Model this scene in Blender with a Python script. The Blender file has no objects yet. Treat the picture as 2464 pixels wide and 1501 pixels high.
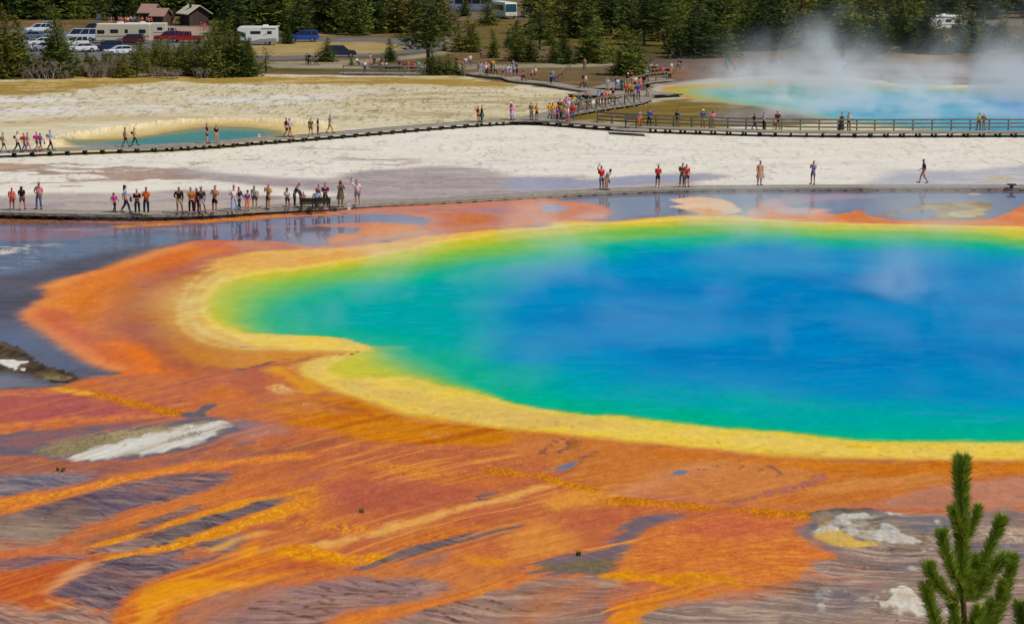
import bpy, bmesh, math, random
import numpy as np
from mathutils import Vector, Matrix

# ------------------------------------------------------------------ camera, sky, sun
SC = bpy.context.scene
COL = SC.collection
HCAM = 20.0                       # height of the overlook above the basin floor, metres
FD = 5134.0                       # focal length in units of a 2464 px wide picture
CX, CY = 1232.0, 750.5
HOR = -194.0
TH = math.atan((CY - HOR) / FD)   # downward pitch
CT, ST = math.cos(TH), math.sin(TH)
cam_data = bpy.data.cameras.new('camera')
cam = bpy.data.objects.new('camera', cam_data)
COL.objects.link(cam)
cam.location = (0, 0, HCAM)
cam.rotation_euler = (math.pi / 2 - TH, 0, 0)
cam_data.sensor_width = 36.0
cam_data.lens = FD / 2464.0 * 36.0
cam_data.clip_start = 0.5
cam_data.clip_end = 60000
SC.camera = cam
SC.render.resolution_x, SC.render.resolution_y = 1024, 623
SC.view_settings.view_transform = 'Standard'
SC.view_settings.look = 'None'
SC.view_settings.exposure = 0.0
SC.view_settings.gamma = 1.0
SC.view_settings.use_curve_mapping = False
SC.cycles.use_denoising = True
SC.cycles.max_bounces = 6
SC.cycles.diffuse_bounces = 2
SC.cycles.glossy_bounces = 2
SC.cycles.transparent_max_bounces = 8
SC.cycles.volume_bounces = 1
SC.cycles.volume_step_rate = 1.0
SC.cycles.volume_max_steps = 128

SUN_EL, SUN_AZ = 50.0, 122.0       # azimuth measured from +Y (view direction) towards +X
world = bpy.data.worlds.new('World')
SC.world = world
world.use_nodes = True
wn = world.node_tree
wn.nodes.clear()
sky = wn.nodes.new('ShaderNodeTexSky')
sky.sky_type = 'NISHITA'
sky.sun_disc = False
sky.sun_elevation = math.radians(SUN_EL)
sky.sun_rotation = math.radians(SUN_AZ)
sky.altitude = 2200
sky.air_density = 1.0
sky.dust_density = 0.6
sky.ozone_density = 1.2
bg = wn.nodes.new('ShaderNodeBackground')
bg.inputs['Strength'].default_value = 0.085
wo = wn.nodes.new('ShaderNodeOutputWorld')
wn.links.new(sky.outputs[0], bg.inputs[0])
wn.links.new(bg.outputs[0], wo.inputs[0])
sun_d = bpy.data.lights.new('sun', 'SUN')
sun_d.energy = 3.7
sun_d.angle = math.radians(0.5)
sun_d.color = (1.0, 0.955, 0.90)
sun = bpy.data.objects.new('sun', sun_d)
COL.objects.link(sun)
_az, _el = math.radians(SUN_AZ), math.radians(SUN_EL)
sdir = Vector((math.sin(_az) * math.cos(_el), math.cos(_az) * math.cos(_el), math.sin(_el)))
sun.rotation_euler = sdir.to_track_quat('Z', 'Y').to_euler()
sun.location = (60, -60, 120)

# ------------------------------------------------------------------ helpers
K_LIGHT = 1.04                    # lit brightness of a flat albedo-1 surface; picture colours are divided by it


def srgb(r, g, b, k=1.0):
    o = []
    for c in (r, g, b):
        c = c / 255.0
        c = c / 12.92 if c <= 0.04045 else ((c + 0.055) / 1.055) ** 2.4
        o.append(c / k)
    return tuple(o)


def at(px, py, z=0.0):
    """traced point (2464-wide picture units) -> point of the place on the level z"""
    a, b = (px - CX) / FD, (CY - py) / FD
    dz = -ST + b * CT
    t = (z - HCAM) / dz
    return Vector((a * t, t * (CT + b * ST), z))


def at_np(p):
    p = np.asarray(p, float)
    a, b = (p[:, 0] - CX) / FD, (CY - p[:, 1]) / FD
    t = -HCAM / (-ST + b * CT)
    return np.stack([a * t, t * (CT + b * ST)], 1)


def tag(o, label=None, cat=None, group=None, kind=None):
    if label: o['label'] = label
    if cat: o['category'] = cat
    if group: o['group'] = group
    if kind: o['kind'] = kind
    return o


def mesh_obj(name, verts, faces, mats, parent=None, smooth=False, midx=None):
    me = bpy.data.meshes.new(name)
    me.from_pydata([tuple(v) for v in verts], [], faces)
    for m in (mats if isinstance(mats, (list, tuple)) else [mats]):
        me.materials.append(m)
    if midx is not None:
        me.polygons.foreach_set('material_index', midx)
    if smooth:
        me.polygons.foreach_set('use_smooth', [True] * len(me.polygons))
    me.update()
    o = bpy.data.objects.new(name, me)
    COL.objects.link(o)
    if parent: o.parent = parent
    return o


def empty(name, loc, rz=0.0):
    o = bpy.data.objects.new(name, None)
    o.empty_display_size = 0.5
    COL.objects.link(o)
    o.location = loc
    o.rotation_euler = (0, 0, rz)
    return o


MATS = {}


def mat(name, rgb, rough=0.8, spec=0.3, noise=0.0, nscale=8.0, metallic=0.0, bump=0.0, rgb2=None, coat=0.0):
    if name in MATS: return MATS[name]
    m = bpy.data.materials.new(name)
    m.use_nodes = True
    nt = m.node_tree
    b = nt.nodes['Principled BSDF']
    b.inputs['Roughness'].default_value = rough
    b.inputs['Specular IOR Level'].default_value = spec
    b.inputs['Metallic'].default_value = metallic
    b.inputs['Coat Weight'].default_value = coat
    if noise > 0 or rgb2 is not None:
        tc = nt.nodes.new('ShaderNodeTexCoord')
        n = nt.nodes.new('ShaderNodeTexNoise')
        n.inputs['Scale'].default_value = nscale
        n.inputs['Detail'].default_value = 4
        nt.links.new(tc.outputs['Object'], n.inputs['Vector'])
        r = nt.nodes.new('ShaderNodeValToRGB')
        c1 = tuple(max(0, c * (1 - noise)) for c in rgb) + (1,)
        c2 = tuple((c * (1 + noise)) for c in (rgb2 or rgb)) + (1,)
        r.color_ramp.elements[0].color = c1
        r.color_ramp.elements[1].color = c2
        r.color_ramp.elements[0].position = 0.35
        r.color_ramp.elements[1].position = 0.65
        nt.links.new(n.outputs['Fac'], r.inputs['Fac'])
        nt.links.new(r.outputs['Color'], b.inputs['Base Color'])
        if bump > 0:
            bp = nt.nodes.new('ShaderNodeBump')
            bp.inputs['Strength'].default_value = bump
            bp.inputs['Distance'].default_value = 0.05
            nt.links.new(n.outputs['Fac'], bp.inputs['Height'])
            nt.links.new(bp.outputs['Normal'], b.inputs['Normal'])
    else:
        b.inputs['Base Color'].default_value = tuple(rgb) + (1,)
    MATS[name] = m
    return m
# ------------------------------------------------------------------ the basin floor
# one sheet, finer near the overlook, out to the horizon; the colours of the bacterial mats,
# sinter crust and water bodies are a vertex attribute laid out in metres on the ground
rowsD = np.concatenate([np.arange(1620, 1500, -8.0), np.arange(1500, -60, -2.0), np.arange(-60, -170, -6.0),
                        [-176, -181, -185, -188, -190.5, -192, -193, -193.5]])
bb = (CY - rowsD) / FD
tt = -HCAM / (-ST + bb * CT)
Yr = tt * (CT + bb * ST)
side = np.array([0.29, 0.31, 0.34, 0.4, 0.5, 0.7, 1.1, 2.0, 4.0])
tc_ = np.arange(-0.28, 0.2801, 2.0 / FD)
tcol = np.concatenate([-side[::-1], tc_, side])
GR, GC = len(Yr), len(tcol)
GX = (Yr[:, None] * tcol[None, :]).astype(np.float32)
GY = np.repeat(Yr[:, None], GC, 1).astype(np.float32)
# the columns fan out about a point below the camera; px_x = X/Y-related, so trace lines stay straight in metres


def vnoise(x, y, seed):
    xi, yi = np.floor(x), np.floor(y)
    fx, fy = x - xi, y - yi
    fx = fx * fx * (3 - 2 * fx)
    fy = fy * fy * (3 - 2 * fy)
    xi = xi.astype(np.int64)
    yi = yi.astype(np.int64)

    def h(a, b):
        n = (a * 374761393 + b * 668265263 + seed * 974634777) & 0xffffffff
        n = ((n ^ (n >> 13)) * 1274126177) & 0xffffffff
        n = n ^ (n >> 16)
        return (n & 0xffff).astype(np.float32) / 32767.5 - 1.0
    a = h(xi, yi); b = h(xi + 1, yi); c = h(xi, yi + 1); d = h(xi + 1, yi + 1)
    return (a + (b - a) * fx) * (1 - fy) + (c + (d - c) * fx) * fy


def fbm(x, y, seed, octv=4, gain=0.5):
    s = 0; a = 1.0; t = 0
    for i in range(octv):
        s = s + a * vnoise(x * 2 ** i + 17.3 * i, y * 2 ** i + 5.1 * i, seed + i)
        t += a; a *= gain
    return (s / t * 1.5).astype(np.float32)


def rot(ang, lx, ly, warp=None, wa=0.0):
    c, s = math.cos(math.radians(ang)), math.sin(math.radians(ang))
    u, v = GX * c + GY * s, -GX * s + GY * c
    if warp is not None: v = v + warp * wa
    return u / lx, v / ly


N_big = fbm(GX / 14, GY / 14, 1)
N_med = fbm(GX / 3.5, GY / 3.5, 11)
N_sml = fbm(GX / 0.8, GY / 1.2, 21)
N_fin = fbm(GX / 0.22, GY / 0.4, 31, 3, 0.6)
_fade = np.clip(1.6 - GY / 300.0, 0.25, 1)
PSI = GY - (0.88 * GX - 0.016 * GX * GX) + 1.0 * N_big + 0.30 * N_med      # stream lines of the run-off
S_flow = fbm(GX / 6.5, PSI / 1.0, 41)
S_flow2 = fbm(GX / 3.6, PSI / 0.36, 51, 3, 0.6)
S_flow3 = fbm(GX / 1.5, PSI / 0.13, 57, 2, 0.6)
N_dot = fbm(GX / 0.55, GY / 2.6, 151, 2, 0.7)
S_rw = fbm(GX / 1.3, GY / 0.45, 161, 3, 0.6)
S_rill = fbm(*rot(6, 7, 2.6, N_med, 2.0), 171, 4, 0.5)
RILL = np.clip(1 - np.abs(S_rill) / 0.05, 0, 1)
S_flat = fbm(*rot(2, 6, 1.8, N_med, 1.2), 61)            # drifts lying across the view
S_fine = fbm(*rot(-8, 2.6, 0.35, N_med, 0.8), 71, 3, 0.6)
S_thin = fbm(*rot(-6, 1.0, 0.13, N_med, 0.7), 76, 3, 0.65)
S_rip = fbm(*rot(-38, 2.2, 0.22, N_med, 0.5), 81, 3, 0.6)
_cr = fbm(*rot(-42, 3.2, 0.75, N_med, 0.5), 91, 3, 0.5)
CRACK = np.clip(1 - np.abs(_cr) / 0.045, 0, 1) * np.clip(0.5 + 1.5 * N_med, 0, 1)
N_gr = fbm(GX / 0.085, GY / 0.17, 131, 2, 0.7)
N_gr2 = fbm(GX / 0.35, GY / 0.8, 141, 2, 0.7)
RIDGE = np.clip(1 - np.abs(fbm(GX / 4.2, PSI / 0.9, 181, 4, 0.55)) / 0.055, 0, 1)
RIDG2 = np.clip(1 - np.abs(fbm(GX / 3.0, PSI / 0.6, 191, 4, 0.55)) / 0.06, 0, 1)
NF = dict(ridge=RIDGE, ridg2=RIDG2, thin=S_thin, dot=N_dot, rill=RILL, flow3=S_flow3, rw=S_rw, gr=N_gr, gr2=N_gr2, big=N_big, med=N_med, sml=N_sml, fin=N_fin, flow=S_flow, flow2=S_flow2, flat=S_flat, fine=S_fine, rip=S_rip)

RGB = np.zeros((GR, GC, 3), np.float32)
WET = np.zeros((GR, GC), np.float32)
GZ = np.zeros((GR, GC), np.float32)
STEP = 3
cr_i = np.unique(np.concatenate([np.arange(0, GR, STEP), [GR - 1]]))
cc_i = np.unique(np.concatenate([np.arange(0, GC, STEP), [GC - 1]]))
CXg, CYg = GX[np.ix_(cr_i, cc_i)].astype(np.float64), GY[np.ix_(cr_i, cc_i)].astype(np.float64)


def catmull(P, closed, n=4):
    P = np.asarray(P, float)
    m = len(P)

    def tan(i):
        a, b, c = P[(i - 1) % m] if closed or i > 0 else P[i], P[i], P[(i + 1) % m] if closed or i < m - 1 else P[i]
        t = (c - a) * 0.5
        lim = min(np.hypot(*(b - a)[:2]) or 1e9, np.hypot(*(c - b)[:2]) or 1e9)
        L = np.hypot(*t[:2])
        return t * min(1.0, lim / (L + 1e-9))
    T = [tan(i) for i in range(m)]
    out = []
    for i in range(m if closed else m - 1):
        j = (i + 1) % m
        for k in range(n):
            t = k / n
            h = (2 * t ** 3 - 3 * t ** 2 + 1, t ** 3 - 2 * t ** 2 + t, -2 * t ** 3 + 3 * t ** 2, t ** 3 - t ** 2)
            q = h[0] * P[i] + h[1] * T[i] + h[2] * P[j] + h[3] * T[j]
            if np.hypot(*(P[j] - P[i])[:2]) > 330: q = P[i] + (P[j] - P[i]) * t
            q[2] = P[i][2] + (P[j][2] - P[i][2]) * t
            out.append(q)
    if not closed: out.append(P[-1])
    return np.array(out)


def upsample(c, r0, r1, c0, c1):
    """coarse field over coarse index box -> full grid field, with its slices"""
    ri, ci = cr_i[r0:r1], cc_i[c0:c1]
    R = np.arange(ri[0], ri[-1] + 1); Cc = np.arange(ci[0], ci[-1] + 1)
    fr = np.interp(R, ri, np.arange(len(ri))); fc = np.interp(Cc, ci, np.arange(len(ci)))
    i0 = np.minimum(fr.astype(int), len(ri) - 2); j0 = np.minimum(fc.astype(int), len(ci) - 2)
    a = (fr - i0)[:, None]; b = (fc - j0)[None, :]
    g = lambda i, j: c[np.ix_(i, j)]
    f = (g(i0, j0) * (1 - a) + g(i0 + 1, j0) * a) * (1 - b) + (g(i0, j0 + 1) * (1 - a) + g(i0 + 1, j0 + 1) * a) * b
    return f, slice(R[0], R[-1] + 1), slice(Cc[0], Cc[-1] + 1)


def sdf(pts, closed=True, margin=4.0, smooth=True):
    """signed distance (negative inside) in metres on the grid near the outline; also nearest-vertex softness"""
    P = np.array([(p[0], p[1], p[2] if len(p) > 2 else 1.0) for p in pts], float)
    if smooth: P = catmull(P, closed)
    P[:, 1] = np.maximum(P[:, 1], -185)
    W = at_np(P[:, :2]); S = P[:, 2]
    x0, y0 = W.min(0) - margin; x1, y1 = W.max(0) + margin
    rr = np.where((CYg[:, 0] >= y0) & (CYg[:, 0] <= y1))[0]
    if len(rr) == 0: return None
    r0, r1 = max(rr[0] - 1, 0), min(rr[-1] + 2, len(cr_i))
    sub = CXg[r0:r1]
    cm = np.where(((sub >= x0) & (sub <= x1)).any(0))[0]
    if len(cm) == 0: return None
    c0, c1 = max(cm[0] - 1, 0), min(cm[-1] + 2, len(cc_i))
    if r1 - r0 < 2 or c1 - c0 < 2: return None
    X, Y = CXg[r0:r1, c0:c1], CYg[r0:r1, c0:c1]
    d2 = np.full(X.shape, 1e18); sf = np.ones(X.shape); ins = np.zeros(X.shape, bool)
    n = len(W)
    for i in range(n if closed else n - 1):
        ax, ay = W[i]; bx, by = W[(i + 1) % n]
        ex, ey = bx - ax, by - ay
        L = ex * ex + ey * ey + 1e-12
        t = np.clip(((X - ax) * ex + (Y - ay) * ey) / L, 0, 1)
        q = (X - ax - t * ex) ** 2 + (Y - ay - t * ey) ** 2
        m = q < d2
        d2 = np.where(m, q, d2)
        sf = np.where(m, S[i] + (S[(i + 1) % n] - S[i]) * t, sf)
        if closed and ay != by:
            cnd = ((ay > Y) != (by > Y)) & (X < (bx - ax) * (Y - ay) / (by - ay) + ax)
            ins ^= cnd
    d = np.sqrt(d2)
    if closed: d = np.where(ins, -d, d)
    f, rs, cs = upsample(d, r0, r1, c0, c1)
    g, _, _ = upsample(sf, r0, r1, c0, c1)
    return f, g, rs, cs


def mixcol(cols, field, lo, hi, rs, cs):
    a = np.array(srgb(*cols[0])); 
    if len(cols) == 1 or field is None: return a[None, None, :]
    t = np.clip((NF[field][rs, cs] - lo) / (hi - lo), 0, 1)[..., None]
    if len(cols) == 2:
        b = np.array(srgb(*cols[1]))
        return a + (b - a) * t
    b = np.array(srgb(*cols[1])); c = np.array(srgb(*cols[2]))
    return np.where(t < 0.5, a + (b - a) * t * 2, b + (c - b) * (t * 2 - 1))


def paint(pts, cols, soft=0.6, field='med', lo=-0.6, hi=0.6, wet=None, warp=0.3, wf='sml', op=1.0, opf=None, oplo=-0.3, ophi=0.3,
          closed=True, width=0.0, smooth=True, lift=0.0):
    if not isinstance(cols[0], (tuple, list)): cols = [cols]
    r = sdf(pts, closed, margin=soft * 2.5 + width + warp * 3 + 0.5, smooth=smooth)
    if r is None: return
    d, sfm, rs, cs = r
    d = d - width + warp * NF[wf][rs, cs] * np.minimum(sfm, 1.0)
    d = d + min(1.0, soft * 1.5) * (0.14 * S_flow2[rs, cs] + 0.06 * N_gr[rs, cs])
    s = soft * sfm
    t = np.clip(0.5 - d / s, 0, 1)
    t = t * t * (3 - 2 * t) * op
    if opf is not None:
        t = t * np.clip((NF[opf][rs, cs] - oplo) / (ophi - oplo), 0, 1)
    c = mixcol(cols, field, lo, hi, rs, cs)
    RGB[rs, cs] = RGB[rs, cs] * (1 - t[..., None]) + c * t[..., None]
    if lift:
        GZ[rs, cs] = np.maximum(GZ[rs, cs], 0.45 * lift * t * (1 + 0.35 * N_fin[rs, cs] + 0.12 * N_gr2[rs, cs]))
    if wet is not None:
        WET[rs, cs] = WET[rs, cs] * (1 - t) + wet * t


def line(pts, col, w, soft=None, **kw):
    paint(pts, col, soft=soft or w, closed=False, width=w * 0.5, **kw)


BIG = [(-4000, 1700), (6500, 1700), (6500, -150), (-4000, -150)]
RGB[:] = np.array(srgb(112, 96, 60))
# far flat: dry grass, olive patches, bare brown soil
t = np.clip(N_big * 1.2 + 0.4, 0, 1)[..., None]
RGB[:] = np.array(srgb(112, 92, 60)) * (1 - t) + np.array(srgb(84, 76, 38)) * t
t = np.clip(N_med * 1.6 - 0.3, 0, 1)[..., None]
RGB[:] = RGB * (1 - t) + np.array(srgb(140, 104, 68)) * t
paint([(1230, 60), (1500, 40), (1700, 55), (1680, 110), (1400, 110), (1200, 90)], [(118, 98, 46), (90, 80, 34)], soft=10)
paint([(1180, 40), (1250, 60), (1230, 110), (1150, 120)], [(116, 98, 48), (98, 84, 38)], soft=8)
paint([(1450, 150), (1700, 130), (2000, 130), (2300, 150), (2700, 150), (2700, 220), (1600, 220), (1480, 190)], [(118, 96, 76), (98, 84, 66)], soft=6)
paint([(2180, 70), (2300, 90), (2330, 110), (2240, 150), (2180, 140)], [(150, 130, 84), (128, 100, 70)], soft=5)
paint([(1500, 185), (1620, 160), (1700, 170), (1650, 195), (1560, 200)], [(135, 96, 62), (112, 80, 52)], soft=4)
# ---- pale thermal ground
CREAM = [(-700, 205), (-100, 196), (0, 192), (130, 190), (230, 180), (410, 179), (640, 180), (870, 183), (1120, 184), (1180, 196), (1250, 203), (1330, 214),
         (1460, 226), (1560, 232), (1600, 204), (1700, 191), (1850, 184), (2010, 183), (2100, 192), (2200, 205), (2700, 206), (3400, 210), (3400, 700), (-700, 700)]
paint(CREAM, [(216, 203, 170), (206, 190, 148), (222, 213, 194)], soft=1.2, field='flat', warp=0.8, wf='med')
paint([(-500, 200), (0, 197), (200, 186), (400, 180), (700, 186), (1100, 186), (1200, 198), (1240, 206), (1180, 212), (1000, 204), (860, 205), (640, 203), (420, 198), (300, 205), (160, 222), (0, 232), (-500, 240)],
      [(168, 132, 52), (150, 124, 46), (196, 164, 98)], soft=3.5, field='flat', warp=2.0, wf='med', op=0.95)
paint([(-300, 190), (700, 182), (1250, 205), (1250, 300), (900, 300), (400, 262), (-300, 275)], [(150, 122, 60)], soft=8, opf='fin', oplo=0.35, ophi=0.75, warp=1.0, op=0.8)
paint([(-300, 205), (700, 195), (1300, 215), (1500, 250), (1250, 292), (900, 296), (760, 280), (400, 262), (-300, 280)], [(140, 122, 70)], soft=8, opf='sml', oplo=0.3, ophi=0.8, warp=1.0, op=0.5)
paint([(-300, 230), (200, 232), (600, 228), (900, 215), (1000, 222), (700, 245), (420, 262), (200, 285), (-300, 290)], [(216, 208, 196), (222, 214, 204)], soft=6, field='flat', opf='flat', oplo=-0.25, ophi=0.25, warp=2, wf='med', op=0.9)
paint([(900, 205), (1300, 222), (1500, 240), (1300, 285), (1000, 300), (800, 285), (850, 240)], [(168, 146, 92)], soft=8, opf='flat', oplo=0.0, ophi=0.5, warp=2, wf='med', op=0.8)
paint([(0, 308), (120, 296), (250, 293), (420, 290), (500, 280), (380, 276), (200, 280), (0, 292)], [(188, 160, 108)], soft=3, op=0.55, warp=1.0, wf='med')
paint([(-500, 205), (0, 205), (600, 196), (1230, 212), (1500, 240), (1330, 290), (1000, 305), (700, 285), (411, 276), (0, 300), (-500, 300)], [(140, 122, 72), (120, 100, 58)], soft=5, opf='dot', oplo=0.30, ophi=0.75, warp=1.0, op=0.55)
# ---- white sinter between the boardwalks
SINTER = [(-700, 420), (-150, 372), (0, 368), (408, 356), (620, 344), (898, 322), (1091, 304), (1249, 297), (1357, 303), (1540, 316), (1873, 326), (2464, 328), (3400, 328), (3400, 700), (-700, 700)]
paint(SINTER, [(224, 214, 192), (231, 223, 205), (227, 216, 194)], soft=1.5, field='flat', warp=0.5, wf='med')
paint([(-300, 380), (3000, 330), (3000, 440), (-300, 440)], [(210, 202, 196)], soft=4, opf='flat', oplo=0.15, ophi=0.6, warp=1, op=0.4)
paint([(-300, 388), (0, 386), (120, 388), (230, 392), (300, 400), (430, 406), (480, 425), (430, 440), (250, 440), (150, 450), (0, 448), (-300, 440)], [(150, 122, 104), (168, 138, 118)], soft=3, opf='flat', oplo=-0.02, ophi=0.2, warp=1.5, wf='med', op=0.9)
paint([(-300, 395), (-50, 392), (60, 392), (120, 398), (60, 405), (0, 410), (-300, 420)], [(196, 158, 122)], soft=1.5, opf='fine', oplo=-0.4, ophi=0.2, warp=0.8, op=0.8)
paint([(700, 352), (800, 345), (960, 365), (1000, 395), (900, 398), (760, 372)], [(166, 144, 124)], soft=3, opf='flat', oplo=0.05, ophi=0.35, op=0.7)
paint([(540, 398 - 26), (600, 372), (680, 380), (720, 376), (650, 386), (560, 388)], [(150, 146, 96)], soft=1.5, opf='sml', oplo=0.0, ophi=0.5, op=0.7)
paint([(420, 395), (460, 390), (500, 388), (500, 396), (440, 402)], [(150, 144, 90)], soft=1, opf='sml', oplo=-0.1, ophi=0.4, op=0.7)
paint([(-500, 385), (0, 380), (600, 355), (1249, 305), (3300, 335), (3300, 445), (1500, 440), (900, 420), (400, 440), (-500, 460)], [(168, 148, 132)], soft=3, opf='rill', oplo=0.1, ophi=0.9, op=0.45)
paint([(-500, 385), (0, 382), (600, 358), (1200, 330), (1240, 420), (900, 420), (400, 445), (-500, 460)], [(150, 126, 108)], soft=8, opf='rill', oplo=0.3, ophi=0.9, op=0.45)
paint([(-500, 385), (0, 380), (600, 355), (1249, 305), (3300, 335), (3300, 445), (1500, 440), (900, 420), (400, 440), (-500, 460)], [(176, 164, 150)], soft=3, opf='dot', oplo=0.5, ophi=0.8, op=0.35)
LAV = [(-700, 540), (-700, 480), (0, 472), (120, 463), (300, 466), (420, 457), (540, 462), (620, 470), (740, 474), (820, 470), (800, 458), (690, 452), (560, 440), (450, 425), (411, 412), (430, 404), (520, 416), (700, 428),
       (800, 430), (860, 415), (960, 405), (1080, 398), (1170, 410), (1232, 424), (1350, 424), (1450, 432), (1560, 424), (1600, 417), (1690, 416), (1760, 425), (1660, 436), (1700, 445), (3400, 452), (3400, 540)]
paint(LAV, [(158, 142, 142), (174, 160, 152), (184, 168, 150)], soft=2.6, field='flat', warp=0.9, wf='flat', wet=0.30)
paint([(480, 478), (700, 482), (1000, 470), (1100, 440), (1000, 470), (700, 492), (480, 492)], [(184, 160, 142)], soft=3, opf='fine', oplo=-0.2, ophi=0.4, op=0.7, wet=0.2)
paint([(400, 404), (560, 420), (760, 440), (1000, 430), (1200, 440), (1400, 445), (1400, 455), (900, 470), (560, 450)], [(142, 126, 130)], soft=4, opf='flat', oplo=0.0, ophi=0.4, op=0.6, wet=0.3)
paint(LAV, [(198, 184, 168)], soft=1.6, opf='fine', oplo=0.1, ophi=0.6, op=0.5)
paint(LAV, [(140, 116, 108)], soft=1.6, opf='rill', oplo=0.2, ophi=0.9, op=0.4)
paint([(1225, 430), (1300, 425), (1430, 432), (1560, 420), (1700, 420), (1740, 428), (1640, 436), (1560, 444), (1430, 450), (1270, 460), (1225, 455)], [(150, 150, 168), (172, 168, 176)], soft=1.4, field='fine', wet=0.5, warp=0.6, wf='flat', op=0.9)
paint([(2085, 441), (2110, 425), (2150, 412), (2220, 409), (2340, 409), (2400, 403), (2464, 400), (2900, 398), (2900, 446), (2085, 446)], [(176, 174, 180), (190, 184, 182)], soft=3.0, wet=0.3, warp=1.2, wf='flat', field='fine')
paint([(2085, 441), (2150, 412), (2340, 409), (2464, 400), (2900, 398), (2900, 446)], [(214, 204, 192)], soft=3, opf='fine', oplo=0.2, ophi=0.7, op=0.5)
paint([(2365, 430), (2400, 424), (2430, 427), (2440, 432), (2400, 436)], [(196, 180, 140)], soft=1)
# ---- ground in front of the near boardwalk: bacterial mats
NEAR = [(-900, 530), (0, 522), (300, 528), (420, 527), (500, 523), (616, 514), (790, 505), (866, 497), (966, 491), (1091, 485), (1216, 477), (1382, 468), (1532, 461), (1682, 457), (1848, 455), (3400, 454), (3400, 1700), (-900, 1700)]
paint(NEAR, [(186, 98, 60), (206, 110, 56), (176, 92, 66)], soft=0.8, field='flow', lo=-0.7, hi=0.7, wet=0.12, warp=0.1)
# left: slate water film over dark mats
SLATE = [(-900, 528), (0, 530), (200, 535), (330, 540), (470, 545), (616, 536), (700, 533), (790, 540), (800, 550), (770, 566), (700, 580), (615, 581), (560, 579), (500, 577), (437, 586), (375, 601), (295, 631), (212, 656), (120, 681, .6), (112, 694), (107, 719), (65, 751),
         (75, 771), (112, 796), (150, 831), (190, 850), (205, 864), (250, 882), (297, 897, .4), (262, 907, .3), (190, 918, .3), (125, 931, .3), (0, 938, .3), (-900, 960)]
paint(SLATE, [(86, 78, 86), (72, 64, 70)], soft=1.5, field='flat', wet=0.58, warp=0.25)
paint([(-900, 640), (0, 664), (80, 652), (150, 628), (260, 607), (420, 588), (437, 586), (375, 601), (295, 631), (212, 656), (120, 681), (112, 694), (107, 719), (60, 745), (30, 765), (-900, 770)], [(72, 62, 66), (84, 74, 80)], soft=3, warp=0.8, wf='flat', wet=0.5)
paint([(-900, 530), (0, 532), (300, 538), (616, 534), (800, 525), (900, 533), (800, 565), (600, 574), (400, 560), (250, 568), (120, 582), (0, 590), (-900, 590)], [(136, 100, 106), (112, 90, 108)], soft=3, field='fine', warp=0.8, wf='flat', wet=0.72, op=0.95)
paint([(-900, 555), (0, 557), (180, 557), (260, 560), (180, 575), (60, 582), (-900, 585)], [(150, 96, 92), (128, 98, 108)], soft=2, field='rip', warp=0.8, wet=0.6)
paint([(-900, 590), (60, 580), (250, 568), (400, 562), (500, 568), (420, 584), (250, 606), (120, 634), (0, 660), (-900, 660)], [(74, 84, 106), (100, 106, 120)], soft=3, field='fine', warp=0.8, wf='flat', wet=0.62)
paint([(-60, 596), (0, 594), (60, 590), (85, 594), (50, 604), (20, 612), (-60, 612)], [(214, 204, 186)], soft=0.6, opf='fine', oplo=-0.1, ophi=0.15, op=0.95, wet=0.2)
paint([(-60, 600), (60, 594), (140, 584), (110, 610), (40, 640), (-60, 650)], [(176, 166, 150)], soft=2, opf='fine', oplo=0.25, ophi=0.5, op=0.8)
paint([(-900, 770), (0, 790), (70, 810), (140, 850), (180, 880), (120, 870), (60, 840), (-900, 840)], [(74, 80, 106)], soft=4, op=0.8, wet=0.9)
paint([(-900, 890), (0, 905), (100, 922), (150, 925), (0, 936), (-900, 950)], [(120, 114, 118)], soft=1.2, op=0.8, wet=0.6)
# dark island with a white crust
paint([(-300, 800), (0, 821), (40, 835), (65, 850), (95, 871), (130, 884), (175, 900), (196, 914), (160, 922), (110, 914), (60, 901), (20, 892), (-300, 880)], [(48, 36, 18), (66, 52, 30), (92, 76, 48)], soft=0.25, field='gr2', wet=0.05, warp=0.25, wf='fin')
paint([(-60, 866), (10, 865), (30, 864), (62, 872), (52, 882), (38, 893), (26, 888), (16, 876), (-60, 872)], [(226, 220, 206), (170, 150, 116)], soft=0.2, field='gr2', lo=-0.1, hi=1.0, warp=0.5, wf='gr2', wet=0.0, lift=0.05)
paint([(110, 900), (135, 898), (170, 908), (150, 916), (120, 911)], [(140, 126, 84), (90, 78, 46)], soft=0.3, field='fin', warp=0.3)

# ---- orange rim of the great spring
paint([(120, 681), (295, 631), (437, 586), (500, 577.5), (615, 581), (700, 585), (760, 590), (700, 640), (560, 700), (600, 850), (700, 860), (700, 905), (500, 935), (300, 925), (262, 907), (297, 897), (250, 882), (205, 864), (162, 831), (112, 796), (75, 771), (65, 751), (107, 719), (112, 694)],
      [(222, 116, 46), (212, 98, 42), (226, 128, 60)], soft=0.9, field='big', wet=0.15, warp=0.25)
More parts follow.
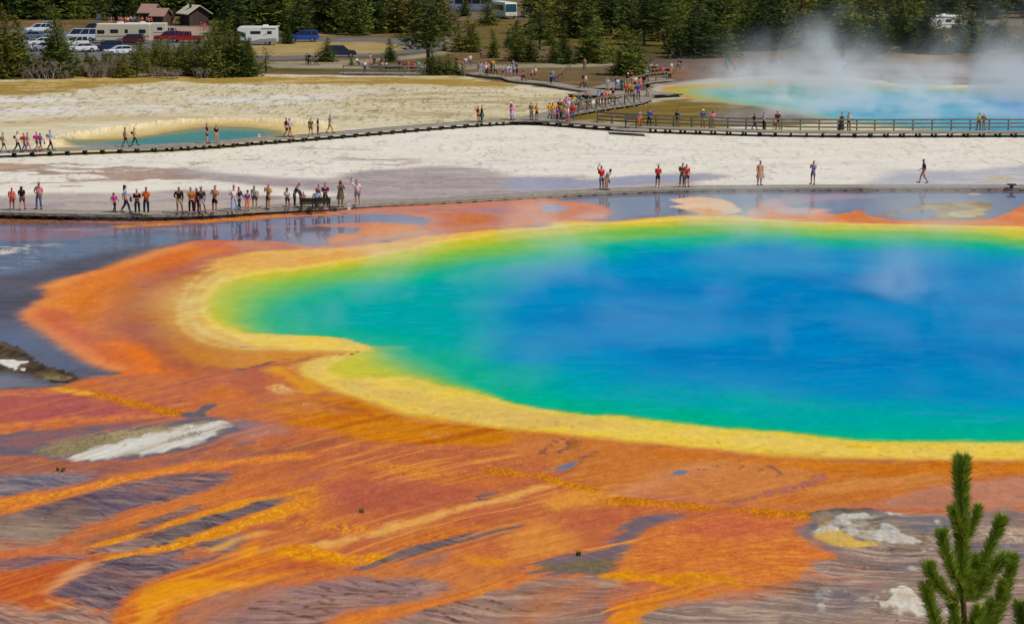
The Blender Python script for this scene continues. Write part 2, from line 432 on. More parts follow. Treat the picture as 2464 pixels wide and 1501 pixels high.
# soft ochre rim light-coloured band just inside the outer edge
line([(115, 690), (170, 672), (260, 650), (330, 625), (400, 603), (470, 588)], (232, 146, 74), 1.2, soft=1.6, op=0.7, warp=0.3)
line([(70, 752), (90, 780), (150, 815), (190, 845), (230, 868), (280, 888)], (228, 138, 82), 0.8, soft=1.4, op=0.85, warp=0.2)
line([(75, 745), (108, 722), (150, 708)], (228, 138, 82), 0.5, soft=1.2, op=0.7, warp=0.2)
paint([(150, 700), (230, 668), (330, 640), (440, 610), (520, 598), (600, 600), (500, 620), (380, 650), (300, 690), (230, 720), (170, 735)], [(214, 96, 30), (224, 118, 36)], soft=2.2, field='big', warp=0.5, op=0.9)
paint([(170, 735), (200, 715), (235, 720), (235, 760), (215, 790), (180, 775)], [(214, 112, 8)], soft=1.6, warp=0.3, op=0.95)
paint([(85, 755), (150, 745), (200, 790), (230, 830), (170, 815), (110, 780)], [(200, 88, 62)], soft=1.5, warp=0.3, op=0.8)
paint([(450, 586), (520, 582), (620, 588), (740, 592), (720, 606), (600, 600), (500, 596)], [(202, 102, 82), (196, 98, 88)], soft=2.0, warp=0.4, op=0.9)
# inner mauve-brown zone
paint([(640, 610), (560, 612), (500, 622), (430, 640), (350, 668), (290, 695), (262, 722), (245, 752), (255, 790), (275, 815), (330, 842), (370, 862), (395, 890), (440, 905), (560, 900), (650, 880), (560, 700), (640, 640)],
      [(178, 92, 58), (168, 88, 66), (190, 102, 50)], soft=3.4, field='big', warp=0.6, wf='med')
paint([(640, 600), (560, 606), (480, 630), (420, 655), (400, 668), (470, 650), (560, 626), (640, 618)], [(188, 100, 88)], soft=2, op=0.8)
paint([(290, 800), (330, 838), (370, 855), (420, 870), (500, 880), (450, 905), (390, 905), (350, 890), (358, 870), (330, 852), (280, 830)], [(214, 104, 38), (206, 92, 50)], soft=1.4, warp=0.3, op=0.55)
line([(282, 826), (330, 848), (362, 868), (368, 885), (345, 898), (300, 908), (230, 918)], (230, 112, 20), 1.1, soft=1.6, warp=0.25)
paint([(400, 850), (470, 850), (560, 862), (520, 880), (440, 890), (400, 880)], [(162, 82, 66)], soft=2, op=0.8, warp=0.3)
line([(318, 694), (350, 690), (385, 686), (400, 687)], (120, 70, 50), 0.25, soft=0.4, op=0.9, warp=0.1)
for q in ((232, 776), (242, 784), (256, 770)):
    line([(q[0], q[1]), (q[0] + 14, q[1] - 3)], (120, 60, 50), 0.15, soft=0.25, op=0.8, warp=0.05)
# ochre-yellow outer ring
paint([(1100, 572), (900, 590), (760, 608), (640, 628), (512, 648), (450, 668), (425, 689), (380, 708), (368, 733), (384, 769), (405, 801), (470, 832), (560, 856), (616, 870), (700, 880), (900, 1000), (1232, 1045), (1232, 800)],
      [(206, 140, 44), (214, 152, 56)], soft=3.2, field='big', warp=0.5)
paint([(420, 806), (480, 836), (560, 852), (616, 862), (700, 850), (780, 856), (700, 872), (600, 888), (500, 880), (420, 850)], [(206, 128, 44), (196, 116, 44)], soft=2.0, warp=0.4, op=0.9)
paint([(1300, 545), (1100, 572), (900, 596), (760, 616), (640, 636), (520, 652), (462, 678), (440, 700), (420, 735), (430, 770), (460, 800), (560, 832), (640, 842), (760, 850), (900, 800), (900, 700)],
      [(220, 172, 76), (212, 162, 78)], soft=2.6, field='big', warp=0.4)
line([(640, 640), (560, 655), (512, 672), (470, 700), (452, 735), (462, 772), (500, 800), (560, 824), (640, 838)], (222, 190, 110), 0.7, soft=1.3, op=0.8, warp=0.25)
line([(462, 712), (470, 700), (488, 692)], (212, 150, 40), 0.8, soft=1.2, op=0.8, warp=0.2)
# top fringe of the spring, west to east
paint([(500, 640), (560, 616), (616, 604), (700, 600), (800, 594), (880, 588), (960, 576), (1020, 565), (1060, 556), (1160, 552), (1232, 542), (1320, 534), (1390, 529), (1460, 532), (1530, 526), (1594, 519), (1707, 515), (1847, 519), (2023, 531), (2223, 535), (2373, 531), (2464, 535), (3000, 540), (3000, 640), (1400, 640), (700, 700)],
      [(230, 184, 80), (226, 166, 76)], soft=1.3, field='flat', warp=0.35)
YELLOW = [(3300, 1112), (2464, 1109), (2182, 1106), (1982, 1101), (1832, 1094), (1732, 1084), (1582, 1069), (1432, 1054), (1332, 1041), (1231, 1034), (1116, 1018), (1053, 1008), (966, 996), (940, 984), (891, 970), (828, 950), (778, 936), (728, 908), (708, 892), (716, 880), (753, 862), (791, 853), (850, 848),
          (760, 842), (640, 836), (562, 816), (500, 786), (478, 746), (486, 709), (528, 671), (615, 650), (716, 641), (841, 622), (916, 609), (991, 596), (1053, 579), (1160, 562), (1232, 552), (1382, 536), (1457, 536), (1532, 530), (1594, 524), (1707, 520), (1847, 525), (2023, 536), (2223, 539), (2373, 536), (2464, 544), (3300, 560)]
paint(YELLOW, [(236, 200, 70), (230, 198, 98), (240, 196, 48)], soft=1.0, field='fine', wet=0.1, warp=0.35)
paint([(716, 884), (740, 870), (800, 858), (786, 880), (800, 905), (900, 925), (1000, 945), (1150, 965), (1330, 995), (1500, 1010), (1500, 1030), (1300, 1030), (1100, 1005), (940, 965), (800, 930)], [(224, 186, 88), (214, 176, 96)], soft=1.5, field='fine', op=0.8)
paint([(1300, 1030), (1500, 1040), (1800, 1070), (2000, 1082), (3300, 1086), (3300, 1104), (2000, 1098), (1700, 1076), (1400, 1050)], [(236, 196, 40)], soft=1.2, opf='sml', oplo=-0.2, ophi=0.4, op=0.7)
paint([(728, 905), (900, 930), (1200, 985), (1700, 1040), (3300, 1070), (3300, 1112), (2182, 1106), (1732, 1084), (1332, 1041), (1116, 1018), (940, 984)], [(178, 120, 40)], soft=0.8, opf='gr2', oplo=0.5, ophi=0.9, op=0.35)
paint([(803, 903), (900, 912), (1000, 930), (1128, 950), (1231, 978), (1332, 994), (1432, 1006), (1490, 1008), (1582, 1020), (1732, 1038), (1882, 1050), (2032, 1066), (2200, 1070), (3300, 1074), (3300, 1058), (2032, 1050), (1732, 1020), (1432, 990), (1231, 960), (1090, 930), (986, 900), (850, 902)], [(212, 192, 66), (222, 198, 80)], soft=0.8, field='med', op=0.8)
line([(728, 912), (828, 952), (891, 972), (966, 998), (1053, 1010), (1231, 1036), (1432, 1056), (1582, 1071), (1732, 1086), (1982, 1103), (2182, 1108), (2464, 1110), (3300, 1113)], (204, 128, 30), 0.5, soft=1.0, op=0.6, warp=0.3)
for q_ in (0.0, 1.0, 2.0): line([(880 - 60 * q_, 590 + 8 * q_), (760 - 70 * q_, 612 + 6 * q_), (560 - 28 * q_, 656 - 4 * q_), (500 - 22 * q_, 700 - 6 * q_), (488 - 28 * q_, 745), (520 - 36 * q_, 790 + 4 * q_), (620 - 40 * q_, 822 + 6 * q_), (720, 836 + 5 * q_)], (236, 210, 124), 0.22, soft=0.5, op=0.45, warp=0.2)
# ---- the water of the great spring
EDGE = [(3300, 1064), (2464, 1062), (2107, 1060), (2032, 1055), (1882, 1037), (1732, 1027), (1582, 1010), (1490, 997), (1432, 997), (1332, 985), (1231, 968), (1166, 950), (1128, 942), (1091, 934), (1041, 920), (996, 912), (986, 907), (941, 908), (841, 907), (803, 901), (786, 890), (790, 878), (831, 862), (866, 850),
        (900, 838), (866, 823), (828, 814), (756, 807), (616, 801), (562, 790), (520, 770), (503, 742), (506, 716), (545, 682), (616, 662, 1.5), (716, 650, 1.5), (841, 630, 1.5), (916, 615, 1.5), (991, 601, 1.5), (1053, 585, 2), (1232, 560, 2), (1382, 543, 1.5), (1457, 541, 1), (1557, 536, 1), (1707, 530, 1), (1847, 532, 1.5), (2023, 541, 2), (2223, 546, 2), (2373, 548, 2), (2464, 556, 2), (3300, 580, 2)]
def shrink(P, fy, n=None): return P
paint(EDGE, [(196, 188, 44), (206, 196, 60)], soft=0.5, field='fine', wet=0.3, warp=0.12)
# green
paint([(3300, 1066), (2464, 1064), (2107, 1062), (2032, 1057), (1882, 1040), (1732, 1030), (1582, 1013), (1490, 1000), (1432, 999), (1332, 988), (1231, 972), (1190, 955, 1), (1128, 938, 2), (1091, 930, 2), (1041, 915, 3), (1000, 903, 5), (960, 893, 6), (930, 880, 7), (915, 862, 7), (908, 848, 4), (905, 838, 2),
       (898, 834, 1), (866, 824, 1), (828, 815, 1), (756, 808, 1), (640, 803, 1.4), (596, 798, 3), (566, 775, 6), (548, 742, 8), (560, 712, 8), (616, 684, 8), (716, 664, 7), (841, 646, 6), (916, 636, 6), (991, 622, 7), (1100, 600, 8), (1232, 580, 8), (1382, 562, 6), (1457, 552, 5), (1557, 547, 5), (1707, 542, 5), (1847, 545, 5), (2023, 553, 5), (2223, 556, 5), (2373, 562, 5), (2464, 575, 5), (3300, 600, 5)],
      [(110, 182, 76), (128, 188, 70)], soft=0.5, field='flat', wet=0.3, warp=0.1)
# emerald
paint([(3300, 1062), (2464, 1060), (2107, 1058), (2032, 1053), (1882, 1036), (1732, 1026), (1582, 1009), (1490, 996), (1432, 996), (1332, 985), (1231, 968), (1190, 951), (1128, 932, 2), (1080, 915, 4), (1020, 895, 7), (970, 872, 7), (945, 850, 6), (972, 840, 2), (975, 832, 1), (900, 832, 1), (866, 822, 1), (828, 813, 1), (756, 806, 1), (660, 802, 2),
       (626, 790, 5), (610, 765, 8), (640, 728, 9), (716, 700, 9), (800, 680, 9), (916, 668, 9), (1000, 650, 9), (1116, 628, 9), (1232, 614, 9), (1357, 592, 9), (1482, 578, 8), (1657, 566, 8), (1847, 562, 8), (1998, 572, 8), (2223, 574, 8), (2398, 582, 8), (2464, 596, 8), (3300, 620, 8)],
      [(0, 174, 128), (0, 176, 136)], soft=0.5, field='flat', wet=0.35, warp=0.1)
# teal
paint([(3300, 1040), (2464, 1038), (2107, 1030), (1882, 1008), (1732, 990), (1582, 972), (1432, 958), (1300, 935), (1232, 915), (1180, 890), (1120, 870), (1020, 850), (900, 810), (820, 790), (760, 775), (750, 750), (800, 725), (900, 700), (1000, 682), (1116, 655), (1232, 640), (1357, 618), (1482, 598), (1657, 584), (1847, 576), (1998, 586), (2223, 592), (2398, 602), (2464, 612), (3300, 640)],
      [(0, 166, 156), (0, 162, 164)], soft=5.0, field='flat', wet=0.35, warp=1.2, wf='med')
# blue
paint([(3300, 1000), (2464, 990), (2107, 968), (1882, 948), (1732, 934), (1532, 915), (1400, 890), (1232, 862), (1232, 842), (1190, 805), (1175, 760), (1195, 712), (1235, 682), (1250, 655), (1400, 635), (1500, 618), (1582, 606), (1732, 594), (1847, 588), (2023, 600), (2223, 606), (2464, 622), (3300, 650)],
      [(0, 134, 184), (0, 142, 188)], soft=5.0, field='flat', wet=0.4, warp=1.5, wf='med')
paint([(3300, 900), (2464, 905), (2250, 890), (2150, 900), (2000, 885), (1850, 905), (1700, 880), (1560, 850), (1420, 830), (1330, 790), (1320, 740), (1400, 700), (1500, 680), (1620, 668), (1750, 680), (1900, 650), (2100, 648), (2300, 660), (2464, 670), (3300, 700)],
      [(0, 119, 182), (0, 130, 188)], soft=6.0, field='flat', wet=0.4, warp=2.5, wf='big', op=0.9)
paint([(3300, 1070), (1300, 980), (1232, 960), (900, 830), (760, 806), (700, 780), (900, 690), (1300, 600), (1600, 570), (3300, 590)], [(60, 180, 208)], soft=5, opf='rw', oplo=0.25, ophi=0.9, op=0.26)  # pale ripple glints, painted into the water colour
paint([(3300, 1040), (1882, 1000), (1432, 950), (1120, 860), (1040, 760), (1200, 660), (1600, 595), (3300, 620)], [(0, 92, 168)], soft=7, opf='rw', oplo=0.25, ophi=0.9, op=0.30)  # dark sides of the ripples, their shading painted into the colour
paint([(3300, 1000), (1882, 960), (1500, 900), (1200, 800), (1240, 680), (1600, 610), (3300, 640)], [(0, 142, 196)], soft=8, opf='med', oplo=0.0, ophi=0.7, op=0.4)
# ---- between the near boardwalk and the spring: reflecting films and salmon swirls
paint([(1300, 482), (1382, 473), (1532, 465), (1682, 461), (1848, 459), (3300, 458), (3300, 530), (2464, 525), (2373, 528), (2223, 534), (2023, 530), (1847, 520), (1707, 517), (1594, 521), (1532, 527), (1460, 533), (1380, 528), (1300, 520)],
      [(96, 96, 112), (112, 106, 120)], soft=0.8, field='flat', wet=0.9, warp=0.3)
paint([(616, 520), (700, 515), (790, 510), (1000, 495), (1216, 483), (1330, 478), (1330, 540), (1232, 548), (1100, 562), (1000, 572), (880, 590), (760, 597), (616, 604), (540, 585), (700, 560), (760, 535), (616, 535)],
      [(196, 116, 92), (204, 126, 96), (184, 112, 104)], soft=1.0, field='flat', wet=0.35, warp=0.4)
paint([(1232, 486), (1300, 483), (1400, 486), (1450, 496), (1474, 510), (1466, 524), (1420, 531), (1340, 530), (1232, 545)], [(216, 138, 108), (208, 124, 92)], soft=0.9, field='flat', wet=0.3, warp=0.25)
paint([(1150, 500), (1232, 495), (1232, 515), (1180, 512)], [(186, 122, 118)], soft=1, op=0.7)
paint([(1298, 490), (1340, 493), (1372, 503), (1330, 512), (1302, 509), (1308, 500)], [(164, 148, 158)], soft=0.5, wet=0.7)
paint([(1380, 520), (1430, 512), (1466, 517), (1440, 528), (1390, 528)], [(206, 156, 146)], soft=0.7, op=0.8)
paint([(520, 533), (616, 527), (660, 524), (790, 519), (870, 515), (960, 516), (1010, 522), (1035, 533), (1026, 543), (1002, 548), (975, 541), (900, 535), (860, 537), (760, 540), (616, 545), (480, 550)], [(112, 96, 112), (98, 90, 108)], soft=0.5, field='flat', wet=0.9, warp=0.2)
paint([(500, 551), (616, 549), (700, 547), (800, 545), (868, 549), (850, 558), (800, 566), (790, 574), (790, 585), (770, 592), (740, 592), (700, 584), (616, 580), (480, 575)], [(112, 94, 108), (98, 88, 106)], soft=0.7, field='flat', wet=0.9, warp=0.3)
line([(500, 552), (616, 547.5), (760, 543), (850, 540), (900, 537)], (214, 118, 72), 0.35, soft=0.5, wet=0.4, warp=0.1)
line([(-300, 554), (0, 554), (120, 554), (220, 550), (300, 546), (380, 540), (460, 536)], (226, 140, 70), 0.45, soft=0.6, warp=0.1, op=0.95, wet=0.4)
line([(500, 551), (560, 550), (620, 548)], (196, 120, 100), 0.4, soft=0.6, warp=0.1, op=0.6)
paint([(-300, 528), (0, 529), (180, 534), (330, 541), (240, 540), (100, 537), (-300, 534)], [(110, 72, 24), (150, 96, 30)], soft=0.8, field='gr', warp=0.2, wet=0.4)
paint([(260, 544), (330, 540), (420, 536), (500, 531), (616, 522), (700, 518), (790, 513), (850, 508), (880, 508), (800, 517), (700, 522), (616, 529), (520, 535), (440, 539), (360, 545), (300, 548)], [(224, 148, 16), (212, 126, 20), (190, 110, 20)], soft=0.5, field='gr', warp=0.2, wet=0.25)
# sweeping arcs
line([(800, 512), (900, 509), (1000, 509), (1060, 515), (1080, 527), (1060, 540), (1030, 550)], (200, 108, 84), 1.0, soft=1.2, op=0.8, wet=0.3)
line([(868, 538), (930, 537), (980, 541), (1030, 545), (1040, 538)], (214, 112, 66), 0.7, soft=0.9, op=0.9)
paint([(870, 542), (920, 538), (970, 541), (1010, 547), (990, 556), (950, 562), (905, 566), (862, 572), (830, 580), (800, 586), (792, 578), (812, 568), (850, 566), (880, 558)], [(214, 116, 52), (222, 126, 46)], soft=0.8, field='flow', warp=0.3, wet=0.2)
paint([(868, 572), (950, 562), (990, 556), (1010, 552), (1040, 556), (1000, 566), (940, 572), (880, 578)], [(206, 140, 80)], soft=0.6, op=0.8)
paint([(906, 580), (930, 578), (946, 580), (930, 584)], [(120, 84, 36)], soft=0.2, warp=0.1)
paint([(1040, 516), (1110, 512), (1170, 516), (1200, 524), (1180, 534), (1120, 543), (1050, 548), (1080, 536), (1096, 526)], [(206, 104, 58), (200, 112, 66)], soft=0.8, warp=0.25, wet=0.25)
paint([(1060, 500), (1150, 500), (1220, 506), (1200, 512), (1130, 506)], [(176, 116, 124)], soft=0.6, op=0.8, wet=0.5)
line([(1090, 554), (1140, 549), (1190, 545), (1240, 541)], (226, 150, 96), 0.8, soft=1.2, op=0.6)
line([(960, 571), (1020, 562), (1070, 553)], (150, 90, 70), 0.15, soft=0.3, op=0.8, warp=0.05)
# cream tongue and orange fans
paint([(1602, 481), (1650, 475), (1690, 474), (1730, 479), (1760, 487), (1776, 500), (1792, 508), (1770, 513), (1735, 517), (1700, 517), (1668, 508), (1630, 501), (1610, 497), (1640, 492), (1622, 486)], [(234, 194, 158), (228, 180, 138)], soft=0.35, wet=0.15, warp=0.2)
paint([(1655, 506), (1700, 500), (1740, 510), (1730, 518), (1690, 518)], [(230, 158, 84)], soft=1.0, warp=0.2)
paint([(1790, 518), (1800, 510), (1816, 498), (1834, 488), (1856, 480), (1870, 478), (1900, 500), (1900, 530), (1800, 524)], [(220, 130, 82), (228, 150, 104)], soft=0.8, field='flat', warp=0.2)
paint([(1848, 478), (1920, 470), (2040, 466), (2100, 474), (1960, 486), (1900, 496), (1900, 512), (1860, 520)], [(196, 150, 146)], soft=2.5, op=0.6, wet=0.5)
paint([(1856, 500), (1880, 512), (1935, 515), (1965, 504), (1985, 503), (1980, 514), (2020, 515), (2060, 507), (2092, 506), (2082, 515), (2105, 520), (2150, 528), (2240, 530), (2330, 531), (2380, 527), (2410, 518), (2440, 505), (2464, 492), (2560, 478), (3000, 470), (3000, 548), (2464, 545), (2223, 540), (2023, 536), (1850, 528)],
      [(216, 112, 54), (224, 132, 84)], soft=0.5, field='flat', warp=0.2, wet=0.15)
paint([(1856, 502), (1900, 500), (1990, 502), (1985, 510), (1930, 516), (1880, 516)], [(224, 160, 124)], soft=0.8, op=0.8)
line([(1848, 527), (1935, 529), (2023, 535), (2130, 539), (2300, 538)], (238, 170, 84), 0.5, soft=0.8, op=0.9, warp=0.1)
line([(1445, 530), (1500, 528), (1560, 522), (1600, 516), (1640, 514)], (96, 84, 96), 0.3, soft=0.6, op=0.9, warp=0.1)
paint([(2096, 521), (2150, 508), (2200, 497), (2240, 494), (2262, 488), (2330, 484), (2358, 484), (2384, 494), (2372, 512), (2350, 524), (2260, 528), (2230, 526), (2262, 516), (2240, 506), (2190, 508), (2150, 518)], [(134, 104, 56), (158, 132, 80), (176, 150, 96)], soft=0.3, field='sml', warp=0.4, wf='flat', wet=0.1)
paint([(2270, 518), (2290, 510), (2330, 507), (2360, 500), (2378, 502), (2364, 516), (2320, 522)], [(206, 190, 134), (170, 150, 92)], soft=0.4, field='sml', warp=0.4)
paint([(2320, 466), (2350, 463), (2362, 466), (2340, 469)], [(220, 170, 130)], soft=0.3)

# ---- foreground run-off channels
paint([(-900, 950), (0, 942), (130, 934), (250, 962), (330, 985), (430, 1002), (300, 1012), (150, 1018), (0, 1034), (-900, 1050)], [(178, 88, 78), (168, 80, 88), (192, 98, 72)], soft=1.0, field='flow', warp=0.4, wet=0.2)
line([(-300, 960), (0, 950), (90, 944), (170, 938)], (216, 134, 70), 0.6, soft=1.0, op=0.7, warp=0.5, wf='fin')
line([(-300, 1030), (0, 1024), (120, 1014), (260, 1006), (380, 1000)], (222, 126, 56), 0.7, soft=1.1, op=0.9, warp=0.5, wf='fin')
paint([(230, 905), (330, 900), (400, 905), (560, 895), (640, 905), (690, 950), (700, 1000), (616, 1010), (560, 1000), (440, 996), (330, 962), (240, 940)], [(190, 100, 74), (204, 112, 56), (178, 92, 78)], soft=1.2, field='flow', warp=0.5)
paint([(500, 935), (560, 925), (640, 920), (680, 950), (640, 985), (560, 975), (470, 960)], [(206, 108, 42)], soft=2, opf='flow', oplo=-0.4, ophi=0.3, op=0.9)
paint([(560, 895), (640, 878), (716, 862), (790, 855), (720, 872), (660, 890), (640, 930), (700, 985), (620, 960), (560, 930)], [(176, 90, 74), (190, 98, 66)], soft=1.0, warp=0.4)
paint([(616, 845), (700, 845), (830, 848), (790, 856), (700, 862), (600, 882), (560, 880)], [(208, 134, 50)], soft=1.0, op=0.9)
paint([(626, 886), (660, 880), (690, 890), (720, 905), (780, 938), (730, 945), (690, 915), (650, 895)], [(226, 156, 30), (216, 140, 40)], soft=0.6, warp=0.3)
paint([(650, 930), (676, 925), (700, 936), (716, 948), (690, 950), (660, 945)], [(226, 186, 120), (206, 130, 50)], soft=0.4, field='gr', warp=0.3)
# terrace with wet glossy orange fringe
def fringe(pts, w):
    line(pts, (196, 104, 8), w, soft=w * 0.8, warp=w * 0.5, wf='sml', lift=0.09)
    line(pts, (228, 150, 24), w * 0.9, soft=w * 0.5, warp=w * 0.5, wf='sml', opf='gr', oplo=-0.1, ophi=0.5)
    line(pts, (120, 62, 8), w * 0.8, soft=w * 0.5, warp=w * 0.4, wf='sml', opf='gr', oplo=0.35, ophi=0.8, op=0.8)
fringe([(140, 934), (190, 940), (240, 952), (300, 966), (360, 980), (430, 996)], 0.75)
line([(130, 936), (180, 944), (210, 948)], (236, 168, 50), 0.5, soft=0.5, warp=0.2)
ORB = [(640, 975), (690, 960), (745, 952), (790, 950), (850, 958), (891, 977), (953, 996), (991, 1012), (1053, 1018), (1116, 1024), (1231, 1040), (1290, 1052), (1300, 1066), (1231, 1070), (1160, 1072), (1116, 1068), (1041, 1070), (916, 1062), (841, 1050), (766, 1030), (703, 1022), (690, 1004), (741, 1006), (700, 1000), (650, 990)]
paint(ORB, [(200, 106, 4), (212, 128, 10), (186, 92, 6)], soft=0.7, field='flow', warp=0.35, wet=0.15)
paint([(640, 955), (680, 940), (750, 952), (800, 962), (860, 1000), (800, 990), (741, 1000), (690, 990), (640, 985)], [(196, 116, 70), (206, 126, 60)], soft=0.9, op=0.6, warp=0.4)
for q in ((735, 972, 26), (690, 986, 22), (1052, 1040, 30), (1068, 1048, 22), (905, 1030, 16), (800, 1012, 16)):
    paint([(q[0] - q[2], q[1]), (q[0], q[1] - 7), (q[0] + q[2], q[1] - 2), (q[0] + q[2] * .6, q[1] + 6), (q[0] - q[2] * .3, q[1] + 7)], [(224, 160, 110), (130, 70, 50)], soft=0.2, field='gr', lo=-0.2, hi=0.2, warp=0.5, wf='sml', opf='sml', oplo=-0.4, ophi=0.1, op=0.9)
line([(672, 975), (760, 962), (790, 975), (850, 985), (900, 1000)], (170, 84, 20), 0.4, soft=0.7, op=0.7)
line([(560, 893), (616, 880), (680, 866), (760, 857), (826, 852)], (128, 76, 60), 0.18, soft=0.25, warp=0.1, wf='fin')
line([(575, 888), (616, 883), (650, 872)], (110, 80, 90), 0.3, soft=0.3, warp=0.1)
paint([(830, 857), (846, 849), (866, 845), (850, 853), (836, 858)], [(110, 60, 24)], soft=0.15, warp=0.1)
line([(586, 833), (640, 832), (690, 831), (710, 829)], (140, 92, 70), 0.22, soft=0.3, warp=0.2, wf='sml')
# brown-orange shelf along the bottom of the spring
paint([(1232, 1042), (1332, 1050), (1432, 1060), (1582, 1078), (1732, 1094), (1850, 1104), (2000, 1112), (2182, 1113), (2464, 1115), (3300, 1118), (3300, 1160), (2600, 1150), (2464, 1150), (2350, 1160), (2200, 1192), (2060, 1216), (1960, 1236), (1800, 1225), (1640, 1208), (1480, 1200), (1400, 1170), (1300, 1140), (1232, 1100)],
      [(202, 118, 50), (196, 106, 44), (206, 128, 62)], soft=0.7, field='flow', warp=0.3, wet=0.15)
paint([(1560, 1080), (1732, 1096), (1850, 1106), (2000, 1114), (3300, 1118), (3300, 1140), (2464, 1136), (2300, 1138), (2100, 1140), (1900, 1130), (1700, 1112), (1600, 1100)], [(198, 104, 14), (208, 118, 22)], soft=1.2, field='flow', warp=0.4)
paint([(1600, 1120), (1700, 1104), (1820, 1112), (1900, 1126), (1960, 1150), (1850, 1190), (1700, 1200), (1560, 1180), (1540, 1150)], [(208, 132, 70), (200, 118, 64)], soft=1.5, field='flow', op=0.8)
paint([(1232, 1060), (1340, 1052), (1400, 1062), (1380, 1090), (1330, 1110), (1270, 1120), (1232, 1100)], [(198, 108, 54), (208, 126, 70)], soft=1.0, field='flow', op=0.9)
paint([(2000, 1226), (2100, 1206), (2250, 1176), (2350, 1158), (2464, 1148), (3300, 1146), (3300, 1226), (2464, 1222), (2300, 1228), (2150, 1224), (2080, 1220)], [(190, 128, 100), (184, 118, 90)], soft=0.9, field='flat', warp=0.3)
paint([(1500, 1180), (1640, 1190), (1800, 1208), (1960, 1222), (1960, 1238), (1800, 1224), (1640, 1210), (1480, 1200)], [(204, 124, 88), (196, 108, 78)], soft=1.2, op=0.9)
line([(1380, 1240), (1500, 1185), (1600, 1150), (1700, 1125)], (214, 140, 100), 0.8, soft=1.6, op=0.5)
# ponds, blisters and peeled edges on the shelf
POND = [(104, 102, 112), (116, 116, 128)]
paint([(1303, 1141), (1330, 1127), (1362, 1114), (1392, 1106), (1386, 1116), (1360, 1130), (1330, 1144)], POND, soft=0.15, warp=0.12, wet=0.8)
line([(1388, 1108), (1410, 1096), (1438, 1082)], (150, 92, 84), 0.22, soft=0.2, warp=0.15, wf='fin')
line([(1440, 1084), (1410, 1100), (1385, 1124), (1345, 1144)], (160, 88, 52), 0.1, soft=0.15, warp=0.05)
line([(1300, 1090), (1325, 1070), (1350, 1056), (1364, 1060), (1368, 1078), (1340, 1088)], (140, 84, 66), 0.16, soft=0.2, warp=0.15, wf='fin')
paint([(1367, 1064), (1380, 1054), (1396, 1064), (1392, 1078), (1374, 1080)], [(160, 96, 40)], soft=0.5, warp=0.1)
paint([(1614, 1137), (1626, 1132), (1650, 1129), (1655, 1133), (1640, 1140), (1622, 1141)], POND, soft=0.15, warp=0.1, wet=0.7)
line([(1655, 1132), (1700, 1127), (1740, 1116), (1790, 1106)], (140, 86, 60), 0.12, soft=0.15, warp=0.12, wf='fin')
line([(1780, 1128), (1792, 1118)], (140, 86, 60), 0.15, soft=0.15, warp=0.1)
line([(1820, 1136), (1850, 1122), (1868, 1130), (1880, 1140), (1870, 1146)], (150, 90, 70), 0.16, soft=0.18, warp=0.1, wf='fin')
line([(1760, 1208), (1830, 1192), (1890, 1178), (1940, 1160), (1978, 1144), (1972, 1150), (1930, 1170), (1880, 1186)], (168, 98, 88), 0.3, soft=0.3, warp=0.2, wf='fin')
line([(2040, 1134), (2066, 1134)], (150, 96, 60), 0.2, soft=0.2)
line([(2392, 1205), (2416, 1207)], (130, 88, 70), 0.16, soft=0.2)
line([(2440, 1195), (2470, 1197)], (120, 84, 70), 0.2, soft=0.2)
paint([(1275, 1152), (1290, 1147), (1308, 1150), (1300, 1156)], [(70, 60, 40)], soft=0.15, warp=0.1)
# salmon flats with golden filaments
FL = [(440, 1060), (616, 1040), (700, 1040), (900, 1070), (1232, 1085), (1480, 1205), (1950, 1244), (1980, 1300), (2010, 1340), (1900, 1400), (1480, 1390), (1232, 1280), (900, 1360), (500, 1380), (616, 1200), (800, 1110), (616, 1100), (300, 1150)]
paint(FL, [(198, 106, 56), (188, 94, 66), (212, 124, 58)], soft=1.4, field='flow2', lo=-0.7, hi=0.7, warp=0.5, wet=0.12)
paint(FL, [(232, 154, 70)], soft=1.4, opf='flow2', oplo=0.45, ophi=0.95, op=0.6)
paint(FL, [(150, 82, 66)], soft=1.4, opf='gr', oplo=0.45, ophi=1.0, op=0.3)
paint(FL, [(158, 74, 44)], soft=1.4, opf='flow3', oplo=0.3, ophi=0.9, op=0.4)
paint(FL, [(136, 78, 62)], soft=1.4, opf='ridge', oplo=0.1, ophi=0.9, op=0.5)
paint(FL, [(240, 160, 62)], soft=1.4, opf='ridg2', oplo=0.1, ophi=0.9, op=0.45)
paint([(700, 1130), (1200, 1120), (1232, 1180), (900, 1260), (640, 1280), (560, 1220)], [(204, 104, 48)], soft=4, opf='flow', oplo=-0.1, ophi=0.6, op=0.6)
paint([(741, 1170), (866, 1150), (1016, 1155), (1100, 1165), (1150, 1185), (1060, 1215), (960, 1232), (866, 1240), (790, 1235), (741, 1210)], [(182, 88, 66), (176, 84, 72)], soft=2.0, field='flow2', op=0.85)
paint([(666, 1140), (760, 1128), (820, 1140), (780, 1160), (690, 1158)], [(166, 88, 90)], soft=2.0, opf='flow2', oplo=-0.2, ophi=0.4, op=0.6)
paint([(880, 1115), (1000, 1120), (1080, 1136), (1060, 1148), (940, 1135)], [(218, 134, 24)], soft=1.0, opf='gr', oplo=-0.4, ophi=0.2, op=0.8)
paint([(1000, 1150), (1100, 1146), (1190, 1126), (1210, 1130), (1160, 1150), (1060, 1165)], [(216, 128, 20)], soft=1.0, opf='flow2', oplo=-0.3, ophi=0.4, op=0.8)
paint([(1300, 1200), (1380, 1180), (1470, 1185), (1500, 1200), (1420, 1215), (1330, 1225)], [(230, 162, 50), (212, 124, 56)], soft=0.9, field='gr', op=0.9, warp=0.3)
paint([(1380, 1240), (1480, 1225), (1520, 1250), (1400, 1290), (1330, 1290)], [(184, 92, 66)], soft=1.8, op=0.7)
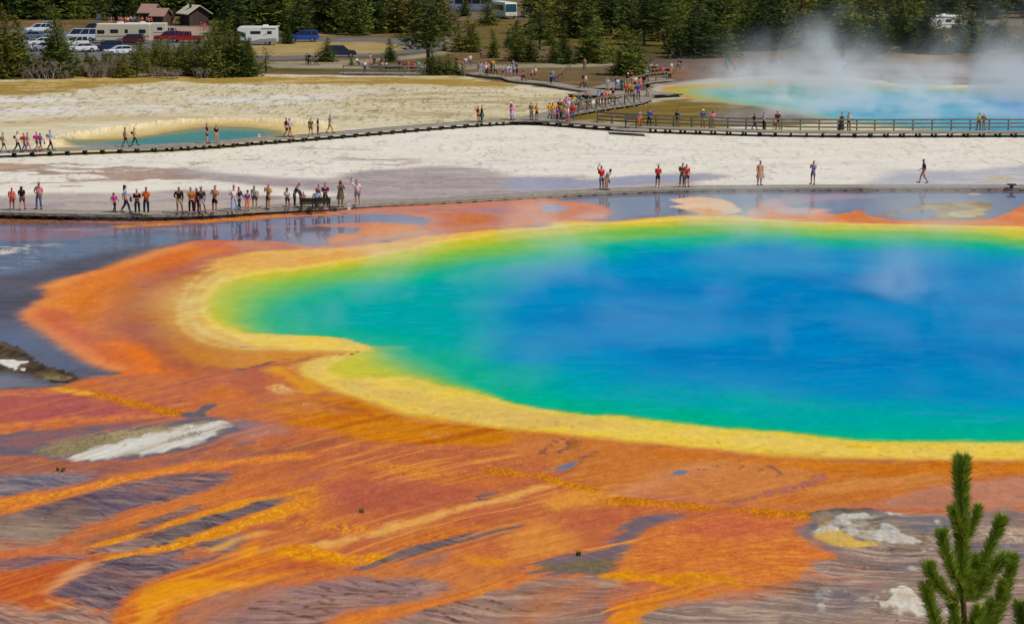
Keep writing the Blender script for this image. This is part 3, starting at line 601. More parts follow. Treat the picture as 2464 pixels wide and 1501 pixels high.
paint([(1232, 1270), (1300, 1250), (1400, 1300), (1380, 1325), (1290, 1345), (1232, 1340)], [(222, 146, 62), (212, 124, 52)], soft=1.5, field='flow2', op=0.8)
# pale gold rill
paint([(700, 1330), (741, 1312), (816, 1298), (866, 1284), (941, 1262), (1016, 1243), (1091, 1222), (1191, 1198), (1231, 1186), (1300, 1168), (1320, 1172), (1231, 1200), (1150, 1220), (1050, 1246), (966, 1270), (880, 1298), (816, 1312)], [(230, 172, 92), (222, 148, 64)], soft=0.45, field='gr', warp=0.3)
paint([(626, 1336), (640, 1316), (680, 1306), (720, 1312), (760, 1320), (830, 1330), (900, 1320), (960, 1328), (940, 1345), (880, 1356), (800, 1356), (740, 1348), (680, 1346)], [(238, 168, 16), (224, 136, 16), (206, 112, 14)], soft=0.7, field='gr', lo=-0.8, hi=0.6, warp=0.5)
paint([(700, 1252), (760, 1248), (850, 1262), (900, 1272), (840, 1282), (780, 1270), (720, 1262)], [(228, 142, 22)], soft=0.8, opf='gr', oplo=-0.5, ophi=0.2, op=0.85)
paint([(1050, 1275), (1150, 1262), (1180, 1280), (1080, 1295), (980, 1320), (950, 1310), (1000, 1290)], [(214, 112, 20)], soft=0.8, opf='gr', oplo=-0.6, ophi=0.1, op=0.8)
paint([(640, 1350), (760, 1352), (800, 1366), (700, 1372), (616, 1378)], [(192, 88, 46)], soft=0.9, op=0.9)
SLT = [(104, 88, 90), (126, 106, 98), (84, 72, 78)]
def slate(pts, cols=SLT, soft=0.5, wet=0.22, **kw):
    paint(pts, cols, soft=soft, field='rip', wet=wet, warp=0.4, wf='flow2', **kw)
slate([(866, 1366), (891, 1368), (928, 1354), (966, 1335), (1016, 1312), (1116, 1284), (1180, 1272), (1231, 1264), (1256, 1262), (1240, 1274), (1166, 1292), (1091, 1310), (1030, 1330), (985, 1345), (945, 1360), (905, 1376)], soft=0.35)
slate([(1137, 1203), (1152, 1196), (1168, 1188), (1186, 1185), (1172, 1196), (1155, 1203)], soft=0.15)
paint([(985, 1352), (1060, 1332), (1100, 1325), (1060, 1345), (1000, 1364)], [(150, 116, 100)], soft=0.7, op=0.7)
paint([(1100, 1330), (1170, 1340), (1231, 1352), (1180, 1362), (1120, 1350)], [(226, 140, 20), (212, 124, 40)], soft=0.8, op=0.85)
# left fans of slate sinter, oblique golden channels
OR2 = [(212, 116, 50), (222, 130, 44)]
GO = [(228, 142, 14), (216, 120, 26), (236, 160, 40)]
paint([(-300, 1100), (0, 1108), (200, 1116), (560, 1090), (700, 1080), (700, 1110), (500, 1120), (400, 1126), (250, 1150), (150, 1170), (-300, 1190)], [(188, 106, 72), (172, 98, 82)], soft=1.5, field='flow2')
slate([(-300, 1140), (0, 1134), (90, 1132), (180, 1140), (240, 1150), (200, 1162), (140, 1172), (80, 1180), (20, 1190), (-300, 1200)], cols=[(112, 106, 118), (132, 118, 120), (92, 92, 112)], soft=1.2)
paint([(-300, 1150), (0, 1162), (60, 1170), (30, 1184), (-300, 1192)], [(150, 132, 116)], soft=1.2, op=0.7)
slate([(130, 1112), (260, 1116), (300, 1126), (240, 1140), (140, 1130)], cols=[(120, 96, 104), (150, 98, 84)], soft=1.2, op=0.8)
slate([(-300, 1250), (0, 1246), (60, 1227), (120, 1212), (170, 1196), (220, 1178), (300, 1162), (390, 1143), (460, 1134), (540, 1132), (566, 1138), (550, 1148), (555, 1156), (510, 1172), (450, 1190), (390, 1208), (330, 1222), (290, 1236), (260, 1250), (210, 1258), (185, 1272), (150, 1288), (110, 1298), (0, 1302), (-300, 1304)], cols=[(104, 86, 96), (122, 98, 100), (90, 78, 96)], soft=0.5)
paint([(300, 1170), (450, 1145), (560, 1142), (480, 1168), (340, 1192)], [(170, 108, 84)], soft=1.5, opf='rip', oplo=-0.1, ophi=0.5, op=0.8)
paint([(-300, 1250), (60, 1236), (160, 1216), (220, 1230), (190, 1262), (110, 1296), (0, 1300), (-300, 1302)], [(142, 116, 94), (134, 108, 92)], soft=2.5, op=0.9)
paint([(-300, 1270), (60, 1262), (140, 1272), (110, 1296), (-300, 1304)], [(160, 138, 112)], soft=1.5, op=0.7)
paint([(-300, 1212), (0, 1199), (100, 1187), (200, 1168), (260, 1152), (300, 1140), (420, 1122), (560, 1104), (720, 1086), (760, 1100), (560, 1122), (420, 1138), (330, 1152), (250, 1170), (180, 1190), (100, 1212), (0, 1238), (-300, 1260)], OR2, soft=0.4, field='gr', warp=0.25, wf='flow2')
line([(-100, 1212), (0, 1204), (100, 1192), (200, 1172), (300, 1150)], (232, 156, 40), 0.5, soft=0.7, op=0.7, opf='gr', oplo=-0.5, ophi=0.3)
paint([(185, 1300), (240, 1282), (330, 1270), (440, 1250), (500, 1240), (440, 1266), (380, 1272), (300, 1292), (250, 1318), (160, 1316)], [(150, 92, 60), (168, 104, 80)], soft=0.8, field='rip', op=0.9)
paint([(270, 1262), (340, 1236), (420, 1212), (500, 1186), (616, 1160), (700, 1150), (640, 1180), (520, 1210), (430, 1240), (340, 1258)], [(206, 108, 56), (216, 122, 52)], soft=0.8, field='flow2')
slate([(340, 1256), (400, 1240), (440, 1222), (466, 1212), (450, 1224), (410, 1244), (360, 1262)], soft=0.4, op=0.8)
slate([(710, 1200), (660, 1200), (616, 1208), (550, 1226), (475, 1248), (420, 1264), (375, 1278), (330, 1292), (290, 1306), (240, 1312), (200, 1322), (170, 1330), (180, 1336), (260, 1328), (350, 1316), (420, 1312), (450, 1300), (500, 1278), (560, 1254), (616, 1234), (680, 1216)], soft=0.4)
paint([(290, 1300), (340, 1296), (400, 1304), (370, 1316), (300, 1326), (240, 1326)], [(164, 128, 110), (140, 112, 104)], soft=0.7, field='rip', op=0.9)
paint([(760, 1172, 5), (616, 1196), (500, 1226), (400, 1258), (330, 1278), (250, 1300), (190, 1318), (150, 1326), (210, 1322), (300, 1298), (400, 1270), (500, 1240), (616, 1208), (700, 1192, 4)], GO, soft=0.3, field='gr', warp=0.2, wf='sml')
slate([(580, 1282), (540, 1288), (500, 1298), (450, 1312), (500, 1322), (545, 1328), (575, 1318), (590, 1296)], soft=0.4)
line([(505, 1326), (540, 1312), (575, 1296), (640, 1280)], (224, 158, 76), 0.35, soft=0.5, warp=0.15)
paint([(760, 1190, 6), (700, 1205, 3), (640, 1228), (560, 1252), (480, 1278), (420, 1300), (390, 1312), (330, 1325), (240, 1342), (210, 1350), (300, 1345), (400, 1325), (460, 1312), (560, 1280), (640, 1256), (700, 1240, 3), (760, 1228, 6)], GO, soft=0.4, field='gr', warp=0.3, wf='sml')
slate([(425, 1324), (480, 1326), (550, 1334), (554, 1342), (530, 1352), (450, 1370), (387, 1390), (350, 1405), (325, 1422), (312, 1440), (300, 1452), (270, 1470), (240, 1466), (200, 1458), (150, 1440), (108, 1426), (112, 1416), (130, 1410), (162, 1390), (175, 1370), (215, 1355), (260, 1344), (320, 1336)], cols=[(108, 88, 96), (130, 104, 104), (92, 76, 88)], soft=0.35)
line([(180, 1384), (220, 1374), (270, 1378), (330, 1392), (380, 1390)], (160, 112, 100), 0.5, soft=0.8, op=0.7)
line([(455, 1340), (470, 1332), (500, 1336)], (204, 112, 70), 0.6, soft=0.7, op=0.8)
paint([(-300, 1352), (0, 1344), (80, 1334), (170, 1330), (215, 1336), (180, 1350), (100, 1362), (0, 1376), (-300, 1390)], [(120, 90, 100), (150, 104, 96)], soft=0.8, field='flow2', wet=0.3)
paint([(-300, 1318), (0, 1312), (100, 1308), (170, 1312), (140, 1322), (0, 1326), (-300, 1336)], [(150, 116, 104), (170, 120, 96)], soft=0.7, field='flow2')
line([(-100, 1345), (0, 1334), (100, 1322), (180, 1318)], (206, 104, 62), 0.8, soft=1.0, op=0.9)
paint([(-300, 1390), (0, 1376), (60, 1366), (160, 1348), (240, 1344), (210, 1360), (165, 1386), (140, 1406), (108, 1424), (130, 1440), (155, 1460), (110, 1462), (60, 1454), (0, 1444), (-300, 1440)], [(196, 92, 40), (184, 80, 46), (212, 112, 36)], soft=0.5, field='flow2', warp=0.35, wf='flow2')
line([(108, 1424), (140, 1406), (165, 1388), (185, 1370), (215, 1354)], (226, 160, 104), 0.35, soft=0.6, op=0.85, warp=0.15)
paint([(-300, 1448), (0, 1448), (80, 1460), (150, 1466), (240, 1474), (276, 1480), (268, 1560), (-300, 1560)], [(176, 118, 88), (186, 140, 112), (140, 104, 92)], soft=0.7, field='rip', warp=0.3)
line([(-100, 1444), (0, 1448), (80, 1458), (150, 1464)], (110, 66, 40), 0.1, soft=0.15, warp=0.06)
paint([(120, 1440), (200, 1450), (210, 1468), (150, 1462)], [(216, 160, 116)], soft=0.8, opf='rip', oplo=-0.4, ophi=0.3, op=0.9)
slate([(120, 1476), (170, 1470), (200, 1474), (160, 1484), (120, 1490)], soft=0.6, op=0.7)
paint([(560, 1336), (575, 1318), (600, 1306), (630, 1300), (640, 1330), (690, 1350), (616, 1372), (540, 1392), (616, 1382), (700, 1372), (780, 1368), (720, 1382), (640, 1400), (540, 1425), (470, 1450), (430, 1480), (400, 1520), (380, 1560), (260, 1560), (275, 1490), (300, 1452), (325, 1422), (387, 1390), (460, 1368), (550, 1345)], [(202, 98, 44), (214, 118, 34), (230, 146, 22)], soft=0.5, field='flow2', lo=-0.55, hi=0.6, warp=0.3, wf='flow2')
paint([(430, 1400), (500, 1392), (560, 1398), (500, 1416), (420, 1436), (370, 1462), (350, 1490), (320, 1500), (330, 1470), (370, 1430)], [(236, 156, 18), (222, 134, 20)], soft=0.6, field='gr', warp=0.4)
line([(330, 1500), (370, 1470), (430, 1440), (520, 1420), (616, 1400), (720, 1385)], (236, 154, 50), 0.35, soft=0.5, op=0.7)
# cracked tan flats along the bottom
TAN = [(158, 122, 96), (150, 114, 104), (176, 140, 108)]
paint([(430, 1500), (470, 1462), (540, 1436), (640, 1414), (740, 1396), (866, 1380), (1000, 1372), (1080, 1378), (1160, 1400), (1120, 1418), (1040, 1440), (960, 1452), (860, 1470), (800, 1490), (780, 1560), (400, 1560)], [(150, 112, 106), (166, 124, 104), (142, 108, 110)], soft=0.8, field='fine', warp=0.4, wet=0.2)
paint([(430, 1500), (470, 1462), (540, 1436), (616, 1420), (700, 1408), (640, 1440), (560, 1470), (500, 1510), (400, 1560)], [(190, 112, 70)], soft=1.5, op=0.7)
paint([(800, 1378), (1000, 1368), (1100, 1362), (1200, 1368), (1230, 1385), (1180, 1410), (1060, 1440), (1030, 1440), (1080, 1412), (1060, 1396), (980, 1386), (880, 1386)], [(200, 112, 62), (208, 122, 60)], soft=0.7, field='flow2', warp=0.3)
paint([(780, 1500), (860, 1476), (960, 1458), (1060, 1438), (1160, 1412), (1240, 1388), (1300, 1384), (1240, 1400), (1180, 1425), (1060, 1455), (960, 1478), (900, 1500), (880, 1560), (760, 1560)], [(206, 110, 44), (214, 122, 40)], soft=0.6, field='flow2', warp=0.3)
paint([(900, 1500), (960, 1482), (1060, 1458), (1160, 1432), (1231, 1410), (1300, 1390), (1400, 1384), (1500, 1390), (1480, 1440), (1466, 1500), (1460, 1560), (880, 1560)], [(162, 128, 100), (148, 112, 104), (178, 142, 110)], soft=0.7, field='fine', warp=0.4, wet=0.15)
paint([(1260, 1440), (1330, 1420), (1400, 1400), (1450, 1400), (1400, 1440), (1320, 1480), (1280, 1540), (1240, 1540)], [(192, 116, 74)], soft=1.2, op=0.7)
paint([(1460, 1416), (1540, 1408), (1570, 1412), (1500, 1440), (1400, 1470), (1390, 1440)], [(150, 110, 106), (190, 118, 80)], soft=0.8, field='flow2', op=0.9)
slate([(1300, 1353), (1330, 1344), (1370, 1331), (1410, 1324), (1440, 1316), (1465, 1306), (1485, 1294), (1500, 1282), (1512, 1268), (1540, 1256), (1545, 1250), (1582, 1242), (1620, 1240), (1644, 1243), (1632, 1250), (1600, 1258), (1555, 1274), (1540, 1290), (1527, 1306), (1515, 1326), (1500, 1345), (1480, 1368), (1457, 1382), (1400, 1380), (1332, 1378), (1270, 1378), (1257, 1372), (1310, 1366)], cols=[(112, 92, 100), (128, 106, 100)], soft=0.3)
paint([(1320, 1360), (1400, 1345), (1470, 1345), (1480, 1362), (1450, 1378), (1360, 1378), (1300, 1372)], [(132, 112, 78), (104, 90, 62)], soft=0.5, field='gr', op=0.9)
paint([(1480, 1392), (1500, 1350), (1525, 1318), (1555, 1280), (1600, 1262), (1680, 1246), (1760, 1240), (1900, 1246), (1955, 1256), (1960, 1276), (1990, 1310), (2012, 1338), (1960, 1348), (1940, 1380), (1900, 1394), (1830, 1406), (1700, 1402), (1560, 1394)], [(210, 114, 46), (204, 106, 54), (222, 136, 48)], soft=0.6, field='thin', warp=0.3, wf='flow2', wet=0.12)
paint([(1650, 1250), (1800, 1244), (1900, 1256), (1880, 1290), (1780, 1300), (1640, 1290), (1580, 1290)], [(196, 92, 68)], soft=2.0, op=0.75)
paint([(1455, 1384), (1520, 1374), (1600, 1382), (1660, 1380), (1740, 1384), (1780, 1396), (1832, 1410), (1790, 1418), (1700, 1412), (1600, 1404), (1500, 1394)], [(230, 156, 12), (218, 132, 18), (200, 116, 20)], soft=0.45, field='gr', warp=0.3, wf='sml')
fringe([(1175, 1128), (1232, 1141), (1300, 1148), (1345, 1160), (1400, 1174), (1440, 1180)], 0.5)
fringe([(1480, 1207), (1560, 1209), (1640, 1218), (1730, 1226), (1850, 1233), (1950, 1242)], 0.8)
# right corner: brown-lilac silt with slate pools and white crusts
paint([(1500, 1560), (1520, 1500), (1560, 1470), (1640, 1446), (1740, 1424), (1848, 1416), (1920, 1402), (1955, 1378), (1965, 1352), (2014, 1340), (1995, 1305), (1962, 1276), (1960, 1256), (1985, 1238), (2040, 1226), (2150, 1228), (2300, 1232), (2464, 1228), (3300, 1230), (3300, 1560)], [(160, 130, 110), (138, 116, 106), (176, 148, 124)], soft=0.5, field='thin', warp=0.4, wet=0.25)
paint([(1475, 1560), (1468, 1490), (1480, 1462), (1530, 1440), (1600, 1424), (1680, 1404), (1760, 1402), (1820, 1408), (1760, 1422), (1660, 1440), (1580, 1458), (1535, 1484), (1525, 1510), (1500, 1560)], [(224, 132, 24), (214, 116, 36)], soft=0.4, field='flow2', warp=0.25, wf='flow2')
paint([(1700, 1404), (1830, 1412), (1900, 1404), (1880, 1430), (1760, 1440), (1640, 1450), (1700, 1425)], [(204, 118, 74)], soft=1.2, op=0.7)
paint([(1960, 1352), (2030, 1345), (2080, 1370), (2060, 1395), (1980, 1400), (1930, 1410), (1950, 1380)], [(204, 120, 72)], soft=1.8, opf='fine', oplo=-0.3, ophi=0.4, op=0.7)
paint([(1940, 1262), (1990, 1240), (2040, 1226), (2090, 1221), (2140, 1226), (2180, 1240), (2260, 1244), (2300, 1256), (2320, 1270), (2250, 1280), (2180, 1300), (2100, 1300), (2000, 1306), (1955, 1290), (1930, 1280)], [(110, 98, 100), (128, 112, 104)], soft=0.6, field='fine', wet=0.6, warp=0.35)
paint([(1925, 1270), (1960, 1300), (2010, 1318), (2070, 1330), (2060, 1340), (1990, 1325), (1940, 1300)], [(128, 108, 108)], soft=0.9, wet=0.5, op=0.8)
paint([(1950, 1240), (2010, 1226), (2080, 1220), (2120, 1226), (2060, 1232), (1990, 1240)], [(78, 68, 52), (104, 88, 66)], soft=0.3, field='gr', warp=0.2)
paint([(1985, 1244), (2030, 1236), (2080, 1234), (2130, 1236), (2150, 1250), (2180, 1270), (2230, 1288), (2270, 1300), (2262, 1312), (2130, 1312), (2060, 1300), (1985, 1262)], [(150, 124, 96), (120, 100, 72), (196, 180, 150)], soft=0.5, field='sml', warp=0.5)
paint([(1957, 1280), (1975, 1268), (2000, 1250), (2006, 1262), (2020, 1272), (2060, 1292), (2100, 1300), (2128, 1306), (2112, 1318), (2060, 1321), (2010, 1310), (1975, 1296)], [(206, 156, 50), (220, 184, 90)], soft=0.25, field='gr', warp=0.3, wf='sml')
WH = [(214, 206, 190), (190, 178, 156)]
for pts in ([(2004, 1243), (2040, 1237), (2084, 1235), (2078, 1245), (2050, 1249), (2010, 1248)], [(2000, 1258), (2050, 1251), (2058, 1256), (2020, 1262)], [(1960, 1276), (2000, 1262), (2010, 1270), (1990, 1280)],
            [(2096, 1276), (2110, 1270), (2135, 1262), (2150, 1274), (2180, 1284), (2222, 1302), (2190, 1308), (2140, 1309), (2110, 1300), (2090, 1292), (2110, 1286)], [(2030, 1272), (2070, 1278), (2050, 1284)],
            [(2120, 1232), (2170, 1236), (2150, 1240)], [(2210, 1322), (2240, 1319), (2230, 1325)], [(2255, 1250), (2262, 1256)][:2] + [(2258, 1258)], [(2270, 1268), (2292, 1270), (2280, 1274)],
            [(2340, 1326), (2366, 1330), (2350, 1334)], [(2395, 1315), (2420, 1317), (2400, 1320)], [(2385, 1340), (2398, 1336), (2420, 1342), (2400, 1350)],
            [(1966, 1428), (1985, 1425), (1996, 1436), (1990, 1450), (1976, 1446)], [(1986, 1420), (2004, 1422), (1996, 1428)], [(2008, 1404), (2024, 1410), (2018, 1414)], [(2026, 1418), (2038, 1420), (2030, 1424)], [(1970, 1454), (1984, 1456), (1975, 1459)], [(1975, 1463), (1986, 1466), (1978, 1468)],
            [(2185, 1365), (2200, 1366), (2190, 1369)], [(2070, 1440), (2084, 1438), (2078, 1444)], [(2368, 1443), (2390, 1441), (2380, 1448)], [(2270, 1462), (2292, 1460), (2296, 1472), (2276, 1474)], [(2425, 1270), (2440, 1276), (2430, 1284)]):
    paint(pts, WH, soft=0.22, field='gr', warp=0.18, wf='gr2', lift=0.07)
paint([(2114, 1454), (2124, 1440), (2138, 1432), (2146, 1422), (2168, 1416), (2190, 1420), (2212, 1428), (2230, 1446), (2240, 1462), (2228, 1476), (2185, 1480), (2150, 1476), (2130, 1466)], [(220, 210, 192), (196, 180, 156)], soft=0.3, field='gr2', warp=0.3, wf='gr2', lift=0.12)
paint([(1940, 1440), (1990, 1412), (2030, 1405), (2060, 1430), (2060, 1455), (2000, 1462), (1940, 1460)], [(116, 104, 104)], soft=1.2, opf='fine', oplo=-0.7, ophi=0.0, op=0.8, wet=0.6)
paint([(1900, 1470), (2000, 1462), (2100, 1465), (2080, 1472), (1950, 1480)], [(126, 112, 108)], soft=1.0, op=0.6, wet=0.5)
paint([(2320, 1226), (2464, 1228), (3000, 1228), (3000, 1270), (2464, 1264), (2360, 1250)], [(128, 106, 100)], soft=1, opf='fine', oplo=-0.4, ophi=0.3, op=0.8)
paint([(2250, 1318), (2340, 1310), (2464, 1312), (3000, 1315), (3000, 1345), (2420, 1340), (2300, 1335)], [(112, 102, 112)], soft=1.2, op=0.8, wet=0.6)
paint([(2360, 1262), (2440, 1262), (2500, 1280), (2460, 1302), (2380, 1296)], [(176, 142, 116), (200, 186, 166)], soft=0.8, field='gr', lo=-0.2, hi=0.8, warp=0.5)
paint([(2160, 1350), (2210, 1352), (2230, 1366), (2180, 1370), (2120, 1378), (2110, 1370)], [(122, 108, 104)], soft=0.8, op=0.7, wet=0.5)
# terrace lip below the big right lobe
line([(1750, 1404), (1832, 1412), (1900, 1416), (1960, 1424)], (120, 90, 52), 0.2, soft=0.3, op=0.9, warp=0.12)
line([(1800, 1424), (1840, 1436), (1900, 1440)], (130, 96, 60), 0.1, soft=0.12, op=0.8, warp=0.06)
# terrace of olive and white crust, left
paint([(-900, 1050), (0, 1046), (100, 1035), (220, 1022), (420, 1010), (500, 1000), (560, 1008), (616, 1016), (640, 1030), (560, 1050), (520, 1066), (440, 1090), (330, 1104), (220, 1112), (130, 1106), (0, 1096), (-900, 1100)], [(98, 88, 100), (118, 98, 96), (86, 84, 104)], soft=0.8, field='fine', wet=0.45, warp=0.5, wf='flow')
paint([(-900, 1040), (0, 1050), (100, 1042), (200, 1030), (300, 1016), (420, 1008), (300, 1028), (160, 1052), (60, 1072), (-900, 1084)], [(166, 92, 76), (120, 92, 92)], soft=0.9, field='gr', op=0.85, warp=0.4)
line([(130, 1060), (220, 1044), (330, 1024), (430, 1008), (500, 998)], (206, 104, 70), 0.35, soft=0.6, op=0.8, warp=0.2)
paint([(96, 1082), (150, 1062), (220, 1046), (330, 1030), (430, 1018), (500, 1012), (552, 1012), (560, 1020), (500, 1046), (400, 1078), (300, 1092), (200, 1096), (120, 1100)], [(138, 114, 62), (160, 140, 98), (120, 100, 60)], soft=0.6, field='gr', warp=0.4, wf='flow2')
paint([(146, 1104), (175, 1094), (200, 1086), (230, 1078), (260, 1068), (300, 1058), (340, 1044), (380, 1036), (450, 1026), (520, 1014), (552, 1014), (562, 1022), (535, 1036), (512, 1050), (450, 1072), (375, 1088), (300, 1098), (225, 1106)], [(206, 196, 172), (226, 220, 206), (184, 166, 130)], soft=0.45, field='flow2', lo=-0.7, hi=0.8, warp=0.28, wf='gr2', lift=0.07)
paint([(146, 1104), (250, 1062), (400, 1028), (552, 1012), (540, 1040), (400, 1086), (225, 1108)], [(156, 136, 98)], soft=0.6, opf='gr2', oplo=0.25, ophi=0.8, op=0.6)
paint([(250, 1040), (330, 1034), (430, 1022), (520, 1014), (450, 1034), (360, 1050), (280, 1062)], [(182, 160, 108)], soft=0.7, opf='gr', oplo=-0.5, ophi=0.2, op=0.8)
paint([(400, 1058), (470, 1040), (510, 1036), (480, 1048), (420, 1062)], [(120, 104, 84)], soft=0.3, opf='gr', oplo=-0.3, ophi=0.2, op=0.8)
paint([(470, 997), (500, 990), (490, 1002), (440, 1002), (462, 992)], [(100, 88, 76)], soft=0.2, warp=0.2)
paint([(438, 1000), (462, 994), (480, 985), (500, 974), (526, 971), (520, 978), (500, 984), (490, 994), (460, 1004)], [(92, 82, 78), (104, 98, 104)], soft=0.25, warp=0.2, wet=0.4)
paint([(560, 1012), (620, 1014), (680, 1024), (700, 1040), (640, 1052), (600, 1066), (560, 1050), (580, 1034)], [(196, 124, 100), (150, 112, 106)], soft=1.0, field='flow2', op=0.85)
paint([(560, 1050), (616, 1062), (690, 1062), (700, 1070), (640, 1076), (560, 1078)], [(112, 94, 92)], soft=0.9, opf='flow2', oplo=-0.4, ophi=0.4, op=0.8)
line([(616, 1092), (700, 1082), (760, 1066), (820, 1052)], (140, 80, 60), 0.5, soft=0.8, op=0.6)
paint([(-900, 1110), (0, 1104), (100, 1106), (240, 1116), (400, 1106), (560, 1080), (616, 1084), (560, 1096), (400, 1112), (260, 1126), (140, 1134), (0, 1140), (-900, 1150)], [(178, 96, 66), (140, 96, 90), (192, 104, 58)], soft=1.0, field='flow2', warp=0.4)
# dark meandering cracks in the flats
BR = (92, 68, 48)
for pts in ([(840, 1398), (860, 1406), (872, 1414), (905, 1419), (928, 1423), (948, 1429), (975, 1431)], [(770, 1410), (788, 1416), (796, 1423), (830, 1428), (878, 1430), (905, 1438), (930, 1439)],
            [(616, 1445), (660, 1447), (703, 1449), (730, 1456), (753, 1461), (790, 1470), (816, 1474)], [(600, 1462), (640, 1467), (678, 1471), (710, 1479), (741, 1484), (760, 1492)],
            [(704, 1436), (760, 1444), (780, 1452), (850, 1454)], [(700, 1420), (760, 1428), (790, 1438), (800, 1448)], [(900, 1396), (940, 1404), (980, 1414)],
            [(1022, 1468), (1060, 1473), (1085, 1486), (1110, 1500)], [(1058, 1455), (1085, 1462), (1120, 1478), (1150, 1490)], [(1100, 1448), (1150, 1458), (1200, 1472)], [(1160, 1440), (1200, 1450), (1231, 1466)],
            [(350, 1316), (372, 1308), (385, 1318)][:3], [(445, 1312), (480, 1320), (540, 1326)], [(345, 1285), (400, 1296), (440, 1304)], [(243, 1318), (262, 1328)], [(360, 1284), (420, 1280), (460, 1292)]):
    line(pts, BR, 0.1, soft=0.14, warp=0.08, wf='fin', op=0.85)
TANS = [(-400, 1130), (600, 1130), (560, 1330), (300, 1480), (440, 1500), (860, 1385), (1080, 1390), (1240, 1400), (1480, 1396), (1760, 1430), (1960, 1360), (2000, 1250), (3000, 1230), (3000, 1560), (-400, 1560)]
r_ = sdf(TANS, True, 1, False)
d_, _, rs_, cs_ = r_
msk = np.clip(0.5 - d_ / 2.0, 0, 1)
sat = (RGB[rs_, cs_].max(-1) - RGB[rs_, cs_].min(-1)) / (RGB[rs_, cs_].max(-1) + 1e-4)
gm = np.clip((0.88 - sat) / 0.12, 0, 1) * msk
c_ = CRACK[rs_, cs_] * gm * 0.6
RGB[rs_, cs_] *= (1 - c_)[..., None]
rp = np.clip(S_fine[rs_, cs_] * 0.6 + S_thin[rs_, cs_] * 1.2 - 0.15, 0, 1) * gm * 0.40
RGB[rs_, cs_] = RGB[rs_, cs_] * (1 - rp[..., None]) + np.array(srgb(196, 168, 140)) * rp[..., None]
rp = np.clip(-S_fine[rs_, cs_] * 0.6 - S_thin[rs_, cs_] * 1.2 - 0.15, 0, 1) * gm * 0.40
RGB[rs_, cs_] *= (1 - rp)[..., None]

# ---- far crater lake (right) and its shores
paint([(1575, 205), (1640, 196), (1720, 188), (1850, 183), (1930, 182), (2020, 184), (2090, 192), (2140, 204), (2200, 214), (3300, 216), (3300, 310), (1960, 300), (1700, 300), (1560, 262)], [(186, 178, 156), (176, 166, 146)], soft=1.5, field='flat', warp=0.5)
paint([(1330, 285), (1400, 262), (1480, 258), (1560, 250), (1600, 238), (1660, 238), (1740, 244), (1830, 250), (1900, 258), (1960, 270), (1980, 292), (1900, 305), (1500, 306), (1360, 300)], [(132, 104, 36), (110, 96, 40), (150, 124, 66)], soft=2.0, field='flat', warp=1.0, wf='med')
paint([(1590, 232), (1660, 234), (1730, 240), (1770, 246), (1700, 247), (1610, 243)], [(176, 164, 134)], soft=1.5, opf='flat', oplo=-0.3, ophi=0.3)
paint([(1700, 280), (1780, 262), (1850, 262), (1930, 272), (1980, 290), (1880, 300), (1740, 298)], [(116, 108, 94), (140, 128, 110)], soft=2.5, field='sml')
paint([(1345, 296), (1450, 288), (1550, 290), (1540, 298), (1400, 300)], [(200, 180, 130)], soft=1.5, opf='flat', oplo=-0.3, ophi=0.3)
LAKE = [(1588, 212), (1640, 207), (1720, 205), (1800, 204), (1900, 205), (2000, 206), (2070, 208), (2150, 213), (2250, 217), (2464, 219), (3300, 222), (3300, 326), (2700, 326), (2464, 324), (2300, 322), (2100, 300), (1960, 284), (1900, 268), (1840, 258), (1760, 250), (1690, 242), (1630, 232), (1600, 222)]
paint(LAKE, [(196, 160, 60), (210, 120, 50)], soft=1.5, field='flat', wet=0.2)
paint([(1606, 214), (1660, 209), (1740, 207), (1820, 206), (1900, 207), (3300, 224), (3300, 326), (2700, 326), (2464, 324), (2300, 320), (2100, 300), (1960, 283), (1900, 267), (1840, 257), (1760, 249), (1690, 240), (1640, 230), (1616, 222)], [(178, 168, 70), (160, 170, 84)], soft=3, field='flat', wet=0.3)
paint([(1680, 222), (1720, 214), (1800, 210), (1900, 208), (2000, 209), (2150, 216), (2464, 222), (3300, 226), (3300, 326), (2700, 326), (2464, 324), (2300, 318), (2100, 298), (1960, 280), (1880, 262), (1800, 252), (1740, 242)], [(110, 172, 170), (118, 176, 160)], soft=6, field='flat', wet=0.4)
paint([(1960, 240), (2050, 232), (2200, 228), (2464, 226), (3300, 228), (3300, 326), (2700, 326), (2464, 322), (2300, 314), (2100, 292), (1960, 272)], [(70, 154, 184), (96, 168, 186)], soft=8, field='flat', wet=0.4)
paint([(2380, 250), (2464, 245), (3300, 245), (3300, 290), (2464, 285)], [(60, 140, 190)], soft=6)
# ---- small turquoise pool (left) with cream rim
paint([(60, 372), (120, 352), (150, 334), (200, 320), (300, 306), (411, 291), (480, 287), (560, 287), (640, 288), (720, 293), (790, 302), (820, 312), (760, 330), (600, 352), (400, 368), (200, 372)], [(222, 200, 150), (214, 190, 138)], soft=1.2, field='flat', warp=0.3)
paint([(150, 342), (260, 326), (411, 304), (500, 294), (616, 294), (700, 301), (740, 312), (690, 330), (560, 345), (400, 356), (200, 356)], [(220, 196, 136), (214, 184, 116)], soft=1.5, field='flat', warp=0.3)
line([(110, 352), (160, 332), (220, 320), (300, 309), (411, 296), (480, 291), (560, 290), (640, 291), (720, 296), (780, 304)], (232, 214, 170), 2.2, soft=1.6, lift=0.9, op=0.9)
SPOOL = [(142, 341), (175, 337), (240, 336), (300, 333), (350, 327), (411, 317), (470, 308), (520, 304), (580, 305), (640, 310), (684, 318), (690, 325), (650, 330), (600, 336), (515, 350), (411, 358), (300, 360), (220, 352), (180, 346)]
paint([(136, 341), (240, 333), (340, 324), (411, 311), (480, 300), (540, 298), (620, 301), (700, 314), (690, 330), (515, 352), (300, 360), (200, 352)], [(186, 158, 96)], soft=2.2, warp=0.2, op=0.8)
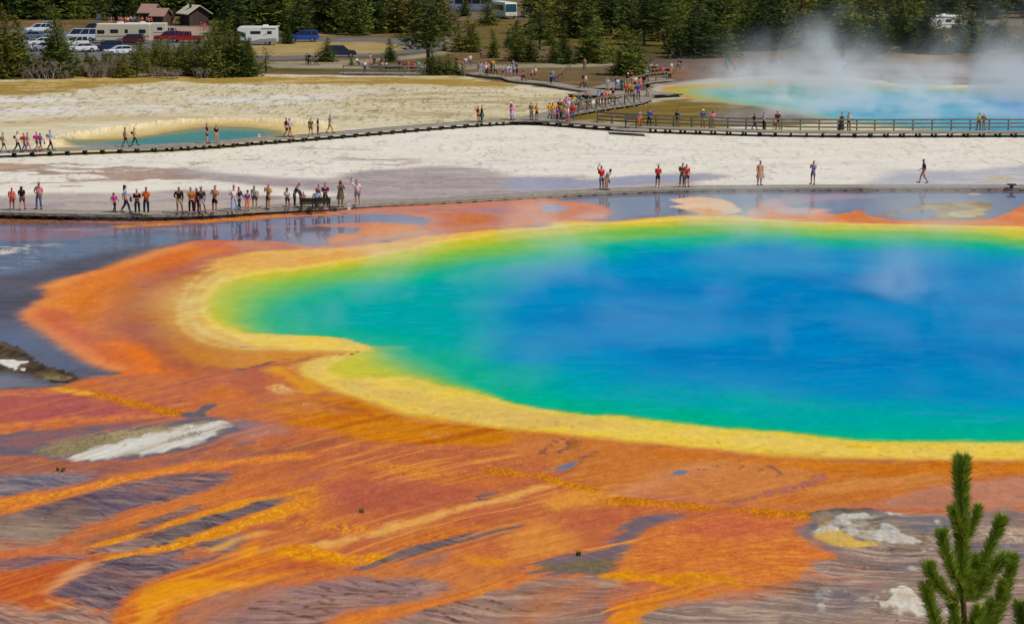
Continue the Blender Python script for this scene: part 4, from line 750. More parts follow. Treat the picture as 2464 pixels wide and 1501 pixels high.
paint(SPOOL, [(132, 138, 104), (146, 136, 92)], soft=0.8, field='flat', wet=0.3, warp=0.15)
paint([(240, 344), (330, 336), (411, 325), (480, 317), (560, 313), (630, 317), (650, 324), (600, 332), (515, 348), (411, 357), (300, 360), (240, 354)], [(84, 136, 128), (74, 128, 130)], soft=2.0, field='flat', wet=0.1)
paint([(160, 348), (230, 345), (330, 350), (411, 351), (411, 358), (300, 362), (220, 354)], [(120, 140, 140)], soft=1.5, wet=0.5)
# ---- roads, paths and lot in the distance
ASPH = [(118, 114, 110), (108, 104, 100)]
GRAV = [(158, 146, 118), (146, 134, 106)]
def flat_paint(pts, cols, soft, **kw): paint(pts, cols, soft=soft, warp=0.3, wf='med', **kw)
flat_paint([(-500, 64), (60, 64), (260, 88), (470, 92), (700, 94), (820, 92), (900, 92), (1000, 95), (1060, 98), (1088, 106), (1080, 116), (1020, 126), (960, 130), (880, 134), (820, 140), (620, 146), (560, 150), (-500, 150)], ASPH, 2.5)
flat_paint([(430, 88), (600, 84), (760, 88), (900, 87), (1010, 90), (1060, 95), (1090, 102), (1086, 97), (1020, 88), (900, 84), (700, 82), (430, 80)], GRAV, 2)
flat_paint([(590, 116), (640, 106), (700, 101), (800, 102), (900, 102), (960, 108), (975, 114), (960, 124), (900, 128), (820, 131), (700, 134), (600, 132)], [(172, 146, 98), (158, 134, 76)], 3)
flat_paint([(600, 138), (700, 136), (700, 139), (600, 141)], [(120, 100, 74)], 1.5)
flat_paint([(600, 150), (760, 147), (900, 142), (1000, 132), (1085, 122), (1090, 116), (1100, 122), (1060, 134), (960, 146), (840, 154), (600, 156)], GRAV, 2.5)
flat_paint([(600, 156), (820, 155), (1000, 158), (1150, 156), (1250, 156), (1400, 152), (1480, 150), (1480, 158), (1380, 163), (1250, 164), (1100, 168), (900, 166), (600, 164)], GRAV, 2.5)
flat_paint([(320, 66), (470, 66), (500, 78), (460, 84), (330, 80)], [(172, 150, 122)], 3)
flat_paint([(290, 62), (430, 64), (520, 68), (520, 86), (300, 84)], [(160, 142, 120)], 3, op=0.7)
flat_paint([(1060, 76), (1100, 74), (1110, 92), (1060, 92)], [(128, 106, 92)], 3)
flat_paint([(1090, 30), (1250, 28), (1350, 40), (1700, 44), (2464, 50), (3300, 50), (3300, 64), (2464, 62), (1600, 54), (1300, 48), (1090, 42)], [(116, 106, 98)], 8, op=0.8)
flat_paint([(1560, 192), (1680, 186), (1700, 178), (1640, 168), (1700, 160), (1900, 160), (2100, 168), (2100, 182), (1850, 183), (1700, 190), (1600, 204)], [(118, 98, 86), (106, 92, 80)], 4)

# small-scale grain everywhere on bare ground
nearf = np.clip((104 - GY) / 24, 0.25, 1)
dry = 1 - 0.85 * np.clip(WET * 3 - 0.8, 0, 1)
ratio = RGB[..., 1] / (RGB[..., 0] + 1e-4)
w_ = np.clip((0.46 - ratio) / 0.22, 0, 1) * (RGB[..., 0] > 0.15)
g = 1 + (0.03 * N_fin + (0.05 + 0.09 * w_) * N_gr * nearf + 0.05 * N_gr2 + 0.12 * S_flow3 * np.clip((90 - GY) / 14, 0, 1) * np.clip(w_ + 0.25, 0, 1)) * dry + 0.03 * N_sml
bright = np.clip((RGB.min(-1) - 0.25) / 0.2, 0, 1) * np.clip((GY - 100) / 40, 0, 1)
g = 1 + (g - 1) * (1 - 0.6 * bright)
RGB *= g[..., None]
ratio = RGB[..., 1] / (RGB[..., 0] + 1e-4)
w_ = np.clip((0.46 - ratio) / 0.22, 0, 1) * (RGB[..., 0] > 0.15)
RGB[..., 1] *= 1 + 0.09 * w_
RGB[..., 2] *= 1 - 0.12 * w_
# hue drift of the mats
hd = (0.5 * N_gr2 + 0.5 * N_fin) * w_ * 0.12
RGB[..., 1] *= 1 + hd
sl = np.clip((WET - 0.5) / 0.3, 0, 1) * (RGB[..., 2] >= RGB[..., 0] * 0.8)
RGB *= (1 + sl * (0.16 * S_fine + 0.10 * N_med))[..., None]
RGB[:] = np.clip(RGB / K_LIGHT, 0.0, 0.88)

WET *= np.clip(1 - 0.22 * np.clip(S_fine, 0, 1) - 0.12 * np.clip(N_gr2, 0, 1), 0.3, 1)
# ---- meshes


def grid_mesh(name, sel, z, material):
    """sel: boolean per face (GR-1, GC-1)"""
    fi, fj = np.nonzero(sel)
    v00 = fi * GC + fj
    quads = np.stack([v00, v00 + 1, v00 + GC + 1, v00 + GC], 1)
    used, inv = np.unique(quads.ravel(), return_inverse=True)
    me = bpy.data.meshes.new(name)
    co = np.stack([GX.ravel()[used], GY.ravel()[used], GZ.ravel()[used] + z], 1).astype(np.float32)
    me.vertices.add(len(used)); me.vertices.foreach_set('co', co.ravel())
    nq = len(quads)
    me.loops.add(nq * 4); me.loops.foreach_set('vertex_index', inv.astype(np.int32).ravel())
    me.polygons.add(nq)
    me.polygons.foreach_set('loop_start', np.arange(0, nq * 4, 4, dtype=np.int32))
    me.polygons.foreach_set('loop_total', np.full(nq, 4, np.int32))
    me.update(calc_edges=True)
    at_ = me.color_attributes.new('paint', 'FLOAT_COLOR', 'POINT')
    c = np.concatenate([RGB.reshape(-1, 3)[used], WET.ravel()[used][:, None]], 1).astype(np.float32)
    at_.data.foreach_set('color', c.ravel())
    me.materials.append(material)
    me.polygons.foreach_set('use_smooth', np.ones(nq, bool))
    o = bpy.data.objects.new(name, me)
    COL.objects.link(o)
    o['kind'] = 'structure'
    return o


def ground_material(name, water=False):
    m = bpy.data.materials.new(name); m.use_nodes = True
    nt = m.node_tree; L = nt.links
    b = nt.nodes['Principled BSDF']
    a = nt.nodes.new('ShaderNodeAttribute'); a.attribute_name = 'paint'; a.attribute_type = 'GEOMETRY'
    tc = nt.nodes.new('ShaderNodeTexCoord')
    n = nt.nodes.new('ShaderNodeTexNoise'); n.inputs['Scale'].default_value = 2.2; n.inputs['Detail'].default_value = 7; n.inputs['Roughness'].default_value = 0.65
    mp = nt.nodes.new('ShaderNodeMapping'); mp.inputs['Scale'].default_value = (1, 0.7, 1) if not water else (0.8, 1.8, 1)
    L.new(tc.outputs['Object'], mp.inputs['Vector']); L.new(mp.outputs[0], n.inputs['Vector'])
    mr = nt.nodes.new('ShaderNodeMapRange')
    mr.inputs[1].default_value = 0.3; mr.inputs[2].default_value = 0.7
    mr.inputs[3].default_value, mr.inputs[4].default_value = ((0.91, 1.09) if not water else (0.93, 1.07))
    L.new(n.outputs['Fac'], mr.inputs[0])
    mx = nt.nodes.new('ShaderNodeVectorMath'); mx.operation = 'SCALE'
    L.new(a.outputs['Color'], mx.inputs[0]); L.new(mr.outputs[0], mx.inputs['Scale'])
    L.new(mx.outputs[0], b.inputs['Base Color'])
    r = nt.nodes.new('ShaderNodeMapRange')
    r.inputs[1].default_value = 0.1; r.inputs[2].default_value = 0.75; r.inputs[3].default_value = 0.75; r.inputs[4].default_value = 0.06 if not water else 0.12
    L.new(a.outputs['Alpha'], r.inputs[0]); L.new(r.outputs[0], b.inputs['Roughness'])
    s = nt.nodes.new('ShaderNodeMapRange')
    s.inputs[1].default_value = 0.2; s.inputs[2].default_value = 0.9; s.inputs[3].default_value = 0.03; s.inputs[4].default_value = 0.20 if not water else 0.0
    if water: s.inputs[3].default_value = 0.0
    L.new(a.outputs['Alpha'], s.inputs[0]); L.new(s.outputs[0], b.inputs['Specular IOR Level'])
    bp = nt.nodes.new('ShaderNodeBump'); bp.inputs['Distance'].default_value = 0.05 if not water else 0.02
    bs = nt.nodes.new('ShaderNodeMapRange')
    bs.inputs[1].default_value = 0.3; bs.inputs[2].default_value = 0.7; bs.inputs[3].default_value = 0.55; bs.inputs[4].default_value = 0.02
    if water:
        bp.inputs['Strength'].default_value = 0.35
    else:
        L.new(a.outputs['Alpha'], bs.inputs[0]); L.new(bs.outputs[0], bp.inputs['Strength'])
    L.new(n.outputs['Fac'], bp.inputs['Height']); L.new(bp.outputs['Normal'], b.inputs['Normal'])
    return m


def inside_faces(poly):
    r = sdf(poly, True, 1.0)
    d, _, rs, cs = r
    S = np.zeros((GR, GC), bool)
    S[rs, cs] = d < 0
    return S[:-1, :-1] & S[1:, :-1] & S[:-1, 1:] & S[1:, 1:]


gm_ground = ground_material('sinter_and_mats')
gm_water = ground_material('spring_water', True)
grid_mesh('ground', np.ones((GR - 1, GC - 1), bool), 0.0, gm_ground)
grid_mesh('hot_spring_water', inside_faces(EDGE), 0.004, gm_water)
grid_mesh('crater_lake_water', inside_faces(LAKE), 0.004, gm_water)
grid_mesh('turquoise_pool_water', inside_faces(SPOOL), 0.004, gm_water)

# hillside under the overlook (out of frame below, carries the near pines)
def hill_z(y): return max(-0.4, 17.2 - 0.42 * max(y, -6) + (0 if y > -6 else 0))
ys = [-60, -30, -12, -6, 0, 5, 10, 15, 20, 25, 30, 35, 40, 44, 48]
xs = list(range(-60, 61, 6))
hv = [(x, y, hill_z(y) + (0.25 * math.sin(x * 0.9 + y) if 0 < y < 40 else 0)) for y in ys for x in xs]
nx = len(xs)
hf = [(j * nx + i, j * nx + i + 1, (j + 1) * nx + i + 1, (j + 1) * nx + i) for j in range(len(ys) - 1) for i in range(nx - 1)]
hill = mesh_obj('hillside', hv, hf, mat('hill_soil', srgb(96, 84, 56), 0.95, 0.1, 0.3, 1.5), smooth=True)
hill['kind'] = 'structure'
# ------------------------------------------------------------------ boardwalks
W_DECK = mat('weathered_deck', srgb(150, 140, 124), 0.85, 0.2, 0.16, 3.0)
W_BEAM = mat('weathered_beam', srgb(146, 140, 126), 0.85, 0.2, 0.18, 2.0)
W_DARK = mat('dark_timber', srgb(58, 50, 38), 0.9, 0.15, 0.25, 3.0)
W_RAIL = mat('rail_timber', srgb(122, 108, 84), 0.85, 0.2, 0.2, 3.0)
W_RAILD = mat('rail_timber_dark', srgb(116, 110, 94), 0.85, 0.2, 0.2, 3.0)


class MB:
    def __init__(s): s.v = []; s.f = []; s.m = []
    def quad_box(s, p, mi=0):
        """p: 8 corners, bottom 4 then top 4"""
        b = len(s.v); s.v += [tuple(q) for q in p]
        for f in ((3, 2, 1, 0), (4, 5, 6, 7), (0, 1, 5, 4), (1, 2, 6, 5), (2, 3, 7, 6), (3, 0, 4, 7)):
            s.f.append(tuple(b + i for i in f)); s.m.append(mi)
    def box(s, cx, cy, z0, z1, w, d, ang=0.0, mi=0, tw=1.0, td=1.0):
        c, sn = math.cos(ang), math.sin(ang)
        P = []
        for z, kw, kd in ((z0, 1, 1), (z1, tw, td)):
            for a, b_ in ((-1, -1), (1, -1), (1, 1), (-1, 1)):
                x, y = a * w / 2 * kw, b_ * d / 2 * kd
                P.append((cx + x * c - y * sn, cy + x * sn + y * c, z))
        s.quad_box(P, mi)
    def beam(s, a, b, w, h, mi=0):
        a, b = Vector(a), Vector(b)
        d = (b - a).normalized()
        up = Vector((0, 0, 1)) if abs(d.z) < 0.9 else Vector((0, 1, 0))
        r = d.cross(up).normalized() * w / 2
        u = r.cross(d).normalized() * h / 2
        s.quad_box([a - r - u, a + r - u, b + r - u, b - r - u, a - r + u, a + r + u, b + r + u, b - r + u], mi)
    def tube(s, pts, rad, n=6, mi=0, cap=True):
        pts = [Vector(p) for p in pts]
        rad = rad if isinstance(rad, (list, tuple)) else [rad] * len(pts)
        b0 = len(s.v)
        for i, p in enumerate(pts):
            d = (pts[min(i + 1, len(pts) - 1)] - pts[max(i - 1, 0)]).normalized()
            up = Vector((0, 0, 1)) if abs(d.z) < 0.9 else Vector((1, 0, 0))
            r = d.cross(up).normalized(); u = r.cross(d).normalized()
            for k in range(n):
                a = 2 * math.pi * k / n
                s.v.append(tuple(p + (r * math.cos(a) + u * math.sin(a)) * rad[i]))
        for i in range(len(pts) - 1):
            for k in range(n):
                k2 = (k + 1) % n
                s.f.append((b0 + i * n + k, b0 + i * n + k2, b0 + (i + 1) * n + k2, b0 + (i + 1) * n + k)); s.m.append(mi)
        if cap:
            s.f.append(tuple(b0 + k for k in range(n))[::-1]); s.m.append(mi)
            s.f.append(tuple(b0 + (len(pts) - 1) * n + k for k in range(n))); s.m.append(mi)
    def poly(s, pts, mi=0):
        b = len(s.v); s.v += [tuple(p) for p in pts]; s.f.append(tuple(range(b, b + len(pts)))); s.m.append(mi)
    def build(s, name, mats, parent=None, smooth=False, origin=None):
        v = s.v
        if origin is not None: v = [(x - origin[0], y - origin[1], z - origin[2]) for x, y, z in v]
        o = mesh_obj(name, v, s.f, mats, parent, smooth, s.m if isinstance(mats, (list, tuple)) and len(mats) > 1 else None)
        return o


def resample(P, step):
    P = [np.array(p, float) for p in P]
    out = [P[0]]; acc = 0.0
    for a, b in zip(P[:-1], P[1:]):
        L = np.hypot(*(b - a)[:2])
        t = step - acc
        while t <= L:
            out.append(a + (b - a) * t / L); t += step
        acc = L - (t - step)
    out.append(P[-1])
    return np.array(out)


def walk(name, label, front, width, zf, bent=1.5, edge='W', rail=None, seed=1, slab=0.13, sill=True, sillw=0.30):
    """front: traced ground line below the camera-side edge; zf(x_D) deck height. Boards laid across."""
    F = catmull([(x, y, 1.0) for x, y in front], False, 5)
    P3 = []
    for x, y, _ in F:
        w = at(x, y, 0.0)
        P3.append((w.x, w.y, zf(x)))
    R = resample(P3, 0.30)
    T = np.gradient(R[:, :2], axis=0)
    T /= np.hypot(T[:, 0], T[:, 1])[:, None]
    Nn = np.stack([-T[:, 1], T[:, 0]], 1)          # away from the camera for left-to-right lines
    wd = [width(i / (len(R) - 1)) if callable(width) else width for i in range(len(R))]
    org = (R[0][0], R[0][1], 0)
    root = empty(name, org)
    tag(root, label, 'boardwalk')
    rnd = random.Random(seed)
    d = MB()
    for i in range(len(R) - 1):
        a, b = R[i], R[i + 1]
        g = 0.012
        z = a[2] + rnd.uniform(-0.006, 0.006)
        ov = rnd.uniform(0, 0.03)
        p = [a[:2] + T[i] * g - Nn[i] * ov, b[:2] - T[i] * g - Nn[i] * ov, b[:2] - T[i] * g + Nn[i + 1] * (wd[i + 1] + ov), a[:2] + T[i] * g + Nn[i] * (wd[i] + ov)]
        d.quad_box([(q[0], q[1], z - 0.045) for q in p] + [(q[0], q[1], z) for q in p])
    d.build('deck_boards', W_DECK, root, origin=org)
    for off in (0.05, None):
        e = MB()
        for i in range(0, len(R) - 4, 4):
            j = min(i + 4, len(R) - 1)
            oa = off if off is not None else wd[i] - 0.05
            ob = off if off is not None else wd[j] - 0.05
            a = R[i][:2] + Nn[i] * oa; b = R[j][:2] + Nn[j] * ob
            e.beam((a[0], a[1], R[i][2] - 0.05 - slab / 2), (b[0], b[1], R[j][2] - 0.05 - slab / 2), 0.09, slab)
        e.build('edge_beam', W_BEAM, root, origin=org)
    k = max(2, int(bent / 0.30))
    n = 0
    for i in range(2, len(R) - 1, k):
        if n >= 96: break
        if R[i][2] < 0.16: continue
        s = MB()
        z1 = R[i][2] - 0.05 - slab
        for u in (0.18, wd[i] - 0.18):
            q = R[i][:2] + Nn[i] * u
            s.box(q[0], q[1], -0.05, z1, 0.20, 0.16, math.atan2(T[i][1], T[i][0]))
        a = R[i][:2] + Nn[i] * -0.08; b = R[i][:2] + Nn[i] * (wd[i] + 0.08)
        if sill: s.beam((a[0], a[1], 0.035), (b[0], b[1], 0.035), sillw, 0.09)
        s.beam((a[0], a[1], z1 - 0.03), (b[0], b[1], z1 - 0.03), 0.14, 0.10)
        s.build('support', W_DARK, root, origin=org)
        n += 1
    return root, R, T, Nn, wd, org


def railing(root, R, T, Nn, off, i0, i1, org, step=6, h=1.05, rails=(1.0, 0.66, 0.30), m=None, pw=0.12, rw=(0.06, 0.14), lean=0.0):
    m = m or W_RAIL
    idx = list(range(i0, i1, step))
    for i in idx:
        o = off[i] if hasattr(off, '__len__') else off
        q = R[i][:2] + Nn[i] * o
        s = MB(); s.box(q[0], q[1], R[i][2] - 0.35, R[i][2] + h, pw, pw, math.atan2(T[i][1], T[i][0]))
        s.build('rail_post', m, root, origin=org)
    for hz in rails:
        s = MB()
        for i, j in zip(idx[:-1], idx[1:]):
            oa = off[i] if hasattr(off, '__len__') else off
            ob = off[j] if hasattr(off, '__len__') else off
            a = R[i][:2] + Nn[i] * (oa - 0.08); b = R[j][:2] + Nn[j] * (ob - 0.08)
            s.beam((a[0], a[1], R[i][2] + hz), (b[0], b[1], R[j][2] + hz), *rw)
        s.build('rail', m, root, origin=org)


def z_near(x): return 0.48 + (0.22 - 0.48) * min(1, max(0, (x - 350) / 700.0))
def z_back(x): return 0.52
def z_loop(x): return 0.40


near = walk('boardwalk', 'long low grey boardwalk with no rail beside the great rainbow spring, nearest to the viewer',
            [(-240, 524), (-100, 526), (0, 527.5), (150, 531), (300, 533), (400, 532), (500, 528), (616, 519), (700, 514), (790, 509), (866, 502), (966, 496), (1091, 490), (1216, 482.5), (1382, 473),
             (1532, 466), (1682, 462), (1848, 460), (2050, 459), (2464, 459), (2720, 460)],
            lambda t: 2.0 + 0.9 * max(0, 1 - abs(t - 0.325) / 0.07), z_near, bent=1.2, seed=3)
back = walk('boardwalk', 'raised grey boardwalk crossing the white sinter on dark trestles past the turquoise pool',
            [(-240, 392), (-100, 386), (0, 381), (200, 373.5), (408, 366), (520, 359), (620, 351), (760, 340), (898, 328), (1000, 319), (1091, 311.5), (1180, 305), (1249, 302), (1300, 303),
             (1357, 307), (1458, 315), (1540, 320), (1706, 326), (1873, 330.5), (2100, 332.5), (2464, 331.5), (2720, 331)],
            lambda t: 1.9, z_back, bent=1.62, seed=4, slab=0.10, sillw=0.14)
bR = back[1]
# where does the rail begin: post at traced x about 1400
Dx = lambda p: CX + FD * p[0] / ((p[1]) * CT + (HCAM - p[2]) * ST)
i0 = next(i for i in range(len(bR)) if Dx(bR[i]) > 1405)
railing(back[0], bR, back[2], back[3], [w - 0.06 for w in back[4]], i0, len(bR) - 1, back[5], step=6, m=W_RAILD)
# wider sitting platform in front
pf = MB()
pa, pb = at(1474, 322, 0), at(1560, 327, 0)
pf.quad_box([(pa.x, pa.y - 1.0, .42), (pb.x, pb.y - 1.0, .42), (pb.x, pb.y + 1.6, .42), (pa.x, pa.y + 1.6, .42), (pa.x, pa.y - 1.0, .51), (pb.x, pb.y - 1.0, .51), (pb.x, pb.y + 1.6, .51), (pa.x, pa.y + 1.6, .51)])
pf.build('platform', W_DECK, back[0], origin=back[5])

upper = walk('boardwalk', 'low grey boardwalk curving out of the pines along the edge of the cream sinter flat',
             [(1112, 181), (1130, 184), (1160, 188), (1205, 192), (1225, 199), (1260, 203.5), (1300, 207), (1340, 214), (1390, 222), (1440, 227.5), (1480, 231)],
             2.4, lambda x: 0.30, bent=2.4, seed=5)
loop = walk('boardwalk', 'crowded boardwalk ramp with leaning log rails climbing round towards the crater lake',
            [(1296, 301), (1340, 292), (1382, 282), (1430, 273), (1480, 265), (1520, 259), (1542, 255), (1560, 249), (1572, 242)],
            3.4, z_loop, bent=2.2, seed=6)
lR, lT, lN = loop[1], loop[2], loop[3]
j0 = next(i for i in range(len(lR)) if Dx(lR[i]) > 1372); j1 = next(i for i in range(len(lR)) if Dx(lR[i]) > 1532)
railing(loop[0], lR, lT, lN, 0.06, j0, j1, loop[5], step=7, h=1.1, rails=(1.12,), rw=(0.14, 0.12))
railing(loop[0], lR, lT, lN, 0.06, j0, j1, loop[5], step=500, rails=(0.5,))
for i in range(j0, j1, 7):       # raking struts outside the rail
    q = lR[i][:2] + lN[i] * 0.02; p = lR[i][:2] - lN[i] * 1.0 + lT[i] * 0.5
    s = MB(); s.tube([(q[0], q[1], lR[i][2] + 0.95), (p[0], p[1], 0.0)], 0.06, 6)
    s.build('rail_brace', W_RAIL, loop[0], origin=loop[5])
land = walk('boardwalk', 'short boardwalk landing joining the looped ramp to the trail under the pines',
            [(1478, 240), (1510, 236), (1545, 240), (1575, 240)], 6.0, lambda x: 0.385, bent=2.5, seed=7)
ramp = walk('boardwalk', 'plank ramp with pale log handrails leading up to the trailhead crowd',
            [(1500, 220), (1530, 212), (1560, 204), (1590, 200), (1625, 198)], 4.0, lambda x: 0.33, bent=2.4, seed=8)
rR, rT, rN = ramp[1], ramp[2], ramp[3]
railing(ramp[0], rR, rT, rN, 0.06, 2, len(rR) - 1, ramp[5], step=7, rails=(1.0, 0.5))
lowp = walk('boardwalk', 'dark railed boardwalk below the picnic path in front of the road',
            [(815, 181), (880, 181.5), (950, 182), (1020, 181), (1060, 180)], 2.0, lambda x: 0.25, bent=3, seed=9)
railing(lowp[0], lowp[1], lowp[2], lowp[3], 0.06, 2, len(lowp[1]) - 1, lowp[5], step=9, rails=(0.95, 0.5), m=W_RAILD)
# log handrail beside the upper walk, and fence by its first bend
f = empty('log_fence', at(1344, 193))
tag(f, 'single pale log handrail slanting down the brown bank behind the upper boardwalk', 'fence')
o_ = at(1344, 193)
a_, b_ = at(1344, 193, 0) - o_, at(1372, 172, 0) - o_
for t in (0, .33, .66, 1):
    s = MB(); q = a_.lerp(b_, t); s.tube([(q.x, q.y, 0), (q.x, q.y, 1.0)], 0.07, 6); s.build('post', W_RAIL, f)
s = MB(); s.tube([(a_.x, a_.y, 0.95), (b_.x, b_.y, 0.95)], 0.08, 6); s.build('rail', W_RAIL, f)
f = empty('log_fence', at(1118, 184))
tag(f, 'grey three rail fence at the bend where the boardwalk leaves the pine bushes', 'fence')
o_ = at(1118, 184)
fp = [at(x, y) - o_ for x, y in ((1112, 176), (1118, 184), (1150, 180), (1182, 177))]
for q in fp:
    s = MB(); s.box(q.x, q.y, 0, 1.35, .2, .2); s.build('post', W_RAIL, f)
for hz in (0.4, 0.8, 1.2):
    s = MB()
    for q, r in zip(fp[:-1], fp[1:]): s.beam((q.x, q.y, hz), (r.x, r.y, hz), .08, .16)
    s.build('rail', W_RAIL, f)


# ------------------------------------------------------------------ benches, signs, markers
def bench(px, py, z, rz, L, label):
    o = at(px, py, z)
    r = empty('park_bench', o, rz)
    tag(r, label, 'bench', 'benches on the near boardwalk')
    s = MB(); s.box(0, 0, .42, .48, L, .42); s.build('seat', W_DARK, r)
    s = MB(); s.quad_box([(-L / 2, .20, .55), (L / 2, .20, .55), (L / 2, .25, .55), (-L / 2, .25, .55), (-L / 2, .27, .86), (L / 2, .27, .86), (L / 2, .32, .86), (-L / 2, .32, .86)]); s.build('backrest', W_DARK, r)
    for sx in (-1, 1):
        s = MB(); x = sx * (L / 2 - .1)
        s.box(x, -.15, 0, .42, .09, .09); s.box(x, .2, 0, .55, .09, .09); s.beam((x, -.2, .1), (x, .24, .1), .07, .07)
        s.build('leg', W_DARK, r)
    return r


bench(742, 505.5, z_near(742), math.radians(183), 1.15, 'dark wooden bench, left of the adjoining pair on the near boardwalk')
bench(776, 504, z_near(776), math.radians(183), 1.15, 'dark wooden bench, right of the adjoining pair on the near boardwalk')
r = empty('park_bench', at(2434, 452, z_near(2434)), 0); tag(r, 'small dark backless bench alone at the far right of the near boardwalk', 'bench')
s = MB(); s.box(0, 0, .20, .28, .62, .5); s.build('seat', W_DARK, r)
s = MB(); s.box(0, 0, 0, .20, .2, .3); s.build('leg', W_DARK, r)
r = empty('information_sign', at(1518, 309, .52), 0); tag(r, 'slanted dark information panel on two posts by the back boardwalk', 'sign')
s = MB(); s.quad_box([(-.62, -.32, .82), (.62, -.32, .82), (.62, .34, 1.12), (-.62, .34, 1.12), (-.62, -.34, .86), (.62, -.34, .86), (.62, .32, 1.16), (-.62, .32, 1.16)]); s.build('panel', mat('sign_panel', srgb(70, 66, 58), 0.5), r)
for sx in (-.5, .5):
    s = MB(); s.box(sx, 0, 0, .98, .09, .09); s.build('post', W_DARK, r)
WHITE = mat('white_paint', srgb(215, 212, 202), 0.6, 0.3)
for (px, py, h, lab) in ((840, 505, .32, 'small white marker post at the front edge of the near boardwalk'), (624, 332, .28, 'small white marker beside the back boardwalk by the turquoise pool'), (238, 47, 1.0, 'white toilet cabin at the edge of the parking lot')):
    s = MB(); s.box(0, 0, 0, h, .22 if h < .9 else 1.0, .2 if h < .9 else .6, tw=.85, td=.85); s.box(0, 0, h, h + .06, .26 if h < .9 else 1.1, .24 if h < .9 else .7)
    o = s.build('marker_post' if h < .9 else 'toilet_cabin', WHITE); o.location = at(px, py, 0 if py != 505 else z_near(px)); tag(o, lab, 'marker' if h < .9 else 'cabin')
# ------------------------------------------------------------------ people
def skin_mesh(name, chains, sub=1):
    """chains: list of lists of (key, (x,y,z), radius); the same key joins chains"""
    idx = {}; V = []; Rr = []; E = []
    for ch in chains:
        prev = None
        for key, p, r in ch:
            if key not in idx:
                idx[key] = len(V); V.append(p); Rr.append(r)
            i = idx[key]
            if prev is not None: E.append((prev, i))
            prev = i
    me = bpy.data.meshes.new('tmp')
    me.from_pydata(V, E, [])
    o = bpy.data.objects.new('tmp', me); COL.objects.link(o)
    sk = o.modifiers.new('s', 'SKIN'); sk.use_smooth_shade = True
    for i, d in enumerate(me.skin_vertices[0].data):
        r = Rr[i]; d.radius = r if isinstance(r, tuple) else (r, r)
        d.use_root = (i == 0)
    if sub:
        sb = o.modifiers.new('b', 'SUBSURF'); sb.levels = sub; sb.render_levels = sub
    dg = bpy.context.evaluated_depsgraph_get()
    m2 = bpy.data.meshes.new_from_object(o.evaluated_get(dg))
    m2.name = name
    bpy.data.objects.remove(o, do_unlink=True); bpy.data.meshes.remove(me)
    m2.materials.clear(); m2.materials.append(None)
    return m2


